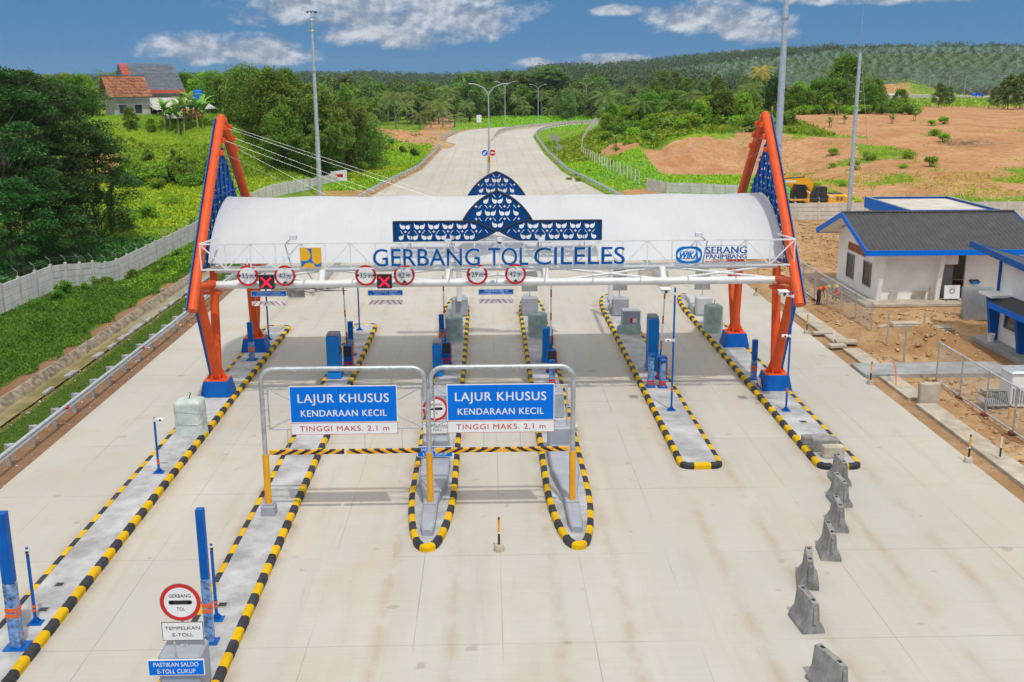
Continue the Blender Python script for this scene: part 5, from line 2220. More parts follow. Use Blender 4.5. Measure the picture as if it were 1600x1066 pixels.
fence_z = lambda x, y: float(np.interp(y, FENCE_Y, FENCE_Z))
precast('stepped grey precast wall along the grass bank on the left', [(-28, 46), (-28, 106)], 25, M['wall_panel'], M['wall_post'], fence_z, barbs=1)
precast('pale precast wall crossing the grass behind the left end of the canopy', [(-27, 118), (-25.5, 129), (-20.6, 152)], 14, M['wall_panel'], M['wall_post'], lambda x, y: h(x, y), 1.5, barbs=False)
precast('pale precast wall behind the office building and excavators', [(24, 107), (58, 107)], 14, M['wall_panel_pale'], M['wall_panel_pale'], lambda x, y: -.05, 1.72, barbs=1)
precast('grey precast wall climbing the green slope right of the canopy ridge', [(20.6, 136.5), (22.4, 132.5), (30.5, 128.5)], 9, M['wall_panel'], M['wall_panel_pale'], lambda x, y: h(x, y) - .1, 1.6, barbs=False)
fp = thing('slope_fence', 'row of bare white fence posts climbing the green slope', 'fence', (20.2, 141, h(20.2, 141)))
LW = local(fp)
line = [(20.2, 141), (18.6, 165), (17.2, 194), (19.5, 218), (23.0, 240), (27.5, 264)]
pp = []
for i in range(len(line) - 1):
    a, b = Vector(line[i]), Vector(line[i + 1])
    n = int((b - a).length / 2.5)
    pp += [a.lerp(b, k / n) for k in range(n)]
for p in pp:
    z = h(p.x, p.y)
    mb = MB(LW)
    mb.box((p.x, p.y, z + .75), (.16, .16, 2.1), b=.015)
    mb.build('post', M['wall_panel_pale'], fp)


# ------------------------------------------------------------------ guard rails
def guardrail(label, path, step, n_posts_max=95, side=1, refl=(), zf=lambda x, y: 0.0):
    root = thing('guard_rail', label, 'guard rail', (path[0][0], path[0][1], 0), group='steel guard rails')
    LG = local(root)
    P_ = resample(path, 2.0, closed=False)
    prof = [(-.02, .46), (.055, .50), (.055, .555), (-.02, .61), (.055, .665), (.055, .72), (-.02, .765), (-.03, .76), (-.03, .47)]
    vs, fs = [], []
    for k, p in enumerate(P_):
        d = (P_[min(k + 1, len(P_) - 1)] - P_[max(0, k - 1)]).normalized()
        nn = Vector((d.y, -d.x)) * side
        for o, z in prof:
            vs.append((p.x + nn.x * o, p.y + nn.y * o, z + zf(p.x, p.y)))
    q = len(prof)
    for k in range(len(P_) - 1):
        for i in range(q):
            j = (i + 1) % q
            fs.append((k * q + i, (k + 1) * q + i, (k + 1) * q + j, k * q + j))
    mb = MB(LG)
    mb.add(vs, fs)
    mb.build('beam', M['galv_light'], root, ang=25)
    Q = resample(path, step, closed=False)[:n_posts_max]
    for k, p in enumerate(Q):
        j = min(k + 1, len(Q) - 1)
        d = (Q[j] - Q[max(0, j - 1)]).normalized()
        nn = Vector((d.y, -d.x)) * side
        rz = math.atan2(d.y, d.x)
        z = zf(p.x, p.y)
        mb = MB(LG)
        mb.box((p.x - nn.x * .24, p.y - nn.y * .24, z + .34), (.11, .15, .92), rz=rz)
        mb.box((p.x - nn.x * .11, p.y - nn.y * .11, z + .62), (.30, .16, .34), rz=rz)
        mb.build('post', M['galv'], root, smooth=False)
    for y in refl:
        x = np.interp(y, [p[1] for p in path], [p[0] for p in path])
        mb = MB(LG)
        mb.cyl((x + .05, y - .02, .62), (x + .09, y - .03, .62), .09, n=14)
        mb.build('reflector', M['sign_red'], root)
    return root


lp = [(float(np.interp(y, ROADL_Y, ROADL_X)) - .55, y) for y in np.arange(16, 302, 6.0)]
guardrail('near guard rail with red reflectors along the left road edge', [p for p in lp if p[1] < 104], 2.2, refl=(43.3, 53.6, 62.5, 72))
guardrail('far guard rail along the left edge of the road beyond the canopy', [p for p in lp if p[1] >= 104], 3.0)
rp = [(float(np.interp(y, ROADR_Y, ROADR_X)) + .6, y) for y in list(np.arange(112, 285, 6.0)) + list(np.arange(285, 352, 3.0))]
guardrail('far guard rail along the right edge of the curving road', rp, 3.2, side=-1)

# ------------------------------------------------------------------ drainage on the left
mb = MB()
prev = None
vs, fs = [], []
ysd = np.arange(34, 101, .8)
for y in ysd:
    w = .06 * mnoise.noise(Vector((y * .9, 0, 0)))
    for x, z in ((-22.35, .0), (-22.15, .05), (-21.85, -.26), (-21.8, -.45)):
        vs.append((x + w + .05 * mnoise.noise(Vector((y * 2.1, x, 0))), y, z + .05 * mnoise.noise(Vector((y * 2.7, x * 3, 1)))))
for k in range(len(ysd) - 1):
    for i in range(3):
        fs.append((k * 4 + i + 1, k * 4 + i, k * 4 + 4 + i, k * 4 + 5 + i))
mb.add(vs, [tuple(reversed(f)) for f in fs])
kind(mb.build('stone_ditch_lining', M['stone'], ang=40), 'structure')
mb = MB()
vs, fs = [], []
for y in ysd:
    a = .12 * mnoise.noise(Vector((y * .35, 3, 0)))
    vs += [(-22.0, y, -.32), (-20.95 + a, y, -.32)]
for k in range(len(ysd) - 1):
    fs.append((2 * k, 2 * k + 1, 2 * k + 3, 2 * k + 2))
mb.add(vs, fs)
kind(mb.build('ditch_water', M['water']), 'structure')
mb = MB()
for k in range(46):
    y = 47 + k * .95
    if rnd.random() < .6:
        mb.box((-20.60 + rnd.uniform(-.05, .05), y, -.02 + rnd.uniform(-.02, .02)), (.26 + rnd.uniform(-.06, .06), .98, .16), rz=rnd.uniform(-.06, .06), b=.03)
kind(mb.build('ditch_kerb', M['concrete_grey']), 'structure')
mb = MB()
mb.box((-20.9, 41.6, .42), (.9, .05, .62), rot=Matrix.Rotation(.5, 3, 'X') @ Matrix.Rotation(.3, 3, 'Z'))
tag(mb.build('blue_sheet', M['slate']), 'blue sheet propped beside the ditch at the left picture edge', 'sheet')

# ------------------------------------------------------------------ drain strip, path, slabs on the right
mb = MB()
for y0, y1 in ((24, 36.3), (36.33, 44.1), (44.9, 48.5), (50.9, 53.9), (55.2, 60.6), (60.63, 68)):
    mb.box((19.2, (y0 + y1) / 2, -.05), (.92, y1 - y0, .28), b=.02)
mb.box((18.95, 54.5, -.30), (.10, 1.3, .4))
mb.box((19.5, 54.5, -.30), (.10, 1.3, .4))
kind(mb.build('drain_cover', M['concrete']), 'structure')
mb = MB()
mb.box((21.75, 49.7, .02), (7.3, 2.1, .24), b=.02)
kind(mb.build('path', M['concrete_grey']), 'structure')
for lb, x, y, w, d, hh, a, mm in (('flat concrete slab beside the open drain gap', 18.55, 54.3, .9, .5, .16, .15, 'concrete'), ('flat pale concrete slab lying across the open drain', 19.35, 55.15, 1.15, .7, .15, -.1, 'concrete'),
                                  ('concrete slab on the drain strip near the mesh fence corner', 18.7, 57.3, 1.1, .5, .12, .05, 'concrete'), ('low concrete slab in the dirt before the office', 22.0, 57.0, .8, .25, .1, .7, 'concrete')):
    mb = MB()
    mb.box((0, 0, hh / 2), (w, d, hh), b=.02)
    o = mb.build('concrete_slab', M[mm], loc=(x, y, max(.06, h(x, y))))
    o.rotation_euler.z = a
    tag(o, lb, 'concrete slab', 'loose concrete slabs')
mb = MB()
mb.box((0, 0, .45), (.92, .30, .95), b=.05)
tag(mb.build('headwall', M['concrete'], loc=(19.45, 44.45, 0)), 'upright sandy concrete block standing on the drain strip', 'concrete block')
mb = MB()
mb.tube([(18.95, 46.9, .0), (19.05, 47.3, .55), (19.2, 47.9, .85), (19.35, 48.4, .75)], .03, 8)
tag(mb.build('hose', M['orange_band']), 'orange pipe bent up beside the grey footpath', 'pipe')
for lb, x, y, w, d, hh in (('open concrete manhole frame behind the mesh fence', 22.95, 45.3, 1.15, 1.1, .18), ('concrete manhole box with a pale lid edge before the office', 23.9, 58.6, 1.7, 1.0, .28), ('open grey concrete pit frame beside the lidded manhole box', 25.6, 58.2, 1.6, 1.0, .26)):
    r = thing('manhole', lb, 'manhole', (x, y, h(x, y) - .02), group='concrete manholes')
    mb = MB()
    for s_ in (-1, 1):
        mb.box((s_ * (w / 2 - .09), 0, hh / 2), (.18, d, hh), b=.015)
        mb.box((0, s_ * (d / 2 - .09), hh / 2 - .004), (w - .37, .18, hh), b=.015)
    mb.build('rim', M['concrete'] if 'open concrete' in lb or 'lid' in lb else M['concrete_grey'], r)
    mb = MB()
    mb.box((0, 0, .02), (w - .37, d - .37, .04))
    mb.build('pit', M['dark_metal'] if 'open' in lb else M['concrete'], r)
    if 'lidded' in lb or 'pale lid' in lb:
        mb = MB()
        mb.box((0, .05, hh + .03), (w - .1, d - .3, .06), b=.01)
        mb.build('lid', M['concrete'], r)


# ------------------------------------------------------------------ wire mesh fences
def mesh_fence(label, x, ys_, hh=1.95):
    root = thing('mesh_fence', label, 'fence', (x, ys_[0], 0), group='wire mesh fences')
    LM = local(root)
    for y in ys_:
        mb = MB(LM)
        mb.cyl((x, y, -.35), (x, y, hh), .038, n=10)
        mb.cyl((x, y, hh), (x, y, hh + .03), .05, n=10)
        mb.build('post', M['galv'], root)
        mb = MB(LM)
        mb.box((x, y, .03), (.3, .3, .12), b=.02)
        mb.build('footing', M['rust'], root)
    for a, b in zip(ys_[:-1], ys_[1:]):
        mb = MB(LM)
        n = int((abs(b - a) - .1) / .10)
        a1, b1 = min(a, b) + .06, max(a, b) - .06
        for i in range(n + 1):
            y = a1 + (b1 - a1) * i / n
            mb.beam((x, y, .10), (x, y, hh - .02), .007, .007)
        for i in range(10):
            z = .12 + (hh - .16) * i / 9
            mb.beam((x, a1, z), (x, b1, z), .008, .008)
        for z in (.10, hh - .02):
            mb.beam((x, a1, z), (x, b1, z), .07, .05)
        mb.build('mesh_panel', M['galv_light'], root, smooth=False)
    return root


mesh_fence('wire mesh fence with two workers beside it, before the office', 21.2, [56.65, 59.25, 61.8, 64.4, 67.0, 69.6, 72.2])
mesh_fence('wire mesh fence at the right edge around the metal kiosk', 21.14, [47.67, 45.1, 42.6, 40.15, 37.7, 35.2])
for lb, x, y in (('free standing steel post left of the dirt heap', 21.14, 54.05), ('free standing steel post before the dirt heap, by the footpath', 21.0, 51.3)):
    mb = MB()
    mb.cyl((0, 0, -.2), (0, 0, 1.9), .04, n=10)
    mb.cyl((0, 0, 1.9), (0, 0, 1.94), .05, n=10)
    tag(mb.build('steel_post', M['galv'], loc=(x, y, 0)), lb, 'post', 'free standing fence posts')
mb = MB()
mb.box((0, 0, .45), (.10, .10, 1.1), b=.01)
tag(mb.build('survey_peg', M['concrete'], loc=(24.9, 58.4, 0)), 'short pale wooden peg between the two manholes', 'peg')

# kiosk
r = thing('kiosk_box', 'pale metal equipment kiosk behind the right mesh fence', 'equipment box', (23.3, 44.2, 0))
mb = MB()
mb.box((0, 0, .75), (1.2, 1.1, 1.5), b=.03)
mb.build('body', M['sign_white'], r)
mb = MB()
mb.box((0, 0, 1.55), (1.36, 1.26, .10), b=.02, taper=(.9, .9))
mb.build('lid', M['galv_light'], r)
mb = MB()
for i in range(9):
    mb.box((-.48 + i * .12, -.565, .5), (.05, .03, .7))
mb.build('louvre', M['grey_frame'], r, smooth=False)
mb = MB()
mb.box((-1.15, -.1, .1), (.95, 1.1, .05))
mb.build('plinth', M['concrete_grey'], r)
r = thing('steel_grating', 'dark steel grating leaning before the metal kiosk', 'grating', (22.2, 43.6, 0))
mb = MB()
for i in range(13):
    mb.beam((-.55 + i * .09, 0, .05), (-.55 + i * .09, .35, .62), .03, .02)
for z in (0, 1):
    mb.beam((-.6, .35 * z, .05 + .57 * z), (.6, .35 * z, .05 + .57 * z), .04, .03)
mb.build('grating_bars', M['dark_metal'], r, smooth=False)
mb = MB()
mb.cyl((0, 0, 0), (.03, .02, .42), .07, n=12)
tag(mb.build('capped_pipe', M['yellow'], loc=(22.0, 42.2, 0)), 'short yellow pipe stub by the mesh fence foot', 'pipe')

# ------------------------------------------------------------------ office with the dark pitched roof
of = thing('site_office', 'white office with charcoal pitched roof and blue fascia', 'building', (24.85, 66.2, 0))
LO_ = local(of)
X0, X1, Y0, Y1 = 24.85, 34.6, 66.2, 73.8
RY, RZ, EZ = 70.0, 5.25, 3.42
mb = MB(LO_)
t = .2
g = [(Y0, 0), (Y1, 0), (Y1, 3.55), (RY, 5.0), (Y0, 3.55)]
mb.prism([(y, z) for y, z in g], (X0, 0, 0), (0, 1, 0), (0, 0, 1), t)
mb.box((31.9 + .65, Y0 - .05, 1.75), (X1 - 30.0 - .55, .18, 3.5))
mb.box(((X0 + t + 29.0) / 2, Y0 - .05, 1.75), (29.0 - X0 - t, .18, 3.5))
mb.box((29.5, Y0 - .05, 2.95), (1.0, .18, 1.1))
mb.box(((X0 + X1) / 2, Y1 - .1, 1.75), (X1 - X0 - .5, .18, 3.5))
mb.box((X1, RY, 1.75), (.2, Y1 - Y0, 3.5))
mb.box(((X0 + X1) / 2, Y0 + .40, .32), (X1 - X0 - 1.2, .10, .64)) if False else None
mb.build('wall', M['render_white'], of, smooth=False)
# slanting pilasters, wider at the top
for x in (X0 + .1, 28.72, 33.1):
    mb = MB(LO_)
    mb.prism([(Y0 - .10, 0), (Y0 - .35, 0), (Y0 - .95, 3.42), (Y0 - .10, 3.42)], (x - .14, 0, 0), (0, 1, 0), (0, 0, 1), .28)
    mb.build('pilaster', M['render_white'], of, smooth=False)
mb = MB(LO_)
mb.box((29.5, Y0 + .5, 1.2), (1.0, .05, 2.4))
mb.build('doorway', M['grey_frame'], of)


def roof_side(y_e, z_e, sg):
    n = 40
    mb = MB(LO_)
    vs, fs = [], []
    xa, xb = 23.68, 35.2
    for i in range(n * 4 + 1):
        x = xa + (xb - xa) * i / (n * 4)
        rib = .035 if i % 4 in (0, 1) else 0.0
        vs += [(x, RY, RZ + rib), (x, y_e, z_e + rib)]
    for i in range(n * 4):
        fs.append((2 * i, 2 * i + 1, 2 * i + 3, 2 * i + 2) if sg < 0 else (2 * i, 2 * i + 2, 2 * i + 3, 2 * i + 1))
    mb.add(vs, fs)
    return mb.build('roof', M['roof_dark'], of, smooth=False)


roof_side(64.85, EZ + .05, -1)
roof_side(75.15, EZ + .05, 1)
mb = MB(LO_)
mb.cyl((23.65, RY, RZ + .05), (35.22, RY, RZ + .05), .09, n=8)
mb.build('ridge_cap', M['roof_dark'], of)
mb = MB(LO_)
mb.box(((23.62 + 35.2) / 2, 64.80, EZ - .06), (11.6, .06, .34))
mb.box(((23.62 + 35.2) / 2, 75.2, EZ - .06), (11.6, .06, .34))
for ye in (64.8, 75.2):
    mb.beam((23.62, ye, EZ - .06), (23.62, RY, RZ - .10), .06, .34)
    mb.beam((35.24, ye, EZ - .06), (35.24, RY, RZ - .10), .06, .34)
mb.build('fascia', M['trim_blue'], of, smooth=False)
mb = MB(LO_)
for ye in (64.85, 75.15):
    mb.beam(((23.7 + 35.1) / 2, ye + (0.02 if ye < 70 else -.02), EZ - .14), ((23.7 + 35.1) / 2, RY, RZ - .18), 11.3, .05, up=(0, 0, 1))
mb.build('soffit', M['render_white'], of, smooth=False)
mb = MB(LO_)
mb.box((X0 - .03, RY, 2.82), (.08, 3.3, .52), 0)
for i in range(9):
    for k in range(2):
        mb.box((X0 - .072, RY - 1.45 + i * .36, 2.70 + k * .25), (.012, .16, .12), 1)
mb.build('vent_strip', [M['terracotta'], M['dark_metal']], of, smooth=False)
for y0, z0, z1 in ((71.05, .72, 2.3), (67.8, .78, 2.3)):
    mb = MB(LO_)
    for s_ in (-1, 1):
        mb.box((X0 - .02, y0 + s_ * .68, (z0 + z1) / 2), (.10, .07, z1 - z0 + .1))
        mb.box((X0 - .02, y0, z0 if s_ < 0 else z1), (.098, 1.30, .07))
    f = mb.build('window', M['grey_frame'], of, smooth=False)
    mb = MB(LO_)
    nl = 12
    for i in range(nl):
        z = z0 + (z1 - z0) * (i + .5) / nl
        mb.box((X0 - .03, y0, z), (.05, 1.28, .012), rot=Matrix.Rotation(.5, 3, 'Y'))
        mb.box((X0 - .005, y0, z), (.004, 1.28, (z1 - z0) / nl * .96), 1)
    mb.build('louvre_glass', [M['sign_back'], M['glass']], f, smooth=False)
mb = MB(LO_)
mb.box((29.4, 65.55, .06), (11.4, 1.9, .20), b=.02)
mb.box((24.2, 70.0, .04), (1.1, 8.0, .16), b=.02)
mb.build('apron', M['concrete'], of)
# things leaning on the office
r = thing('site_board', 'white notice board with green round emblem standing in the office doorway', 'notice board', (29.55, 65.55, .16))
mb = MB()
mb.box((0, 0, .55), (1.0, .03, .86), 0, rot=Matrix.Rotation(-.08, 3, 'X'))
for i in range(20):
    a = 2 * math.pi * i / 20
    if i != 4:
        mb.box((math.cos(a) * .15, -.028, .62 + math.sin(a) * .15), (.05, .004, .05), 1)
for z, w in ((.88, .5), (.34, .7), (.26, .55)):
    for k in range(int(w / .05)):
        if rnd.random() < .8:
            mb.box((-w / 2 + k * .05, -.028 + .0 * z, z), (.032, .004, .03), 1)
mb.build('board', [M['sign_white'], mat('emblem_green', (.02, .25, .10), .5)], r, smooth=False)
mb = MB()
for s_ in (-1, 1):
    mb.beam((s_ * .42, .05, 0), (s_ * .42, .02, .2), .05, .05)
    mb.beam((s_ * .42, -.35, .02), (s_ * .42, .35, .02), .05, .05)
mb.build('trestle', M['timber'], r, smooth=False)
for lb, x, w, hh, mm in (('narrow grey board leaning on the office wall', 25.95, .52, .62, 'wall_panel_pale'), ('wide grey board leaning on the office wall', 27.6, .85, .60, 'concrete')):
    mb = MB()
    mb.box((0, .1, hh / 2), (w, .04, hh), rot=Matrix.Rotation(.25, 3, 'X'))
    tag(mb.build('leaning_board', M[mm], loc=(x, 65.85, .16)), lb, 'board', 'boards leaning on the office')
mb = MB()
mb.cyl((0, 0, .0), (.02, .25, .75), .10, .03, n=10)
tag(mb.build('broom', M['timber'], loc=(28.3, 65.75, .16)), 'brown straw broom leaning on the office wall', 'broom')
mb = MB()
mb.box((0, 0, 0), (.62, .5, .05), 0, rot=Matrix.Rotation(.3, 3, 'X'))
mb.box((0, -.1, -.10), (.4, .3, .16), 1)
tag(mb.build('wall_lamp', [M['dark_metal'], M['cabinet']], loc=(31.1, 65.95, 1.35)), 'small dark and blue object hanging on the office wall', 'wall fitting')

# ------------------------------------------------------------------ flat roofed building behind
fb = thing('flat_building', 'low flat roofed building with broad blue parapet behind the office', 'building', (33.9, 84.7, 0))
LB = local(fb)
mb = MB(LB)
mb.box((37.65, 89.6, 1.35), (6.9, 9.2, 2.75))
mb.build('wall', M['render_white'], fb, smooth=False)
mb = MB(LB)
mb.box((37.65, 89.6, 3.28), (7.36, 9.7, .30))
mb.build('roof', M['flat_roof'], fb, smooth=False)
mb = MB(LB)
for x in (33.93, 41.37):
    mb.box((x, 89.6, 3.14), (.10, 9.9, .96))
for y in (84.69, 94.51):
    mb.box((37.65, y, 3.138), (7.34, .10, .95))
mb.build('parapet', M['trim_blue'], fb, smooth=False)
mb = MB(LB)
for x in (34.03, 41.27):
    mb.box((x, 89.6, 3.64), (.22, 9.9, .05))
mb.box((37.65, 94.4, 3.637), (7.0, .22, .05))
mb.build('coping', M['concrete_grey'], fb, smooth=False)
# ------------------------------------------------------------------ blue and white building at the right edge
bb = thing('toll_office', 'white and deep blue two level building cut by the right picture edge', 'building', (27.4, 50.5, 0))
LB = local(bb)
mb = MB(LB)
mb.add([(27.5, 55.2, .19), (34.5, 55.2, .19), (34.5, 45.6, .19), (27.5, 45.6, .19), (27.5, 55.2, 4.80), (34.5, 55.2, 2.80), (34.5, 45.6, 2.35), (27.5, 45.6, 4.33)],
       [(0, 1, 2, 3), (7, 6, 5, 4), (0, 4, 5, 1), (1, 5, 6, 2), (2, 6, 7, 3), (3, 7, 4, 0)])
mb.build('wall', M['render_white'], bb, smooth=False)
mb = MB(LB)
mb.box((31.3, 51.0, .08), (9.5, 10.2, .26), b=.02)
mb.build('platform', M['concrete_grey'], bb)
for y, z1 in ((55.1, 2.72), (52.0, 2.45), (48.9, 2.45)):
    mb = MB(LB)
    mb.prism([(27.55, .2), (27.15, .2), (26.75, z1), (27.55, z1)], (0, y + .14, 0), (1, 0, 0), (0, 0, 1), .28)
    mb.build('pier', M['blue'], bb, smooth=False)
mb = MB(LB)
mb.box((27.42, 55.28, 2.5), (.14, .10, 4.5))
mb.build('corner_fin', M['blue'], bb, smooth=False)
mb = MB(LB)
mb.box((26.95, 54.6, 2.78), (1.1, 1.5, .12))
mb.build('ledge', M['render_white'], bb, smooth=False)
mb = MB(LB)
mb.prism([(26.35, 2.52), (27.5, 2.80), (27.5, 2.66), (26.35, 2.38)], (0, 53.95, 0), (1, 0, 0), (0, 0, 1), 8.0)
mb.build('porch_roof', M['roof_dark'], bb, smooth=False)
mb = MB(LB)
mb.box((26.33, 49.95, 2.38), (.06, 8.04, .30))
mb.build('fascia', M['trim_blue'], bb, smooth=False)
mb = MB(LB)
mb.add([(26.62, 57.3, 5.16), (36, 57.3, 2.5), (36, 44, 1.9), (26.62, 44, 4.52)] + [(26.62, 57.3, 5.02), (36, 57.3, 2.36), (36, 44, 1.76), (26.62, 44, 4.38)], [(3, 2, 1, 0), (4, 5, 6, 7), (0, 1, 5, 4), (1, 2, 6, 5), (2, 3, 7, 6), (3, 0, 4, 7)])
mb.build('roof', M['roof_dark'], bb, smooth=False)
mb = MB(LB)
mb.beam((26.62, 57.35, 5.08), (26.62, 44.0, 4.43), .06, .34)
mb.beam((26.6, 57.33, 5.05), (36, 57.33, 2.39), .06, .30)
mb.build('fascia', M['blue'], bb, smooth=False)
for y in (53.55, 50.4):
    mb = MB(LB)
    for s_ in (-1, 1):
        mb.box((27.46, y + s_ * .82, 1.65), (.10, .08, 1.3))
        mb.box((27.46, y, 1.65 + s_ * .65), (.098, 1.56, .08))
    f = mb.build('window', M['sign_white'], bb, smooth=False)
    mb = MB(LB)
    mb.box((27.485, y, 1.65), (.02, 1.56, 1.22))
    mb.build('pane', M['glass'], f, smooth=False)
r = thing('paint_bucket', 'white bucket standing at the foot of the blue pier', 'bucket', (26.95, 54.55, .21))
mb = MB()
mb.lathe([(.15, 0), (.185, .40), (.195, .40), (.195, .43), (.17, .43), (.16, .36)], n=18)
mb.build('tub', M['sign_white'], r)
mb = MB()
mb.tube([(.19 * math.cos(a), -.02 - .10 * math.sin(a), .40 - .12 * math.sin(a)) for a in [math.pi * i / 8 for i in range(9)]], .006, 5)
mb.build('handle', M['wire'], r)
# upright sheets of silver mesh
r = thing('mesh_stack', 'upright stack of silver steel mesh sheets by the blue building', 'steel mesh', (29.0, 60.5, 0))
for k in range(5):
    mb = MB()
    y = k * .14 + rnd.uniform(-.03, .03)
    for i in range(24):
        x = -.85 + 1.7 * i / 23
        mb.beam((x, y, .02), (x, y + .1, 1.9), .014, .014)
    for i in range(26):
        z = .05 + 1.85 * i / 25
        mb.beam((-.88, y + z * .05, z), (.88, y + z * .05, z), .014, .014)
    mb.build('sheet', M['galv_light'], r, smooth=False)


# ------------------------------------------------------------------ excavators behind the wall
def excavator():
    r = thing('excavator', 'yellow excavator behind the precast wall with its boom reaching left', 'excavator', (35.4, 111.2, 0), group='yellow excavators')
    for s_ in (-1, 1):
        mb = MB()
        pts = []
        for i in range(9):
            a = math.pi / 2 + math.pi * i / 8
            pts.append((-1.5 + .45 * math.cos(a), .46 + .45 * math.sin(a)))
        for i in range(9):
            a = -math.pi / 2 + math.pi * i / 8
            pts.append((1.5 + .45 * math.cos(a), .46 + .45 * math.sin(a)))
        mb.prism(pts, (0, s_ * 1.05 + .28, 0), (1, 0, 0), (0, 0, 1), .56)
        for i in range(22):
            mb.box((-1.6 + i * .155, s_ * 1.05, .935), (.08, .6, .05))
        mb.build('track', M['rubber'], r)
    mb = MB()
    mb.box((0, 0, .75), (1.8, 1.6, .5))
    mb.cyl((0, 0, .95), (0, 0, 1.12), .75, n=20)
    mb.build('undercarriage', M['dark_metal'], r)
    mb = MB()
    mb.box((.15, 0, 1.22), (3.5, 2.4, .24), b=.04)
    mb.box((1.05, 0, 1.70), (1.7, 2.3, .86), b=.08)
    mb.box((2.08, 0, 1.62), (.62, 2.35, 1.0), b=.16)
    mb.build('body', M['excavator'], r)
    mb = MB()
    mb.box((1.25, .1, 2.16), (1.4, 1.3, .12), b=.03)
    mb.build('engine_hood', M['dark_metal'], r)
    mb = MB()
    for i in range(2):
        for k in range(4):
            mb.box((1.2 + i * .42, -1.157, 1.6 + k * .09), (.28, .02, .05))
    mb.build('vent', M['dark_metal'], r, smooth=False)
    mb = MB()
    mb.box((.55, -1.156, 1.95), (.40, .012, .14))
    mb.build('decal', M['sign_white'], r)
    mb = MB()
    mb.prism([(-1.45, 0), (.05, 0), (.05, 1.62), (-1.05, 1.62), (-1.45, .75)], (0, -.15, 1.34), (1, 0, 0), (0, 0, 1), 1.0)
    mb.build('cab', M['dark_metal'], r, smooth=False)
    mb = MB()
    mb.prism([(-1.22, .30), (-.62, .30), (-.62, 1.45), (-.98, 1.45), (-1.22, .85)], (0, -1.155, 1.34), (1, 0, 0), (0, 0, 1), .01)
    mb.prism([(-.52, .55), (-.08, .55), (-.08, 1.45), (-.52, 1.45)], (0, -1.155, 1.34), (1, 0, 0), (0, 0, 1), .01)
    mb.build('cab_window', M['glass'], r, smooth=False)
    mb = MB()
    mb.prism([(-.35, -.15), (-.55, .25), (-1.25, 2.05), (-1.75, 2.52), (-4.9, 2.30), (-4.9, 1.98), (-1.9, 1.75), (-.25, -.2)], (0, .30, 1.35), (1, 0, 0), (0, 0, 1), .36)
    mb.build('boom', M['excavator'], r, smooth=False)
    mb = MB()
    mb.box((-3.5, -.064, 3.46), (1.1, .012, .20))
    mb.build('decal', M['sign_white'], r)
    mb = MB()
    mb.cyl((-.95, .12, 1.75), (-1.75, .12, 3.3), .08, n=10)
    mb.cyl((-2.0, .12, 3.92), (-4.4, .12, 3.72), .07, n=10)
    mb.build('cylinder', M['dark_metal'], r)
    mb = MB()
    mb.prism([(-4.55, 2.55), (-4.95, 2.60), (-5.45, .1), (-5.2, .1), (-4.65, 1.9)], (0, .24, 1.35), (1, 0, 0), (0, 0, 1), .26)
    mb.build('stick', M['excavator'], r, smooth=False)
    mb = MB()
    mb.prism([(-5.5, .15), (-5.1, .15), (-4.7, -.35), (-4.75, -1.0), (-5.35, -1.1), (-5.2, -.5)], (0, .6, 1.35), (1, 0, 0), (0, 0, 1), 1.0)
    mb.build('bucket', M['dark_metal'], r, smooth=False)
    return r


ex = excavator()
dup(ex, (34.55, 115.6, -.1), 0, 'second yellow excavator whose black cab shows left of the front one')


# ------------------------------------------------------------------ workers
def person(name_loc, rz, label, joints, edges, regions, mats, helmet, hm):
    """one continuous skinned body; regions(pos)->material index"""
    me = bpy.data.meshes.new('person')
    me.from_pydata([j[0] for j in joints], edges, [])
    ob = bpy.data.objects.new('person', me)
    C.objects.link(ob)
    mo = ob.modifiers.new('skin', 'SKIN')
    mo.use_smooth_shade = True
    for i, j in enumerate(joints):
        me.skin_vertices[0].data[i].radius = j[1] if isinstance(j[1], tuple) else (j[1], j[1])
    me.skin_vertices[0].data[0].use_root = True
    sb = ob.modifiers.new('sub', 'SUBSURF')
    sb.levels = sb.render_levels = 2
    dg = bpy.context.evaluated_depsgraph_get()
    me2 = bpy.data.meshes.new_from_object(ob.evaluated_get(dg))
    ob.modifiers.clear()
    ob.data = me2
    for mm in mats:
        me2.materials.append(mm)
    for p in me2.polygons:
        c = p.center
        k = min(range(len(joints)), key=lambda i: (Vector(joints[i][0]) - c).length)
        p.material_index = regions[k]
        p.use_smooth = True
    ob.location = name_loc
    ob.rotation_euler.z = rz
    tag(ob, label, 'person')
    mb = MB()
    c, ax = helmet
    rot = Vector((0, 0, 1)).rotation_difference(Vector(ax).normalized()).to_matrix()
    prof = [(.165, -.01), (.165, .0), (.135, .01), (.128, .06), (.10, .11), (.05, .14), (.0, .145)]
    mm = MB()
    mm.lathe(prof, n=18)
    mb.add([Vector(c) + rot @ Vector(v) for v in mm.v], mm.f)
    mb.build('helmet', hm, ob)
    return ob


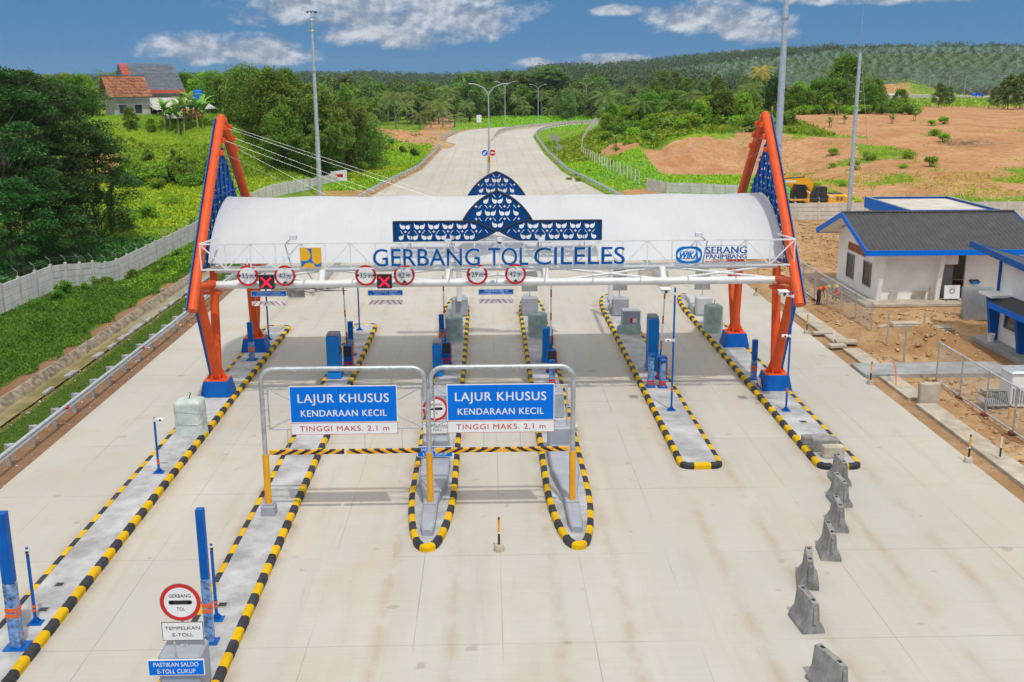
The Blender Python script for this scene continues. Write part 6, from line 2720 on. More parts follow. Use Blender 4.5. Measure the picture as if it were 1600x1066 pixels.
def hand(joints, edges, regions, wrist, direction, reg, side):
    d = Vector(direction).normalized()
    u, w = frame_of(d)
    palm = len(joints)
    joints.append((tuple(Vector(wrist[1]) + d * .07), .032))
    regions.append(reg)
    edges.append((wrist[0], palm))
    for k, (off, ln) in enumerate(((-.030, .075), (-.010, .085), (.010, .080), (.030, .06))):
        a = Vector(joints[palm][0]) + u * off + d * .03
        j0 = len(joints)
        joints.append((tuple(a), .010))
        joints.append((tuple(a + d * ln * .5 + w * .012), .009))
        joints.append((tuple(a + d * ln + w * .04), .008))
        regions += [reg] * 3
        edges += [(palm, j0), (j0, j0 + 1), (j0 + 1, j0 + 2)]
    j0 = len(joints)
    a = Vector(joints[palm][0]) - u * .035 * side
    joints.append((tuple(a), .011))
    joints.append((tuple(a - u * .03 * side + d * .04), .009))
    regions += [reg] * 2
    edges += [(palm, j0), (j0, j0 + 1)]


# bending man: 0 vest, 1 trousers, 2 skin, 3 boots/dark
J_ = [((0, 0, .92), .14), ((.16, 0, 1.10), (.13, .15)), ((.36, 0, 1.20), (.13, .17)), ((.48, 0, 1.20), (.06, .06)), ((.62, 0, 1.14), (.095, .095)), ((.70, 0, 1.07), (.075, .075)),
      ((.0, .11, .86), .10), ((.05, .13, .48), .07), ((-.02, .14, .09), .05), ((.14, .15, .04), .045),
      ((.0, -.11, .86), .10), ((.05, -.13, .48), .07), ((-.02, -.14, .09), .05), ((.14, -.15, .04), .045),
      ((.38, .21, 1.14), .065), ((.44, .25, .86), .05), ((.50, .20, .62), .035),
      ((.38, -.21, 1.14), .065), ((.46, -.25, .86), .05), ((.54, -.20, .62), .035)]
E_ = [(0, 1), (1, 2), (2, 3), (3, 4), (4, 5), (0, 6), (6, 7), (7, 8), (8, 9), (0, 10), (10, 11), (11, 12), (12, 13), (2, 14), (14, 15), (15, 16), (2, 17), (17, 18), (18, 19)]
Rg = [1, 0, 0, 2, 2, 2, 1, 1, 1, 3, 1, 1, 1, 3, 0, 0, 2, 0, 0, 2]
hand(J_, E_, Rg, (16, J_[16][0]), (.15, -.1, -1), 2, 1)
hand(J_, E_, Rg, (19, J_[19][0]), (.15, .1, -1), 2, -1)
trs, boots = mat('dark_grey_work_trousers', (.03, .03, .035), .85), mat('black_boots', (.015, .015, .015), .7)
vest = mat('orange_work_vest', (.72, .10, .02), .8)
person((20.85, 65.1, h(20.85, 65.1)), R(8), 'bending worker in an orange vest, dark trousers and yellow green helmet by the mesh fence', J_, E_, Rg, [vest, trs, M['skin'], boots], ((.64, 0, 1.17), (.35, 0, .9)), mat('lime_helmet', (.62, .62, .02), .35))
# squatting man
J2 = [((0, 0, .36), .14), ((-.04, 0, .56), (.13, .15)), ((-.12, 0, .76), (.13, .17)), ((-.17, 0, .88), (.055, .055)), ((-.21, 0, 1.00), (.095, .095)), ((-.24, 0, 1.08), (.075, .075)),
      ((-.02, .12, .36), .10), ((-.38, .18, .46), .07), ((-.22, .17, .10), .06), ((-.38, .18, .045), .05),
      ((-.02, -.12, .36), .10), ((-.38, -.18, .46), .07), ((-.22, -.17, .10), .06), ((-.38, -.18, .045), .05),
      ((-.14, .20, .72), .065), ((-.34, .24, .58), .05), ((-.52, .12, .62), .035),
      ((-.14, -.20, .72), .065), ((-.36, -.24, .58), .05), ((-.54, -.12, .60), .035)]
R2 = [1, 0, 0, 2, 2, 2, 1, 1, 3, 3, 1, 1, 3, 3, 0, 0, 2, 0, 0, 2]
E2 = list(E_[:19])
hand(J2, E2, R2, (16, J2[16][0]), (-1, -.1, .05), 2, 1)
hand(J2, E2, R2, (19, J2[19][0]), (-1, .1, .05), 2, -1)
person((21.95, 64.5, h(21.95, 64.5)), R(15), 'squatting worker in a red shirt, yellow boots and yellow helmet by the mesh fence', J2, E2, R2,
       [mat('red_work_shirt', (.62, .03, .05), .8), mat('grey_work_trousers', (.16, .14, .13), .85), M['skin'], mat('yellow_rubber_boots', (.75, .42, .01), .4)], ((-.22, 0, 1.05), (-.15, 0, 1)), mat('yellow_helmet', (.78, .55, .01), .35))


# ------------------------------------------------------------------ masts and lamps
def high_mast(label, x, y, hh, r0, r1, top, pegs=False):
    r = thing('high_mast', label, 'mast', (x, y, 0), group='tall grey steel masts')
    mb = MB()
    n = 4
    for i in range(n):
        a, b = i / n, (i + 1) / n
        mb.cyl((0, 0, hh * a), (0, 0, hh * b), r0 + (r1 - r0) * a, r0 + (r1 - r0) * b - .012, n=16)
    mb.build('pole', M['galv_light'], r)
    if top == 'cage':
        mb = MB()
        for z in (hh - 1.9, hh - .6):
            pts = [(.62 * math.cos(2 * math.pi * i / 16), .62 * math.sin(2 * math.pi * i / 16), z) for i in range(17)]
            mb.tube(pts, .03, 6)
            for i in range(4):
                a = i * math.pi / 2
                mb.cyl((0, 0, z), (.62 * math.cos(a), .62 * math.sin(a), z), .025, n=6)
        for i in range(6):
            a = i * math.pi / 3
            mb.cyl((.62 * math.cos(a), .62 * math.sin(a), hh - 1.9), (.62 * math.cos(a), .62 * math.sin(a), hh - .6), .022, n=6)
        mb.build('cage', M['galv'], r)
        mb = MB()
        mb.box((0, 0, hh + .35), (1.3, .06, .06))
        for k in (-.45, .0, .45, .6):
            mb.box((k, -.05, hh + .22), (.2, .18, .16), b=.02)
        mb.build('camera_bar', M['dark_metal'], r)
    if pegs:
        mb = MB()
        for i in range(34):
            z = 1.5 + i * (hh - 2) / 34
            s_ = 1 if i % 2 else -1
            mb.cyl((0, 0, z), (s_ * (r0 + .18), 0, z), .016, n=5)
        mb.build('step_peg', M['galv'], r)
        mb = MB()
        mb.cyl((0, 0, hh), (0, 0, hh + 5.2), .03, .012, n=6)
        mb.build('lightning_rod', M['wire'], r)
        mb = MB()
        mb.tube([(.05, 0, hh + .3), (1.2, -.2, hh * .5), (2.6, -.4, .1)], .018, 5)
        mb.build('down_cable', M['wire'], r)
    for z in (hh * .35, hh * .70):
        mb = MB()
        mb.cyl((0, 0, z), (0, 0, z + .12), r0 * .78 + .03, n=16)
        mb.build('collar', M['galv'], r)
    return r


high_mast('tall mast with a camera cage behind the left part of the canopy', -20.6, 131.5, 21.6, .34, .13, 'cage')
high_mast('thickest tall mast rising beside the right orange frame', 21.85, 80.0, 26, .34, .17, 'none')
high_mast('thin tall mast with climbing pegs behind the office roof', 33.9, 98.5, 16.2, .24, .15, 'none', True)


def street_lamp(label, x, y, z=0, pairs=1, hh=13.4, span=2.7):
    r = thing('street_lamp', label, 'street lamp', (x, y, z), group='double armed street lamps')
    mb = MB()
    mb.cyl((0, 0, 0), (0, 0, hh - 1.6), .14, .085, n=12)
    mb.build('pole', M['galv_light'], r)
    mb = MB()
    mb.box((0, 0, .2), (.5, .5, .4), b=.03)
    mb.build('base', M['concrete'], r)
    for k in range(pairs):
        for s_ in (-1, 1):
            dy = .0 if k == 0 else .55
            mb = MB()
            p = [(0, 0, hh - 1.65), (s_ * .18, dy * .1, hh - 1.2), (s_ * .75, dy * .5, hh - .55), (s_ * 1.6, dy, hh - .15), (s_ * span * .8, dy, hh)]
            mb.tube(p, [.07, .065, .055, .045, .04], 8)
            mb.build('arm', M['galv_light'], r)
            mb = MB()
            mb.box((s_ * span * .92, dy, hh + .03), (.95, .26, .11), b=.04)
            mb.box((s_ * span * .95, dy, hh - .03), (.6, .2, .03), 1)
            mb.build('lamp_head', [M['galv_light'], M['lens']], r)
    return r


street_lamp('nearest double armed street lamp, behind the pointed ornament', .35, 160, 0, 2)
s2 = street_lamp('second double armed street lamp from the canopy', 5.3, 305)
dup(s2, (16.3, 340, 0), 0, 'double armed street lamp behind the concrete median wall', scale=.93)
dup(s2, (37.2, 402, 0), 0, 'farthest double armed street lamp, before the green slope', scale=.95)
for k, (px, py, Yd) in enumerate(((1450, 161, 388), (1480, 168, 374), (1505, 166, 376), (1562, 158, 392), (1583, 158, 393), (1440, 164, 380))):
    p = P(px, py, Yd)
    dup(s2, (p.x, Yd, h(p.x, Yd)), .4, 'small far street lamp along the distant carriageway on the right', group='far street lamps on the right', scale=.62)

# median
mb = MB()
mb.box((.42, 205, .05), (.40, 100, .22), rz=-.004)
kind(mb.build('median_kerb', M['timber'], smooth=False), 'structure')
mw = thing('median_wall', 'long concrete median wall following the far bend', 'wall', (1.4, 258, 0))
path = [(1.3, 257), (1.9, 268), (2.8, 280), (4.6, 296), (8.2, 310), (19.8, 333), (28.5, 347), (45, 364)]
Pm = resample(path, 3.0, closed=False)
mb = MB(local(mw))
vs, fs = [], []
pr = [(-.40, 0), (-.18, .35), (-.12, 1.0), (.12, 1.0), (.18, .35), (.40, 0)]
for k, p in enumerate(Pm):
    d = (Pm[min(k + 1, len(Pm) - 1)] - Pm[max(0, k - 1)]).normalized()
    hk = min(1, .15 + k / 7)
    for o, z in pr:
        vs.append((p.x + d.y * o, p.y - d.x * o, z * hk))
for k in range(len(Pm) - 1):
    for i in range(5):
        fs.append((k * 6 + i, k * 6 + i + 1, k * 6 + 7 + i, k * 6 + 6 + i))
mb.add(vs, [tuple(reversed(f)) for f in fs])
mb.build('barrier', M['concrete'], mw, ang=25)
mb = MB(local(mw))
mb.tube([(p.x, p.y + .3, 1.05) for p in Pm[8:]], .05, 6)
mb.build('hand_rail', M['galv'], mw)


# road signs beyond the canopy
def round_sign(label, x, y, z, m, art):
    r = thing('road_sign', label, 'road sign', (x, y, z), group='round signs on the lamp pole')
    mb = MB()
    mb.cyl((0, .02, 0), (0, 0, 0), .50, n=28, m=1)
    mb.cyl((0, -.001, 0), (0, -.008, 0), .46, n=28, m=0)
    if art == 'bar':
        mb.box((0, -.011, 0), (.66, .004, .16), 1)
    else:
        d = Vector((-1, 0, -1)).normalized()
        mb.beam(Vector((.22, -.012, .22)), Vector((-.12, -.012, -.12)), .13, .004, 1, up=(0, 1, 0))
        mb.add([(-.26, -.012, -.26), (.10, -.012, -.24), (-.24, -.012, .10)], [(0, 1, 2)], 1)
    mb.build('disc', [m, M['sign_white']], r, smooth=False)
    mb = MB()
    mb.beam((0, .03, 0), (0, .55, 0), .05, .05)
    mb.build('bracket', M['galv'], r)
    return r


round_sign('blue keep left arrow sign on the nearest lamp pole', -.28, 159.3, 3.45, M['sign_blue'], 'arrow')
round_sign('red no entry sign on the nearest lamp pole', .86, 159.3, 3.45, M['sign_red'], 'bar')
r = thing('chevron_board', 'yellow and black chevron board below the two round signs', 'road sign', (.32, 159.4, 2.45))
mb = MB()
mb.box((0, 0, 0), (.40, .03, 1.0), 0)
for i in range(4):
    mb.prism([(-.19, -.42 + i * .22), (.19, -.30 + i * .22), (.19, -.20 + i * .22), (-.19, -.32 + i * .22)], (0, -.0155, 0), (1, 0, 0), (0, 0, 1), .003, 1)
mb.build('board', [M['yellow'], M['sign_black']], r, smooth=False)
mb = MB()
mb.cyl((0, .05, -2.4), (0, .05, .4), .04, n=8)
mb.build('pole', M['galv'], r)


def diamond(label, x, y, hh, face, stack=1, dx=0):
    z0 = max(0, h(x, y))
    r = thing('warning_sign', label, 'road sign', (x, y, z0), group='diamond warning signs')
    mb = MB()
    mb.cyl((0, .03, -.3), (0, .03, hh + .4), .045, n=8)
    mb.build('pole', M['galv'], r)
    for k in range(stack):
        mb = MB()
        z = hh - k * 1.45
        mb.prism([(0, -.62), (.62, 0), (0, .62), (-.62, 0)], (dx * (k % 2), 0, z), (1, 0, 0), (0, 0, 1), .02, 0)
        if face == M['yellow']:
            mb.beam((0, -.026, z - .25), (0, -.026, z + .15), .10, .006, 1, up=(0, 1, 0))
            mb.beam((0, -.026, z + .1), (.2, -.026, z + .25), .10, .006, 1, up=(0, 1, 0))
        mb.build('plate', [face, M['sign_black']], r, smooth=False)
    mb = MB()
    mb.box((0, .03, .05), (.5, .4, .2))
    mb.build('footing', M['concrete'], r)
    return r


diamond('yellow diamond warning sign beyond the left guard rail', -10.6, 252, 3.0, M['yellow'])
diamond('grey backed diamond sign on the taller pole right of the road', 12.1, 184, 4.1, M['sign_back'], 2, .35)
diamond('grey backed diamond sign on the farther pole right of the road', 12.3, 200, 3.7, M['sign_back'], 1)
r = thing('site_sign', 'small white board on a post at the far end of the road', 'sign', (-2.2, 326, 0))
mb = MB()
mb.box((0, 0, 2.6), (1.5, .05, 2.2))
mb.build('board', M['sign_white'], r)
mb = MB()
mb.cyl((0, .06, 0), (0, .06, 1.6), .06, n=8)
mb.build('post', M['galv'], r)
r = thing('banner', 'small white banner with red lettering tied to the end of the pale wall', 'banner', (-20.9, 150.2, h(-20.9, 150.2) + .15))
mb = MB()
mb.add([(-1.0, 0, .1), (1.3, -.4, .1), (1.3, -.4, 1.8), (-1.0, 0, 1.5)], [(0, 1, 2, 3)], 0)
mb.add([(-.4, -.14, .75), (.75, -.34, .75), (.75, -.34, 1.2), (-.4, -.14, 1.15)], [(0, 1, 2, 3)], 1)
mb.build('cloth', [M['sign_white'], M['sign_red']], r, smooth=False)

# heap of barricade scrap at the far left lane
r = thing('scrap_heap', 'tangled heap of steel frames behind the left rear pillar', 'scrap heap', (-12.9, 71.0, 0))
mb = MB()
for i in range(46):
    a = Vector((rnd.uniform(-1.8, 1.8), rnd.uniform(-1.0, 1.0), rnd.uniform(.02, .5)))
    d = Vector((rnd.gauss(0, 1), rnd.gauss(0, .5), rnd.uniform(-.3, .7))).normalized() * rnd.uniform(.5, 1.9)
    b = a + d
    b.z = max(.03, b.z)
    mb.beam(a, b, .05, .05)
mb.build('frames', M['scaffold'], r, smooth=False)
mb = MB()
mb.box((.2, -1.9, .35), (1.1, .06, .62), rot=Matrix.Rotation(.35, 3, 'X'))
mb.build('board', M['jersey'], r)
mb = MB()
mb.box((-1.2, 0, .4), (1.1, .8, .5), b=.05)
mb.build('crate', M['timber'], r)

# blue car on the far carriageway
r = thing('parked_car', 'small blue car on the distant carriageway at the right', 'car', (180.0, 393.5, h(180, 393.5) + .7), R(8))
mb = MB()
mb.prism([(-2.1, .35), (2.1, .35), (2.1, .85), (1.1, .98), (.6, 1.45), (-1.1, 1.48), (-1.9, .98), (-2.1, .9)], (0, .85, 0), (1, 0, 0), (0, 0, 1), 1.7)
mb.build('body', M['sign_blue'], r)
mb = MB()
mb.prism([(.95, 1.0), (.55, 1.40), (-1.0, 1.42), (-1.6, 1.0)], (0, .86, 0), (1, 0, 0), (0, 0, 1), 1.72)
mb.build('window', M['glass'], r)
for x in (-1.3, 1.3):
    for s_ in (-1, 1):
        mb = MB()
        mb.cyl((x, s_ * .75, .33), (x, s_ * .9, .33), .33, n=16)
        mb.build('wheel', M['rubber'], r)


# ------------------------------------------------------------------ village houses on the left hill
def tile_roof(mb, xa, xb, yr, zr, ye, ze, m=0, over=.0, rows=14):
    """courses of tiles as small steps from the ridge to the eave"""
    vs, fs = [], []
    for i in range(rows):
        a, b = i / rows, (i + 1) / rows
        y0, y1 = yr + (ye - yr) * a, yr + (ye - yr) * b
        z0, z1 = zr + (ze - zr) * a, zr + (ze - zr) * b
        k = len(vs)
        vs += [(xa, y0, z0 + .01), (xb, y0, z0 + .01), (xb, y1, z1 + .07), (xa, y1, z1 + .07)]
        fs.append((k, k + 1, k + 2, k + 3))
        if i < rows - 1:
            fs.append((k + 3, k + 2, k + 2 + 2 + 1, k + 4)) if False else None
    sg = ye < yr
    mb.add(vs, fs if not sg else [tuple(reversed(f)) for f in fs], m)


HZ = 8.1
h1 = thing('village_house', 'old house with brown clay tile roof and stained walls on the hill', 'house', (-57.5, 166, HZ))
LH = local(h1)
mb = MB(LH)
mb.prism([(164.0, HZ - 2.5), (170.0, HZ - 2.5), (170, 11.8), (167, 14.0), (164.0, 11.8)], (-58.2, 0, 0), (0, 1, 0), (0, 0, 1), 4.8)
mb.build('wall', M['plaster_old'], h1, smooth=False)
mb = MB(LH)
tile_roof(mb, -59.0, -53.2, 167, 14.3, 163.1, 11.5)
tile_roof(mb, -59.0, -53.2, 167, 14.3, 170.9, 11.5)
mb.build('roof', M['red_tile'], h1, smooth=False)
mb = MB(LH)
mb.box((-56.1, 167, 14.42), (6.0, .3, .16))
mb.build('ridge_cap', M['slate'], h1)
for x in (-57.1, -55.0):
    mb = MB(LH)
    mb.box((x, 163.97, 9.9), (.9, .06, 1.1))
    mb.build('window', M['glass'], h1)
h2 = thing('village_house', 'house with steep blue grey roof edged in red tiles on the hill', 'house', (-52.5, 173, HZ))
LH = local(h2)
mb = MB(LH)
mb.prism([(168.2, HZ - 2.5), (178, HZ - 2.5), (178, 12.0), (173, 15.6), (168.2, 12.0)], (-54.6, 0, 0), (0, 1, 0), (0, 0, 1), 6.6)
mb.build('wall', M['plaster_old'], h2, smooth=False)
mb = MB(LH)
tile_roof(mb, -54.2, -47.4, 173, 16.1, 167.9, 12.35, rows=18)
tile_roof(mb, -55.3, -47.4, 173, 16.1, 178.1, 12.2, rows=18)
mb.build('roof', M['slate'], h2, smooth=False)
mb = MB(LH)
tile_roof(mb, -55.3, -54.2, 173, 16.1, 167.9, 12.35, rows=18)
tile_roof(mb, -54.8, -47.4, 167.9, 12.35, 167.3, 11.9, rows=3)
mb.build('roof_border', M['red_ridge'], h2, smooth=False)
h3 = thing('lean_to', 'open lean to with pale corrugated roof below the blue grey roof', 'shed', (-49, 164, HZ))
LH = local(h3)
mb = MB(LH)
vs, fs = [], []
for i in range(61):
    x = -54.2 + 8.6 * i / 60
    r_ = .05 * math.sin(i * 2.1)
    vs += [(x, 167.2, 11.3 + r_), (x + 1.2, 162.2, 9.75 + r_)]
for i in range(60):
    fs.append((2 * i, 2 * i + 1, 2 * i + 3, 2 * i + 2))
mb.add(vs, fs)
mb.build('roof', M['corrugated'], h3, smooth=False)
for x in (-52.6, -49.8, -47.0, -44.8):
    mb = MB(LH)
    mb.box((x, 162.6, 8.6), (.15, .15, 2.4))
    mb.build('post', M['timber'], h3)
mb = MB(LH)
mb.box((-49, 166.8, 9.4), (8.4, .12, 3.2))
mb.build('wall', M['timber'], h3, smooth=False)
h4 = thing('animal_shed', 'small wooden shed with patched tile roof in front of the lean to', 'shed', (-50, 159, HZ))
LH = local(h4)
mb = MB(LH)
tile_roof(mb, -52.5, -49.9, 161.2, 9.9, 158.2, 8.6, rows=6)
mb.build('roof', M['corrugated'], h4, smooth=False)
mb = MB(LH)
tile_roof(mb, -49.9, -47.4, 161.2, 9.9, 158.2, 8.6, rows=8)
mb.build('tile_patch', M['red_tile'], h4, smooth=False)
mb = MB(LH)
for x in (-52.4, -50.5, -48.9, -47.5):
    mb.box((x, 158.5, 7.6), (.12, .12, 2.0))
mb.box((-50, 158.6, 7.4), (5, .06, .5))
mb.box((-50, 160.9, 8.2), (5, .1, 2.6))
mb.build('frame', M['timber'], h4, smooth=False)
h5 = thing('village_house', 'pale roofed house half hidden by dark trees at the left edge', 'house', (-80, 172, HZ))
LH = local(h5)
mb = MB(LH)
mb.box((-80, 172, 9.6), (7, 6, 5.2))
mb.build('wall', M['plaster_old'], h5, smooth=False)
mb = MB(LH)
tile_roof(mb, -84.2, -75.8, 172, 14.6, 168.2, 12.1, rows=12)
tile_roof(mb, -84.2, -75.8, 172, 14.6, 176, 12.1, rows=12)
mb.build('roof', M['corrugated'], h5, smooth=False)
r = thing('water_tank', 'blue plastic water tank on a stand beside the lean to', 'water tank', (-43.8, 166.5, HZ))
mb = MB()
mb.lathe([(.70, 2.6), (.74, 2.8), (.74, 4.2), (.6, 4.5), (.2, 4.62), (.2, 4.7), (0, 4.7)], n=20)
mb.build('tank', M['sign_blue'], r)
mb = MB()
for a in range(4):
    mb.box((.6 * math.cos(a * 1.571 + .78), .6 * math.sin(a * 1.571 + .78), 1.0), (.1, .1, 3.2))
mb.box((0, 0, 2.55), (1.5, 1.5, .1))
mb.build('stand', M['timber'], r, smooth=False)

# the hamlet stands turned toward the valley
for o_ in (h1, h2, h3, h4, h5):
    q_ = Vector((o_.location.x + 53.0, o_.location.y - 166.0, 0)) * 1.06
    q_.rotate(Matrix.Rotation(R(30), 3, 'Z'))
    o_.location.x, o_.location.y = q_.x - 51.2, q_.y + 166.0
    o_.scale = (1.08, 1.08, 1.08)
    o_.rotation_euler.z = R(30)
# ------------------------------------------------------------------ vegetation
def unit(v):
    return v / np.maximum(1e-9, np.linalg.norm(v, axis=1, keepdims=True))


def leaf_quads(c, length, width, upb=.6, droop=0.0, rng=nr):
    """diamond shaped leaves: centre array, sizes, upward bias of the face normal"""
    n = len(c)
    nrm = unit(rng.normal(size=(n, 3)) + np.array([0, 0, upb * 2.2]))
    d = rng.normal(size=(n, 3)) + np.array([0, 0, -droop * 2.5])
    d = unit(d - nrm * np.sum(d * nrm, axis=1, keepdims=True))
    s = np.cross(nrm, d)
    L_ = (length * rng.uniform(.65, 1.3, n))[:, None]
    w_ = (width * rng.uniform(.7, 1.25, n))[:, None]
    V = np.stack([c - d * L_ * .5, c + s * w_ * .5 + nrm * w_ * .12, c + d * L_ * .5, c - s * w_ * .5 + nrm * w_ * .12], 1).reshape(-1, 3)
    F = np.arange(n * 4).reshape(n, 4)
    return V, F


def join(parts):
    Vs, Fs, o = [], [], 0
    for V, F in parts:
        Vs.append(V)
        Fs.append(F + o)
        o += len(V)
    return np.concatenate(Vs), np.concatenate(Fs)


def limb(mb, a, b, r0, r1, wob=.12, n=5):
    a, b = Vector(a), Vector(b)
    L_ = (b - a).length
    pts = [a.lerp(b, i / n) + Vector((rnd.gauss(0, wob), rnd.gauss(0, wob), 0)) * (L_ * .2 * math.sin(math.pi * i / n)) for i in range(n + 1)]
    mb.tube(pts, [r0 + (r1 - r0) * i / n for i in range(n + 1)], 7)


def tree(name, label, cat, H, Rc, leafm, barkm, clusters, per, leaf, aspect=.5, base=.35, flat=.6, upb=.6, droop=.1, seed=1, group=None, trunk_r=.2, spread=1.0, vis=.0, cl_r=None):
    rng = np.random.default_rng(seed)
    st = rnd.getstate()
    rnd.seed(seed)
    r = thing(name, label, cat, (0, 0, 0), group=group)
    mb = MB()
    top = Vector((rnd.uniform(-.4, .4), rnd.uniform(-.4, .4), H * .86))
    limb(mb, (0, 0, -.4), top, trunk_r, trunk_r * .3, .16, 7)
    parts = []
    for i in range(clusters):
        t = (i + .5) / clusters
        z = H * (base + (1 - base) * (t ** .85))
        # widest at a bit above the middle of the crown
        u = (z / H - base) / (1 - base)
        rad = Rc * (math.sin(math.pi * min(1, .18 + .80 * u)) ** .7)
        a = i * 2.399 + rng.uniform(-.5, .5)
        q = rad * math.sqrt(rng.uniform(.15, 1.0)) * spread
        c = np.array([math.cos(a) * q, math.sin(a) * q, z + rng.uniform(-.4, .4)])
        cr = (cl_r or Rc * .42) * rng.uniform(.7, 1.25)
        lim_to = Vector(c * np.array([.85, .85, 1]) - np.array([0, 0, cr * .3]))
        zt = max(H * base * .55, c[2] - q * 1.1 - .5)
        limb(mb, (top.x * zt / H, top.y * zt / H, zt), lim_to, trunk_r * .42 * (1 - .5 * u), .02, .14, 4)
        n = int(per * rng.uniform(.7, 1.3))
        p = rng.normal(size=(n, 3))
        p = unit(p) * (rng.uniform(0, 1, n) ** .45)[:, None]
        p *= np.array([cr, cr, cr * flat])
        p[:, 2] -= (p[:, 0] ** 2 + p[:, 1] ** 2) / cr * .18
        # uneven outline: drop the leaves of some sectors
        k = np.array([vnoise(np.array([x_[0] * 1.3 + i]), np.array([x_[1] * 1.3 + x_[2]]), seed)[0] for x_ in p[:0]]) if False else None
        parts.append(leaf_quads(c + p, leaf, leaf * aspect, upb, droop, rng))
    mb.build('trunk', barkm, r)
    V, F = join(parts)
    mesh_np('crown', V, F, leafm, r)
    rnd.setstate(st)
    return r


def at_px(px, Y):
    return float(P(px, 300, Y).x)


def put(proto, first, px, Y, label=None, group=None, scale=1.0, rz=None, dz=-.15, x=None):
    """first use moves the prototype itself, later uses copy it"""
    x = at_px(px, Y) if x is None else x
    loc = (x, Y, h(x, Y) + dz)
    rz = rnd.uniform(0, 6.28) if rz is None else rz
    if not proto.get('_used'):
        proto['_used'] = 1
        proto.location = loc
        proto.rotation_euler = (0, 0, rz)
        proto.scale = (scale,) * 3 if not isinstance(scale, tuple) else scale
        if label:
            proto['label'] = label
        if group:
            proto['group'] = group
        return proto
    return dup(proto, loc, rz, label, group, scale)


# --- feathery trees behind the left wall, cloud shade kept in their leaf colour
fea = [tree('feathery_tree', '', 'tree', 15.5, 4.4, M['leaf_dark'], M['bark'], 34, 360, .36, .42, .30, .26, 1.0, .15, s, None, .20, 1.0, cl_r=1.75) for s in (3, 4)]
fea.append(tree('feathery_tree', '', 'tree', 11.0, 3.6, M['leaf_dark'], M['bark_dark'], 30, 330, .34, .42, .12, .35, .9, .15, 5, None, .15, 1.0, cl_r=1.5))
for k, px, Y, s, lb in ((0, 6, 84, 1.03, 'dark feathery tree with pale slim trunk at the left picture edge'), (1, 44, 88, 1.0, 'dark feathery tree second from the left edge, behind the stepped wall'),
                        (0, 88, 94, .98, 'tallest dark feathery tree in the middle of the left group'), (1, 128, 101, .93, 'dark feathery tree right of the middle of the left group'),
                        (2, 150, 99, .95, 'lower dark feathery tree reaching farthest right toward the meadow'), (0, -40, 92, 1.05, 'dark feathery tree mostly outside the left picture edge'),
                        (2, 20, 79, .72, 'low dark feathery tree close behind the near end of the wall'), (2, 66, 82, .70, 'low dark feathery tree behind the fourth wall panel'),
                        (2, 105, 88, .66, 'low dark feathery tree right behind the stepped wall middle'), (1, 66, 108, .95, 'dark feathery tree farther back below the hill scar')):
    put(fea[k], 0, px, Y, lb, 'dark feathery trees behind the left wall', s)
vt = thing('vine_trunk', 'slim leaning trunk wrapped in vines standing alone in the meadow', 'tree', (at_px(168, 104), 104, h(at_px(168, 104), 104)))
mb = MB()
mb.tube([(0, 0, -.3), (.1, 0, 2), (.25, .1, 4), (.7, .1, 6.0)], [.16, .14, .12, .05], 8)
mb.build('trunk', M['bark_dark'], vt)
p = np.stack([np.interp(np.linspace(0, 6.2, 700), [0, 2, 4, 6], [0, .1, .25, .7]), np.zeros(700), np.linspace(0, 6.2, 700)], 1) + nr.normal(size=(700, 3)) * np.array([.18, .18, .1])
V, F = leaf_quads(p, .28, .16, .3, .3)
mesh_np('vine', V, F, M['leaf_mid'], vt)


# --- bamboo and dense trees left of the road
def bamboo(seed, H, spread):
    rng = np.random.default_rng(seed)
    r = thing('bamboo_clump', '', 'bamboo', group='bamboo and dense trees on the left hill')
    mb = MB()
    parts = []
    for i in range(26):
        a = rng.uniform(0, 6.28)
        hh = H * rng.uniform(.62, 1.0)
        lean = spread * rng.uniform(.25, 1.0)
        b = np.array([math.cos(a) * .8, math.sin(a) * .8, 0]) * rng.uniform(.2, 1)
        tip = b + np.array([math.cos(a) * lean, math.sin(a) * lean, hh])
        mid = b + np.array([math.cos(a) * lean * .25, math.sin(a) * lean * .25, hh * .62])
        t = np.linspace(0, 1, 7)[:, None]
        path = b * (1 - t) ** 2 + 2 * t * (1 - t) * mid + t * t * tip
        path[:, 2] -= (t[:, 0] ** 4) * hh * .10
        mb.tube([Vector(p) for p in path], [.07, .065, .06, .05, .04, .028, .012], 5)
        for k in range(11):
            tt = rng.uniform(.10, 1.0)
            c = b * (1 - tt) ** 2 + 2 * tt * (1 - tt) * mid + tt * tt * tip
            c[2] -= tt ** 4 * hh * .1
            n = 52
            cr = rng.uniform(.5, 1.15)
            q = unit(rng.normal(size=(n, 3))) * (rng.uniform(0, 1, n) ** .5)[:, None] * np.array([cr, cr, cr * .62])
            q[:, 2] -= .3 * (q[:, 0] ** 2 + q[:, 1] ** 2)
            parts.append(leaf_quads(c + q, .62, .20, .45, .55, rng))
    mb.build('culms', M['stem_banana'], r)
    V, F = join(parts)
    mesh_np('foliage', V, F, M['leaf_bamboo'], r)
    return r


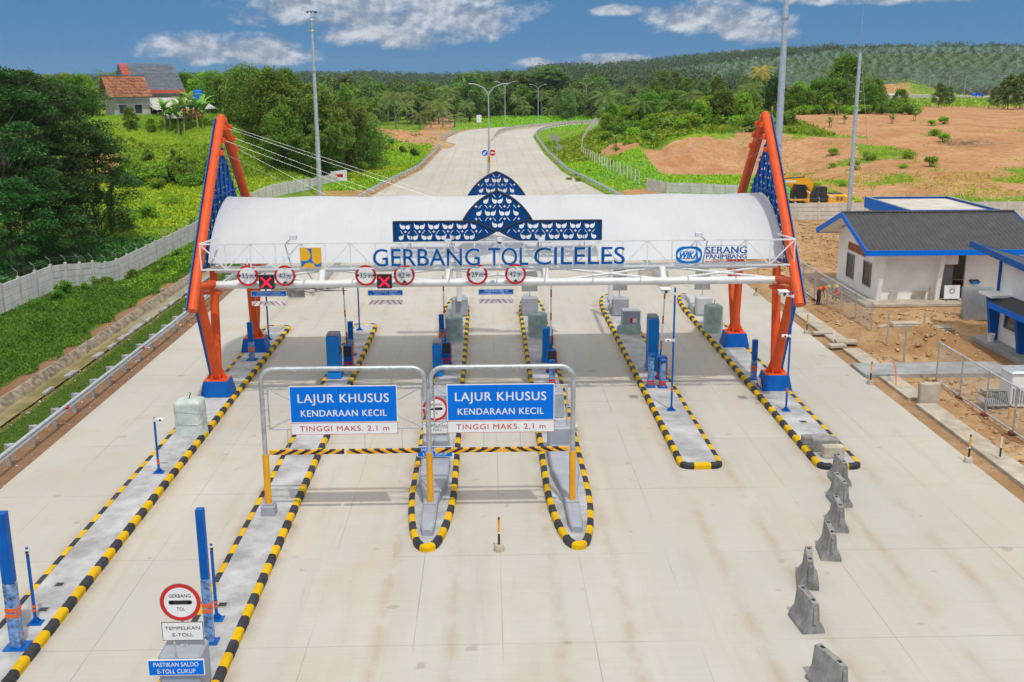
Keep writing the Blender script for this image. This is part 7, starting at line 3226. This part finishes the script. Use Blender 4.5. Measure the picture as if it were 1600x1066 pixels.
bam = [bamboo(21, 12.5, 4.4), bamboo(22, 11.0, 4.0)]
dense = [tree('dense_tree', '', 'tree', 11.5, 4.4, M['leaf_mid'], M['bark_dark'], 40, 260, .48, .45, .10, .75, .55, .3, 31, None, .22), tree('dense_tree', '', 'tree', 9.5, 4.0, M['leaf_bamboo'], M['bark_dark'], 34, 250, .48, .4, .06, .8, .5, .35, 32, None, .2)]
places = [(360, 166, .95), (395, 160, 1.05), (432, 156, 1.08), (470, 154, 1.08), (508, 156, 1.05), (545, 162, .95), (575, 170, .85), (418, 172, 1.1), (455, 170, 1.15), (495, 168, 1.12), (528, 172, 1.0), (345, 175, .9), (380, 178, 1.0), (448, 151, .72), (482, 150, .70), (560, 180, .9), (520, 153, .75)]
for i, (px, Y, s) in enumerate(places):
    pr = (bam + dense)[(i * 3 + i // 4) % 4]
    lb = 'arching bamboo clump in the dense thicket behind the left orange frame' if pr in bam else 'bushy dark green tree in the dense thicket behind the left orange frame'
    Hp = (12.5, 11.0, 11.5, 9.5)[(i * 3 + i // 4) % 4]
    gz = h(at_px(px, Y), Y)
    s = min(s, max(.5, (14 + (125 - 104 - 14 * rnd.random()) * Y / 1654 - gz) / Hp))
    put(pr, 0, px, Y, lb, 'bamboo and dense trees on the left hill', s)


# --- palms
M['frond_dry'] = leaf_mat('dry_palm_fronds', (.10, .085, .05), (.24, .20, .11), trans=.1)


def palm(name, label, cat, trunk, crown_r, fronds, leafm, seed, leaflets=13, lw=.16, trunk_r=.17, up=.75, group=None, skirt=0, lean=.4):
    rng = np.random.default_rng(seed)
    r = thing(name, label, cat, group=group)
    mb = MB()
    tip = np.array([lean, lean * .4, trunk])
    if trunk > .3:
        mb.tube([(0, 0, -.4), (lean * .2, lean * .05, trunk * .4), (lean * .6, lean * .25, trunk * .75), tuple(tip)], [trunk_r * 1.35, trunk_r, trunk_r * .9, trunk_r * .8], 8)
        mb.build('trunk', M['bark'], r)
    Vp, Fp, o = [], [], 0
    for i in range(fronds):
        a = i * 2.399963 + rng.uniform(-.2, .2)
        e = up * (1 - (i / fronds) * (1.5 + skirt)) + rng.uniform(-.1, .1)      # starting elevation
        L_ = crown_r * rng.uniform(.85, 1.12) * (1 if e > -.3 else .85)
        ca, sa = math.cos(a), math.sin(a)
        segs = 8
        pts, pos, el = [], np.array(tip), e * 1.35
        for k in range(segs + 1):
            pts.append(pos.copy())
            pos = pos + np.array([ca * math.cos(el), sa * math.cos(el), math.sin(el)]) * (L_ / segs)
            el -= (.16 + .05 * k / segs) * (1.1 if e > 0 else .5)
        pts = np.array(pts)
        side = np.array([-sa, ca, 0.0])
        for k in range(leaflets):
            t = .12 + .86 * k / (leaflets - 1)
            f = t * segs
            j = min(segs - 1, int(f))
            p0 = pts[j] + (pts[j + 1] - pts[j]) * (f - j)
            d = pts[j + 1] - pts[j]
            d /= np.linalg.norm(d)
            ll = L_ * .26 * (math.sin(math.pi * min(1, .15 + t * .88)) ** .6)
            for s_ in (-1, 1):
                dd = side * s_ * .80 + d * .55 + np.array([0, 0, -.38 - .25 * rng.uniform()])
                dd /= np.linalg.norm(dd)
                w = d * (L_ / leaflets) * (.42 if cat == 'oil palm' else .62)
                Vp += [p0, p0 + w, p0 + dd * ll + w * .35]
                Fp.append((o, o + 1, o + 2))
                o += 3
    Vp, Fp = np.array(Vp), np.array(Fp)
    if cat == 'oil palm':
        nd = 7 * leaflets * 2
        mesh_np('dry_fronds', Vp[-nd * 3:], np.arange(nd * 3).reshape(-1, 3), M['frond_dry'], r)
        Vp, Fp = Vp[:-nd * 3], Fp[:-nd]
    mesh_np('fronds', Vp, Fp, leafm, r)
    return r


def palm_group(protos, spots, label, group, smin=.85, smax=1.15):
    for i, (px, Y, s) in enumerate(spots):
        put(protos[i % len(protos)], 0, px, Y, label, group, s * rnd.uniform(smin, smax))


coc = [palm('coconut_palm', '', 'palm tree', 7.5, 4.2, 20, M['frond'], 41), palm('coconut_palm', '', 'palm tree', 6.0, 4.0, 18, M['frond'], 42, lean=-.9), palm('coconut_palm', '', 'palm tree', 3.2, 4.3, 18, M['frond'], 43)]
palm_group(coc, [(622, 322, 1.1), (640, 335, 1.1), (658, 318, 1.15), (676, 328, 1.1), (694, 316, 1.2), (712, 326, 1.1), (648, 350, 1.3), (667, 356, 1.3), (688, 352, 1.35), (705, 362, 1.3), (727, 356, 1.15), (735, 368, 1.2), (626, 352, 1.2), (590, 330, 1.1), (570, 340, 1.2), (610, 344, 1.2), (600, 362, 1.4), (682, 380, 1.6), (560, 300, 1.0),
                  (806, 410, 1.2), (822, 414, 1.1), (846, 420, 1.2), (868, 408, 1.1), (880, 416, 1.2), (894, 412, 1.2), (812, 440, 1.3), (856, 404, 1.0)],
           'coconut palm in the valley grove beyond the road bend', 'coconut palms in the valley grove')
palm_group(coc, [(192, 196, .9), (262, 200, .95), (272, 205, .9), (312, 196, .8), (330, 192, .85), (345, 200, .9), (360, 195, .8), (108, 176, .8)],
           'coconut palm rising behind the hill houses on the left', 'coconut palms behind the hill houses')
palm_group(coc, [(945, 222, .95), (940, 226, .8), (985, 214, .7), (1002, 208, .72), (1048, 214, .7), (1058, 206, .75), (1072, 212, .75), (1130, 212, .75), (1148, 208, .8), (1162, 214, .85), (1095, 210, .7), (1250, 250, .8), (1262, 246, .7), (1355, 255, .8), (1375, 250, .7)],
           'coconut palm among the bushes on the hill right of the road', 'coconut palms on the right hill')
yp = palm('coconut_palm', 'tall coconut palm with yellowing fronds standing above the right hill', 'palm tree', 9.5, 3.6, 15, M['frond_yellow'], 47, lean=.3)
put(yp, 0, 1181, 222, None, None, 1.0)


# --- bananas
def banana(seed, label, scale=1):
    rng = np.random.default_rng(seed)
    r = thing('banana_plant', label, 'banana plant', group='banana plants')
    mb = MB()
    for k in range(3):
        a = k * 2.1
        mb.cyl((math.cos(a) * .4, math.sin(a) * .4, -.2), (math.cos(a) * .5, math.sin(a) * .5, 2.0 + .5 * k), .15, .08, n=8)
    mb.build('stem', M['stem_banana'], r)
    Vp, Fp, o = [], [], 0
    for i in range(16):
        st = i % 3
        b = np.array([math.cos(st * 2.1) * .5, math.sin(st * 2.1) * .5, 1.9 + .5 * st])
        a = i * 2.399
        el = rng.uniform(.7, 1.45)
        L_ = rng.uniform(2.0, 3.0)
        pos = b.copy()
        side = np.array([-math.sin(a), math.cos(a), 0])
        n = 8
        for k in range(n + 1):
            w = .36 * math.sin(math.pi * min(1, .12 + .86 * k / n)) ** .7
            tear = rng.uniform(.7, 1.05)
            Vp += [pos - side * w * tear + np.array([0, 0, -.12 * w]), pos, pos + side * w * tear + np.array([0, 0, -.12 * w])]
            pos = pos + np.array([math.cos(a) * math.cos(el), math.sin(a) * math.cos(el), math.sin(el)]) * L_ / n
            el -= .17 + .10 * k / n
        for k in range(n):
            q = o + 3 * k
            Fp += [(q, q + 1, q + 4, q + 3), (q + 1, q + 2, q + 5, q + 4)]
        o += 3 * (n + 1)
    mesh_np('leaves', np.array(Vp), np.array(Fp), M['banana'], r)
    return r


ban = [banana(51, ''), banana(52, '')]
for i, (px, Y, s, lb) in enumerate(((158, 163, 1.1, 'banana plant at the left gable of the brown roofed house'), (270, 158, 1.05, 'banana plant left of the pair before the pale lean to'), (290, 157, 1.2, 'tallest banana plant before the pale lean to'),
                                    (305, 160, 1.1, 'banana plant at the right end of the pale lean to'), (322, 158, 1.15, 'banana plant between lean to and left orange frame'), (205, 148, .5, 'small banana plant on the slope below the brown roofed house'),
                                    (276, 150, .5, 'small banana plant on the slope below the lean to'), (598, 198, .9, 'banana plant at the right foot of the dense thicket'), (612, 206, .8, 'banana plant before the clay mound beside the road'))):
    put(ban[i % 2], 0, px, Y, lb, 'banana plants', s)
for i, (px, Y, s) in enumerate(((1038, 190, .7), (1018, 186, .6), (1120, 195, .7), (1140, 192, .65), (1090, 192, .6), (960, 190, .6), (1300, 225, .8), (1290, 200, .5), (1312, 205, .5), (1385, 205, .5), (1420, 210, .5))):
    put(ban[i % 2], 0, px, Y, 'banana plant among the bushes on the right hill', 'banana plants on the right hill', s)


# --- shrubs
def shrub(seed, leafm, R_=1.6, hh=2.0, n=900, leaf=.34):
    rng = np.random.default_rng(seed)
    r = thing('shrub', '', 'shrub', group='shrubs')
    mb = MB()
    parts = []
    for k in range(9):
        a = k * 2.4
        q = R_ * .6 * math.sqrt(rng.uniform())
        c = np.array([math.cos(a) * q, math.sin(a) * q, hh * rng.uniform(.3, .85)])
        mb.tube([(0, 0, -.2), tuple(c * .5), tuple(c)], [.05, .035, .012], 5)
        m = n // 9
        cr = R_ * rng.uniform(.35, .6)
        p = unit(rng.normal(size=(m, 3))) * (rng.uniform(0, 1, m) ** .45)[:, None] * np.array([cr, cr, cr * .75])
        parts.append(leaf_quads(c + p, leaf, leaf * .55, .5, .15, rng))
    mb.build('stem', M['bark_dark'], r)
    V, F = join(parts)
    mesh_np('foliage', V, F, leafm, r)
    return r


shr = [shrub(61, M['leaf_light']), shrub(62, M['leaf_mid']), shrub(63, M['leaf_light'], 1.9, 1.6), shrub(64, M['leaf_mid'], 1.3, 2.6)]
bl = [tree('broadleaf_tree', '', 'tree', 7.5, 2.9, M['leaf_light'], M['bark_dark'], 24, 150, .5, .5, .15, .75, .5, .2, 71, None, .15), tree('broadleaf_tree', '', 'tree', 8.5, 3.1, M['leaf_mid'], M['bark_dark'], 26, 150, .5, .5, .12, .75, .5, .2, 72, None, .16),
      tree('broadleaf_tree', '', 'tree', 9.0, 2.6, M['leaf_grove'], M['bark'], 24, 140, .55, .5, .22, .7, .5, .2, 73, None, .15)]
g = random.Random(3)
# left slope shrubs
for i in range(30):
    px, Y = g.uniform(205, 345), g.uniform(134, 151)
    put(shr[i % 4], 0, px, Y, 'shrub on the grassy slope below the hill houses', 'shrubs on the left slope', g.uniform(.4, .85))
for i in range(22):
    px, Y = g.uniform(195, 350), g.uniform(136, 148)
    put(shr[(1, 3, 1, 0)[i % 4]], 0, px, Y, 'shrub on the grassy slope below the hill houses', 'shrubs on the left slope', g.uniform(.8, 1.35))
for i in range(9):
    px, Y = g.uniform(150, 330), g.uniform(104, 126)
    put(shr[(i % 2) * 2], 0, px, Y, 'shrub in the bright meadow behind the left wall', 'shrubs in the meadow', g.uniform(.5, .9))
for i in range(16):
    px, Y = g.uniform(548, 660), g.uniform(165, 215)
    put(shr[i % 4], 0, px, Y, 'shrub on the green embankment left of the far road', 'shrubs on the left embankment', g.uniform(.4, .9))
for i in range(12):
    y_ = g.uniform(62, 96)
    x_ = g.uniform(-27, -24.6)
    put(shr[1 + 2 * (i % 2)], 0, 0, y_, 'low weed clump on the grass bank before the stepped wall', 'weed clumps on the left bank', g.uniform(.28, .5), x=x_)
for i, (px, Y, s) in enumerate(((118, 176, 1.0), (136, 176, .9), (146, 180, 1.0), (60, 178, 1.0), (90, 182, 1.0), (212, 156, .42), (338, 176, .6), (350, 172, .6), (318, 180, .9), (300, 186, 1.0), (245, 157, .3), (20, 175, 1.0), (330, 188, 1.1), (345, 184, 1.0))):
    put(bl[i % 2], 0, px, Y, 'leafy tree around the hill houses on the left', 'leafy trees around the hill houses', s * .85)
# right hill
for i in range(58):
    px, Y = g.uniform(940, 1232), g.uniform(178, 214)
    Y += 6
    if px < 1010 and Y < 200:
        Y += 15
    put(shr[i % 4], 0, px, Y, 'shrub on the hill right of the road', 'shrubs on the right hill', g.uniform(.8, 1.7))
for i in range(34):
    px, Y = g.uniform(935, 1225), g.uniform(196, 232)
    put(bl[(0, 1, 0)[i % 3]], 0, px, Y, 'leafy tree on the hill right of the road', 'leafy trees on the right hill', g.uniform(.5, .85))
for i in range(18):
    px, Y = g.uniform(875, 1000), g.uniform(150, 215)
    put(shr[(i % 2) * 2], 0, px, Y, 'low shrub on the open green slope right of the road', 'low shrubs on the green slope', g.uniform(.3, .6))
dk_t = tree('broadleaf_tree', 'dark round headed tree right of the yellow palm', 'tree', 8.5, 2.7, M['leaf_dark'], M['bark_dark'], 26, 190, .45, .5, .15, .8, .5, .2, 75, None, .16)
put(dk_t, 0, 1203, 214, None, None, 1.0)
big = tree('broadleaf_tree', 'largest leafy tree on the ridge above the red field', 'tree', 13.0, 5.2, M['leaf_mid'], M['bark_dark'], 44, 190, .62, .5, .12, .75, .5, .2, 76, None, .28)
put(big, 0, 1312, 252, None, None, .98)
for i in range(30):
    px, Y = g.uniform(1225, 1400), g.uniform(234, 262)
    put(bl[i % 2], 0, px, Y, 'leafy tree on the ridge above the red field', 'leafy trees on the red field ridge', g.uniform(.55, .95) * (1 if px < 1360 else .7))
for i in range(26):
    px, Y = g.uniform(1225, 1420), g.uniform(228, 240)
    put(shr[i % 4], 0, px, Y, 'shrub along the upper edge of the red field', 'shrubs along the red field edge', g.uniform(.8, 1.4))
for i in range(16):
    px, Y = g.uniform(1225, 1470), g.uniform(128, 205)
    put(shr[(i % 2) * 2], 0, px, Y, 'green weed patch growing in the red field', 'weed patches in the red field', g.uniform(.4, .8))
for i, (px, Y, s) in enumerate(((1560, 262, .9), (1578, 258, .95), (1592, 266, .8), (1540, 270, .6), (1455, 280, .7), (1470, 290, .6))):
    put(bl[2], 0, px, Y, 'small tree at the right end of the red field ridge', 'small trees right of the red field', s)
palm_group(coc[2:], [(1561, 300, .9), (1585, 306, .9)], 'low palm before the distant carriageway', 'low palms before the carriageway')
# brush pile in the field
r = thing('brush_pile', 'pile of dry pale branches lying in the red field', 'brush pile', (at_px(1500, 172), 172, h(at_px(1500, 172), 172)))
mb = MB()
for i in range(90):
    a = Vector((rnd.gauss(0, 2.2), rnd.gauss(0, 1.2), .05 + abs(rnd.gauss(0, .3))))
    d = Vector((rnd.gauss(0, 1), rnd.gauss(0, 1), rnd.uniform(-.2, .4))).normalized() * rnd.uniform(.6, 2.2)
    mb.beam(a, a + d, .05, .05)
mb.build('branches', M['timber'], r, smooth=False)

# --- valley grove of broadleaf trees
gro = [tree('grove_tree', '', 'tree', 14, 5.0, M['leaf_grove'], M['bark'], 26, 95, 1.0, .55, .18, .75, .5, .2, 81, None, .25), tree('grove_tree', '', 'tree', 12, 4.6, M['leaf_mid'], M['bark'], 24, 95, 1.0, .55, .10, .75, .5, .2, 82, None, .25)]
for i in range(46):
    px, Y = g.uniform(515, 760), g.uniform(352, 440)
    put(gro[i % 2], 0, px, Y, 'tall grove tree in the valley left of the road bend', 'grove trees left of the road bend', g.uniform(.7, 1.1))
for i in range(44):
    px, Y = g.uniform(742, 940), g.uniform(418, 480)
    put(gro[i % 2], 0, px, Y, 'tall grove tree in the valley behind the road bend', 'grove trees behind the road bend', g.uniform(.8, 1.2))
for i in range(26):
    px, Y = g.uniform(930, 1200), g.uniform(330, 430)
    put(gro[i % 2], 0, px, Y, 'tall grove tree behind the crest of the right hill', 'grove trees behind the right hill', g.uniform(.5, .72))
for i in range(12):
    px, Y = g.uniform(872, 945), g.uniform(372, 432)
    put(gro[i % 2], 0, px, Y, 'tall grove tree behind the crest of the right hill', 'grove trees behind the right hill', g.uniform(.55, .85))
um = tree('umbrella_tree', 'broad flat crowned tree standing above the grove behind the road bend', 'tree', 19, 8.5, M['leaf_grove'], M['bark'], 46, 110, 1.0, .5, .72, .28, .9, .1, 85, None, .4, cl_r=2.2)
put(um, 0, 857, 432, None, None, 1.0)
dup(um, (at_px(815, 450), 450, 0), 2.0, 'slimmer flat crowned tree left of the broad flat crowned one', scale=.85)

# --- oil palm plantation
oil = [palm('oil_palm', 'oil palm in the plantation covering the far hill', 'oil palm', 3.0, 4.8, 24, M['frond_oil'], 91, 10, .2, .35, .8, 'oil palms on the plantation hill', .25, .1), palm('oil_palm', 'oil palm in the plantation covering the far hill', 'oil palm', 3.6, 4.4, 24, M['frond_oil'], 92, 10, .2, .35, .8, 'oil palms on the plantation hill', .25, -.1)]
spots = []
for j in range(70):
    for i in range(110):
        x = -40 + (i + .5 * (j % 2)) * 10.2 + g.uniform(-3.4, 3.4)
        y = 442 + j * 8.8 + g.uniform(-3.4, 3.4)
        px = 759 + x / y * 1654
        lo_ = 1215 - (y - 440) * .55
        if lo_ < px < 1640 and not (px < 1290 and y < 470) and y < 900:
            spots.append((y, x))
spots.sort()
near = spots[:285]
for i, (y, x) in enumerate(near):
    o = oil[i % 2]
    s = g.uniform(.98, 1.3)
    put(o, 0, 0, y, None, None, s, x=x, dz=-.1)
# the thousands beyond: merged, like the woods behind them
proto = []
for o in oil:
    ch = [c for c in o.children if c.name.startswith('fronds')][0].data
    v = np.zeros(len(ch.vertices) * 3)
    ch.vertices.foreach_get('co', v)
    v = v.reshape(-1, 3)
    keep = np.arange(len(v) // 3)[::2]
    proto.append(v.reshape(-1, 3, 3)[keep].reshape(-1, 3) * np.array([1.03, 1.03, 1.03]))
parts = []
rest = np.array([(x, y) for y, x in spots[285:]])
zz = hmap(rest[:, 0], rest[:, 1])
for (x, y), z in zip(rest, zz):
    v = proto[int(x * 7) % 2]
    a = g.uniform(0, 6.28)
    ca, sa = math.cos(a), math.sin(a)
    s = g.uniform(.9, 1.15)
    w = np.stack([v[:, 0] * ca - v[:, 1] * sa, v[:, 0] * sa + v[:, 1] * ca, v[:, 2]], 1) * s + np.array([x, y, z])
    parts.append((w, np.arange(len(w)).reshape(-1, 3)))
V, F = join(parts)
kind(mesh_np('far_palm_plantation', V, F, M['frond_oil']), 'stuff')
# far woods
rng = np.random.default_rng(77)
cs = []
for k in range(4200):
    y = rng.uniform(470, 1500) if k % 3 else rng.uniform(860, 1250)
    px = rng.uniform(-40, 1700)
    x = (px - 759) * y / 1654
    if y < 900 and px > 1215 - (y - 440) * .55 - 10 and x > -45:
        continue
    cs.append((x, y))
cs = np.array(cs)
zz = hmap(cs[:, 0], cs[:, 1])
parts = []
for (x, y), z in zip(cs, zz):
    s = rng.uniform(.7, 1.35)
    n = 100 if y < 800 else 60
    R_ = 4.4 * s
    p = unit(rng.normal(size=(n, 3))) * (rng.uniform(.1, 1, n) ** .4)[:, None] * np.array([R_, R_, R_ * .75])
    parts.append(leaf_quads(np.array([x, y, z + 6.0 * s]) + p, 1.7, .9, .5, .15, rng))
V, F = join(parts)
M['leaf_far'] = leaf_mat('far_wood_leaves', (.06, .11, .06), (.13, .19, .09))
kind(mesh_np('far_woods', V, F, M['leaf_far']), 'stuff')


# --- grass and low growth
def scatter(name, n, xr, yr, keep, leaf, width, m, upb=.15, lift=.5, seed=5, patch=None):
    rng = np.random.default_rng(seed)
    x, y = rng.uniform(*xr, n), rng.uniform(*yr, n)
    k = keep(x, y)
    x, y = x[k], y[k]
    if patch:
        k = fbm(x, y, patch[0], 3, seed) > patch[1]
        x, y = x[k], y[k]
    z = hmap(x, y)
    c = np.stack([x, y, z + leaf * lift * rng.uniform(.2, 1, len(x))], 1)
    V, F = leaf_quads(c, leaf, width, upb, -.5, rng)
    return kind(mesh_np(name, V, F, m), 'stuff')


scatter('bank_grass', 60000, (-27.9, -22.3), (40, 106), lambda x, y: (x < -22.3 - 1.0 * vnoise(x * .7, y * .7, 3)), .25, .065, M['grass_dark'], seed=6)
scatter('bank_grass', 9000, (-28, -23.2), (72, 120), lambda x, y: x < -23, .30, .08, M['grass'], seed=7, patch=(.25, .42))
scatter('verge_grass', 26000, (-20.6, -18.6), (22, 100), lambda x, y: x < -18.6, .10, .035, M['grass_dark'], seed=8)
scatter('meadow_grass', 30000, (-75, -28.3), (98, 146), lambda x, y: x > -75, .6, .15, M['grass_yellow'], seed=9, patch=(.06, .47))
scatter('meadow_grass', 30000, (-75, -28.3), (92, 150), lambda x, y: x > -75, .55, .16, M['grass'], seed=10)
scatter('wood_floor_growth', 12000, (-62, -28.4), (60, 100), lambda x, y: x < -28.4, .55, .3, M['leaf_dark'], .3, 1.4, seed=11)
scar = lambda x, y: (((x + 52) / 5.5) ** 2 + ((y - 141) / 8.0) ** 2) > 1.0
scatter('slope_growth', 38000, (-75, -14.2), (140, 178), lambda x, y: scar(x, y) & (y > np.interp(x, FOOT_LX, FOOT_LY) - 3) & ((y < 154) | (x > -34)), .45, .20, M['leaf_light'], .2, .6, seed=12)
scatter('slope_growth', 16000, (-75, -33), (153, 175), lambda x, y: y < 164 + .12 * (x + 60) + 3 * vnoise(x * .5, y * .5, 2), .26, .10, M['leaf_light'], .1, .6, seed=20)
scatter('slope_growth', 22000, (-26, -11.5), (140, 232), lambda x, y: (x < np.interp(y, ROADL_Y, ROADL_X) - 1.6) & ((((x + 17) / 10.0) ** 2 + ((y - 238) / 11.0) ** 2) > 1.0), .6, .22, M['grass'], .1, .6, seed=13)
scatter('slope_growth', 12000, (-26, -11.5), (150, 225), lambda x, y: x < np.interp(y, ROADL_Y, ROADL_X) - 2.2, .7, .24, M['grass_yellow'], .1, .6, seed=14, patch=(.07, .5))
hill_ok = lambda x, y: (x > np.interp(y, ROADR_Y, ROADR_X) + 1.4) & ~((x > 25.5) & (y > 158) & (y < 183)) & ~((((x - 23.0) / 3.4) ** 2 + ((y - 187) / 9.0) ** 2) < 1.0) & ~((((x - 18.5) / 3.2) ** 2 + ((y - 134) / 4.0) ** 2) < 1.0)
scatter('field_grass', 16000, (-10, 62), (298, 425), lambda x, y: (x > np.interp(y, ROADR_Y, ROADR_X) + 1.5) | (x < np.interp(y, ROADL_Y, ROADL_X) - 1.5), .8, .30, M['grass'], .1, .5, seed=23)
scatter('hill_growth', 12000, (12, 46), (122, 215), lambda x, y: hill_ok(x, y) & (x < 44), .5, .15, M['grass_yellow'], 0, .7, seed=21, patch=(.09, .48))
scatter('hill_growth', 48000, (12, 46), (122, 250), lambda x, y: hill_ok(x, y) & (x < 44), .42, .17, M['grass'], .1, .6, seed=15)
scatter('hill_growth', 16000, (12, 60), (182, 236), hill_ok, .95, .42, M['leaf_light'], .3, .9, seed=16)
scatter('field_grass', 9000, (28, 90), (108, 150), lambda x, y: y > 108.5, .42, .14, M['grass_yellow'], seed=17, patch=(.10, .52))
scatter('field_grass', 30000, (42, 115), (112, 222), lambda x, y: (.62 * sst(.50, .70, fbm(x, y, .13, 5, 41)) * sst(.40, .58, fbm(x, y, .035, 3, 43)) * sst(222, 175, y) + .30 * sst(138, 116, y)) > np.random.default_rng(4).uniform(.05, .5, len(x)), .42, .13, M['grass'], seed=18)
scatter('field_grass', 9000, (60, 240), (235, 430), lambda x, y: x > 60, 1.2, .5, M['grass'], .2, .5, seed=19, patch=(.02, .45))


# --- stones on the dug ground
def stones(name, n, xr, yr, s0, s1, m, seed, keep=None):
    rng = np.random.default_rng(seed)
    x, y = rng.uniform(*xr, n), rng.uniform(*yr, n)
    if keep is not None:
        k = keep(x, y)
        x, y = x[k], y[k]
        n = len(x)
    z = hmap(x, y)
    s = s0 + (s1 - s0) * rng.uniform(0, 1, n) ** 4
    base = np.array([(1, 0, 0), (-1, 0, 0), (0, 1, 0), (0, -1, 0), (0, 0, .7), (0, 0, -.7)], float)
    tri = np.array([(0, 2, 4), (2, 1, 4), (1, 3, 4), (3, 0, 4), (2, 0, 5), (1, 2, 5), (3, 1, 5), (0, 3, 5)])
    V = base[None] * rng.uniform(.55, 1.3, (n, 6, 1)) * s[:, None, None]
    a = rng.uniform(0, 6.28, n)
    ca, sa = np.cos(a)[:, None], np.sin(a)[:, None]
    V = np.stack([V[:, :, 0] * ca - V[:, :, 1] * sa, V[:, :, 0] * sa + V[:, :, 1] * ca, V[:, :, 2]], 2)
    V += np.stack([x, y, z + s * .15], 1)[:, None, :]
    F = (tri[None] + (np.arange(n) * 6)[:, None, None]).reshape(-1, 3)
    return kind(mesh_np(name, V.reshape(-1, 3), F, m), 'stuff')


M['clod'] = mat('earth_clods', (.46, .29, .13), .95, var=.3, scale=.7, space='w', dirt=(.58, .44, .27), damt=.6, dscale=.4)
M['pebble'] = mat('pale_stones', (.46, .42, .36), .9, var=.35, scale=.8, space='w')
off = lambda x, y: ~((x > 23.4) & (y > 64) & (y < 77)) & ~((x > 26.2) & (y < 57.5)) & ~((x > 17.5) & (x < 26) & (y > 48.3) & (y < 51.2)) & ~((x > 18.6) & (x < 19.8) & (y < 68)) & ~((x > 33) & (x < 42) & (y > 84) & (y < 95))
stones('earth_clods', 15000, (19.9, 34), (30, 104), .02, .17, M['clod'], 31, lambda x, y: off(x, y) & (fbm(x, y, .35, 3, 61) > .40))
stones('pale_rubble', 2200, (18.2, 33), (30, 104), .015, .11, M['pebble'], 32, off)
stones('shoulder_gravel', 900, (-18.6, -17.4), (18, 100), .02, .10, M['pebble'], 33)
stones('ditch_rubble', 420, (-22.6, -20.0), (36, 100), .03, .20, M['pebble'], 34)
stones('mound_clods', 500, (-26, -9.8), (226, 262), .1, .6, M['clod'], 35, lambda x, y: x < -11)
# ------------------------------------------------------------------ the air between here and the far hills
hz = bpy.data.materials.new('humid_air')
hz.use_nodes = True
t = hz.node_tree
for nd in list(t.nodes):
    t.nodes.remove(nd)
o_ = t.nodes.new('ShaderNodeOutputMaterial')
pv = t.nodes.new('ShaderNodeVolumePrincipled')
pv.inputs['Color'].default_value = (.72, .84, .95, 1)
pv.inputs['Density'].default_value = .00008
pv.inputs['Anisotropy'].default_value = .1
t.links.new(pv.outputs[0], o_.inputs['Volume'])
mb = MB()
zmin, zmax = float(Z.min()) - 1.2, float(Z.max()) + 22
mb.box((100, 1300, (zmin + zmax) / 2), (3600, 2800, zmax - zmin))
kind(mb.build('haze', hz, smooth=False), 'stuff')
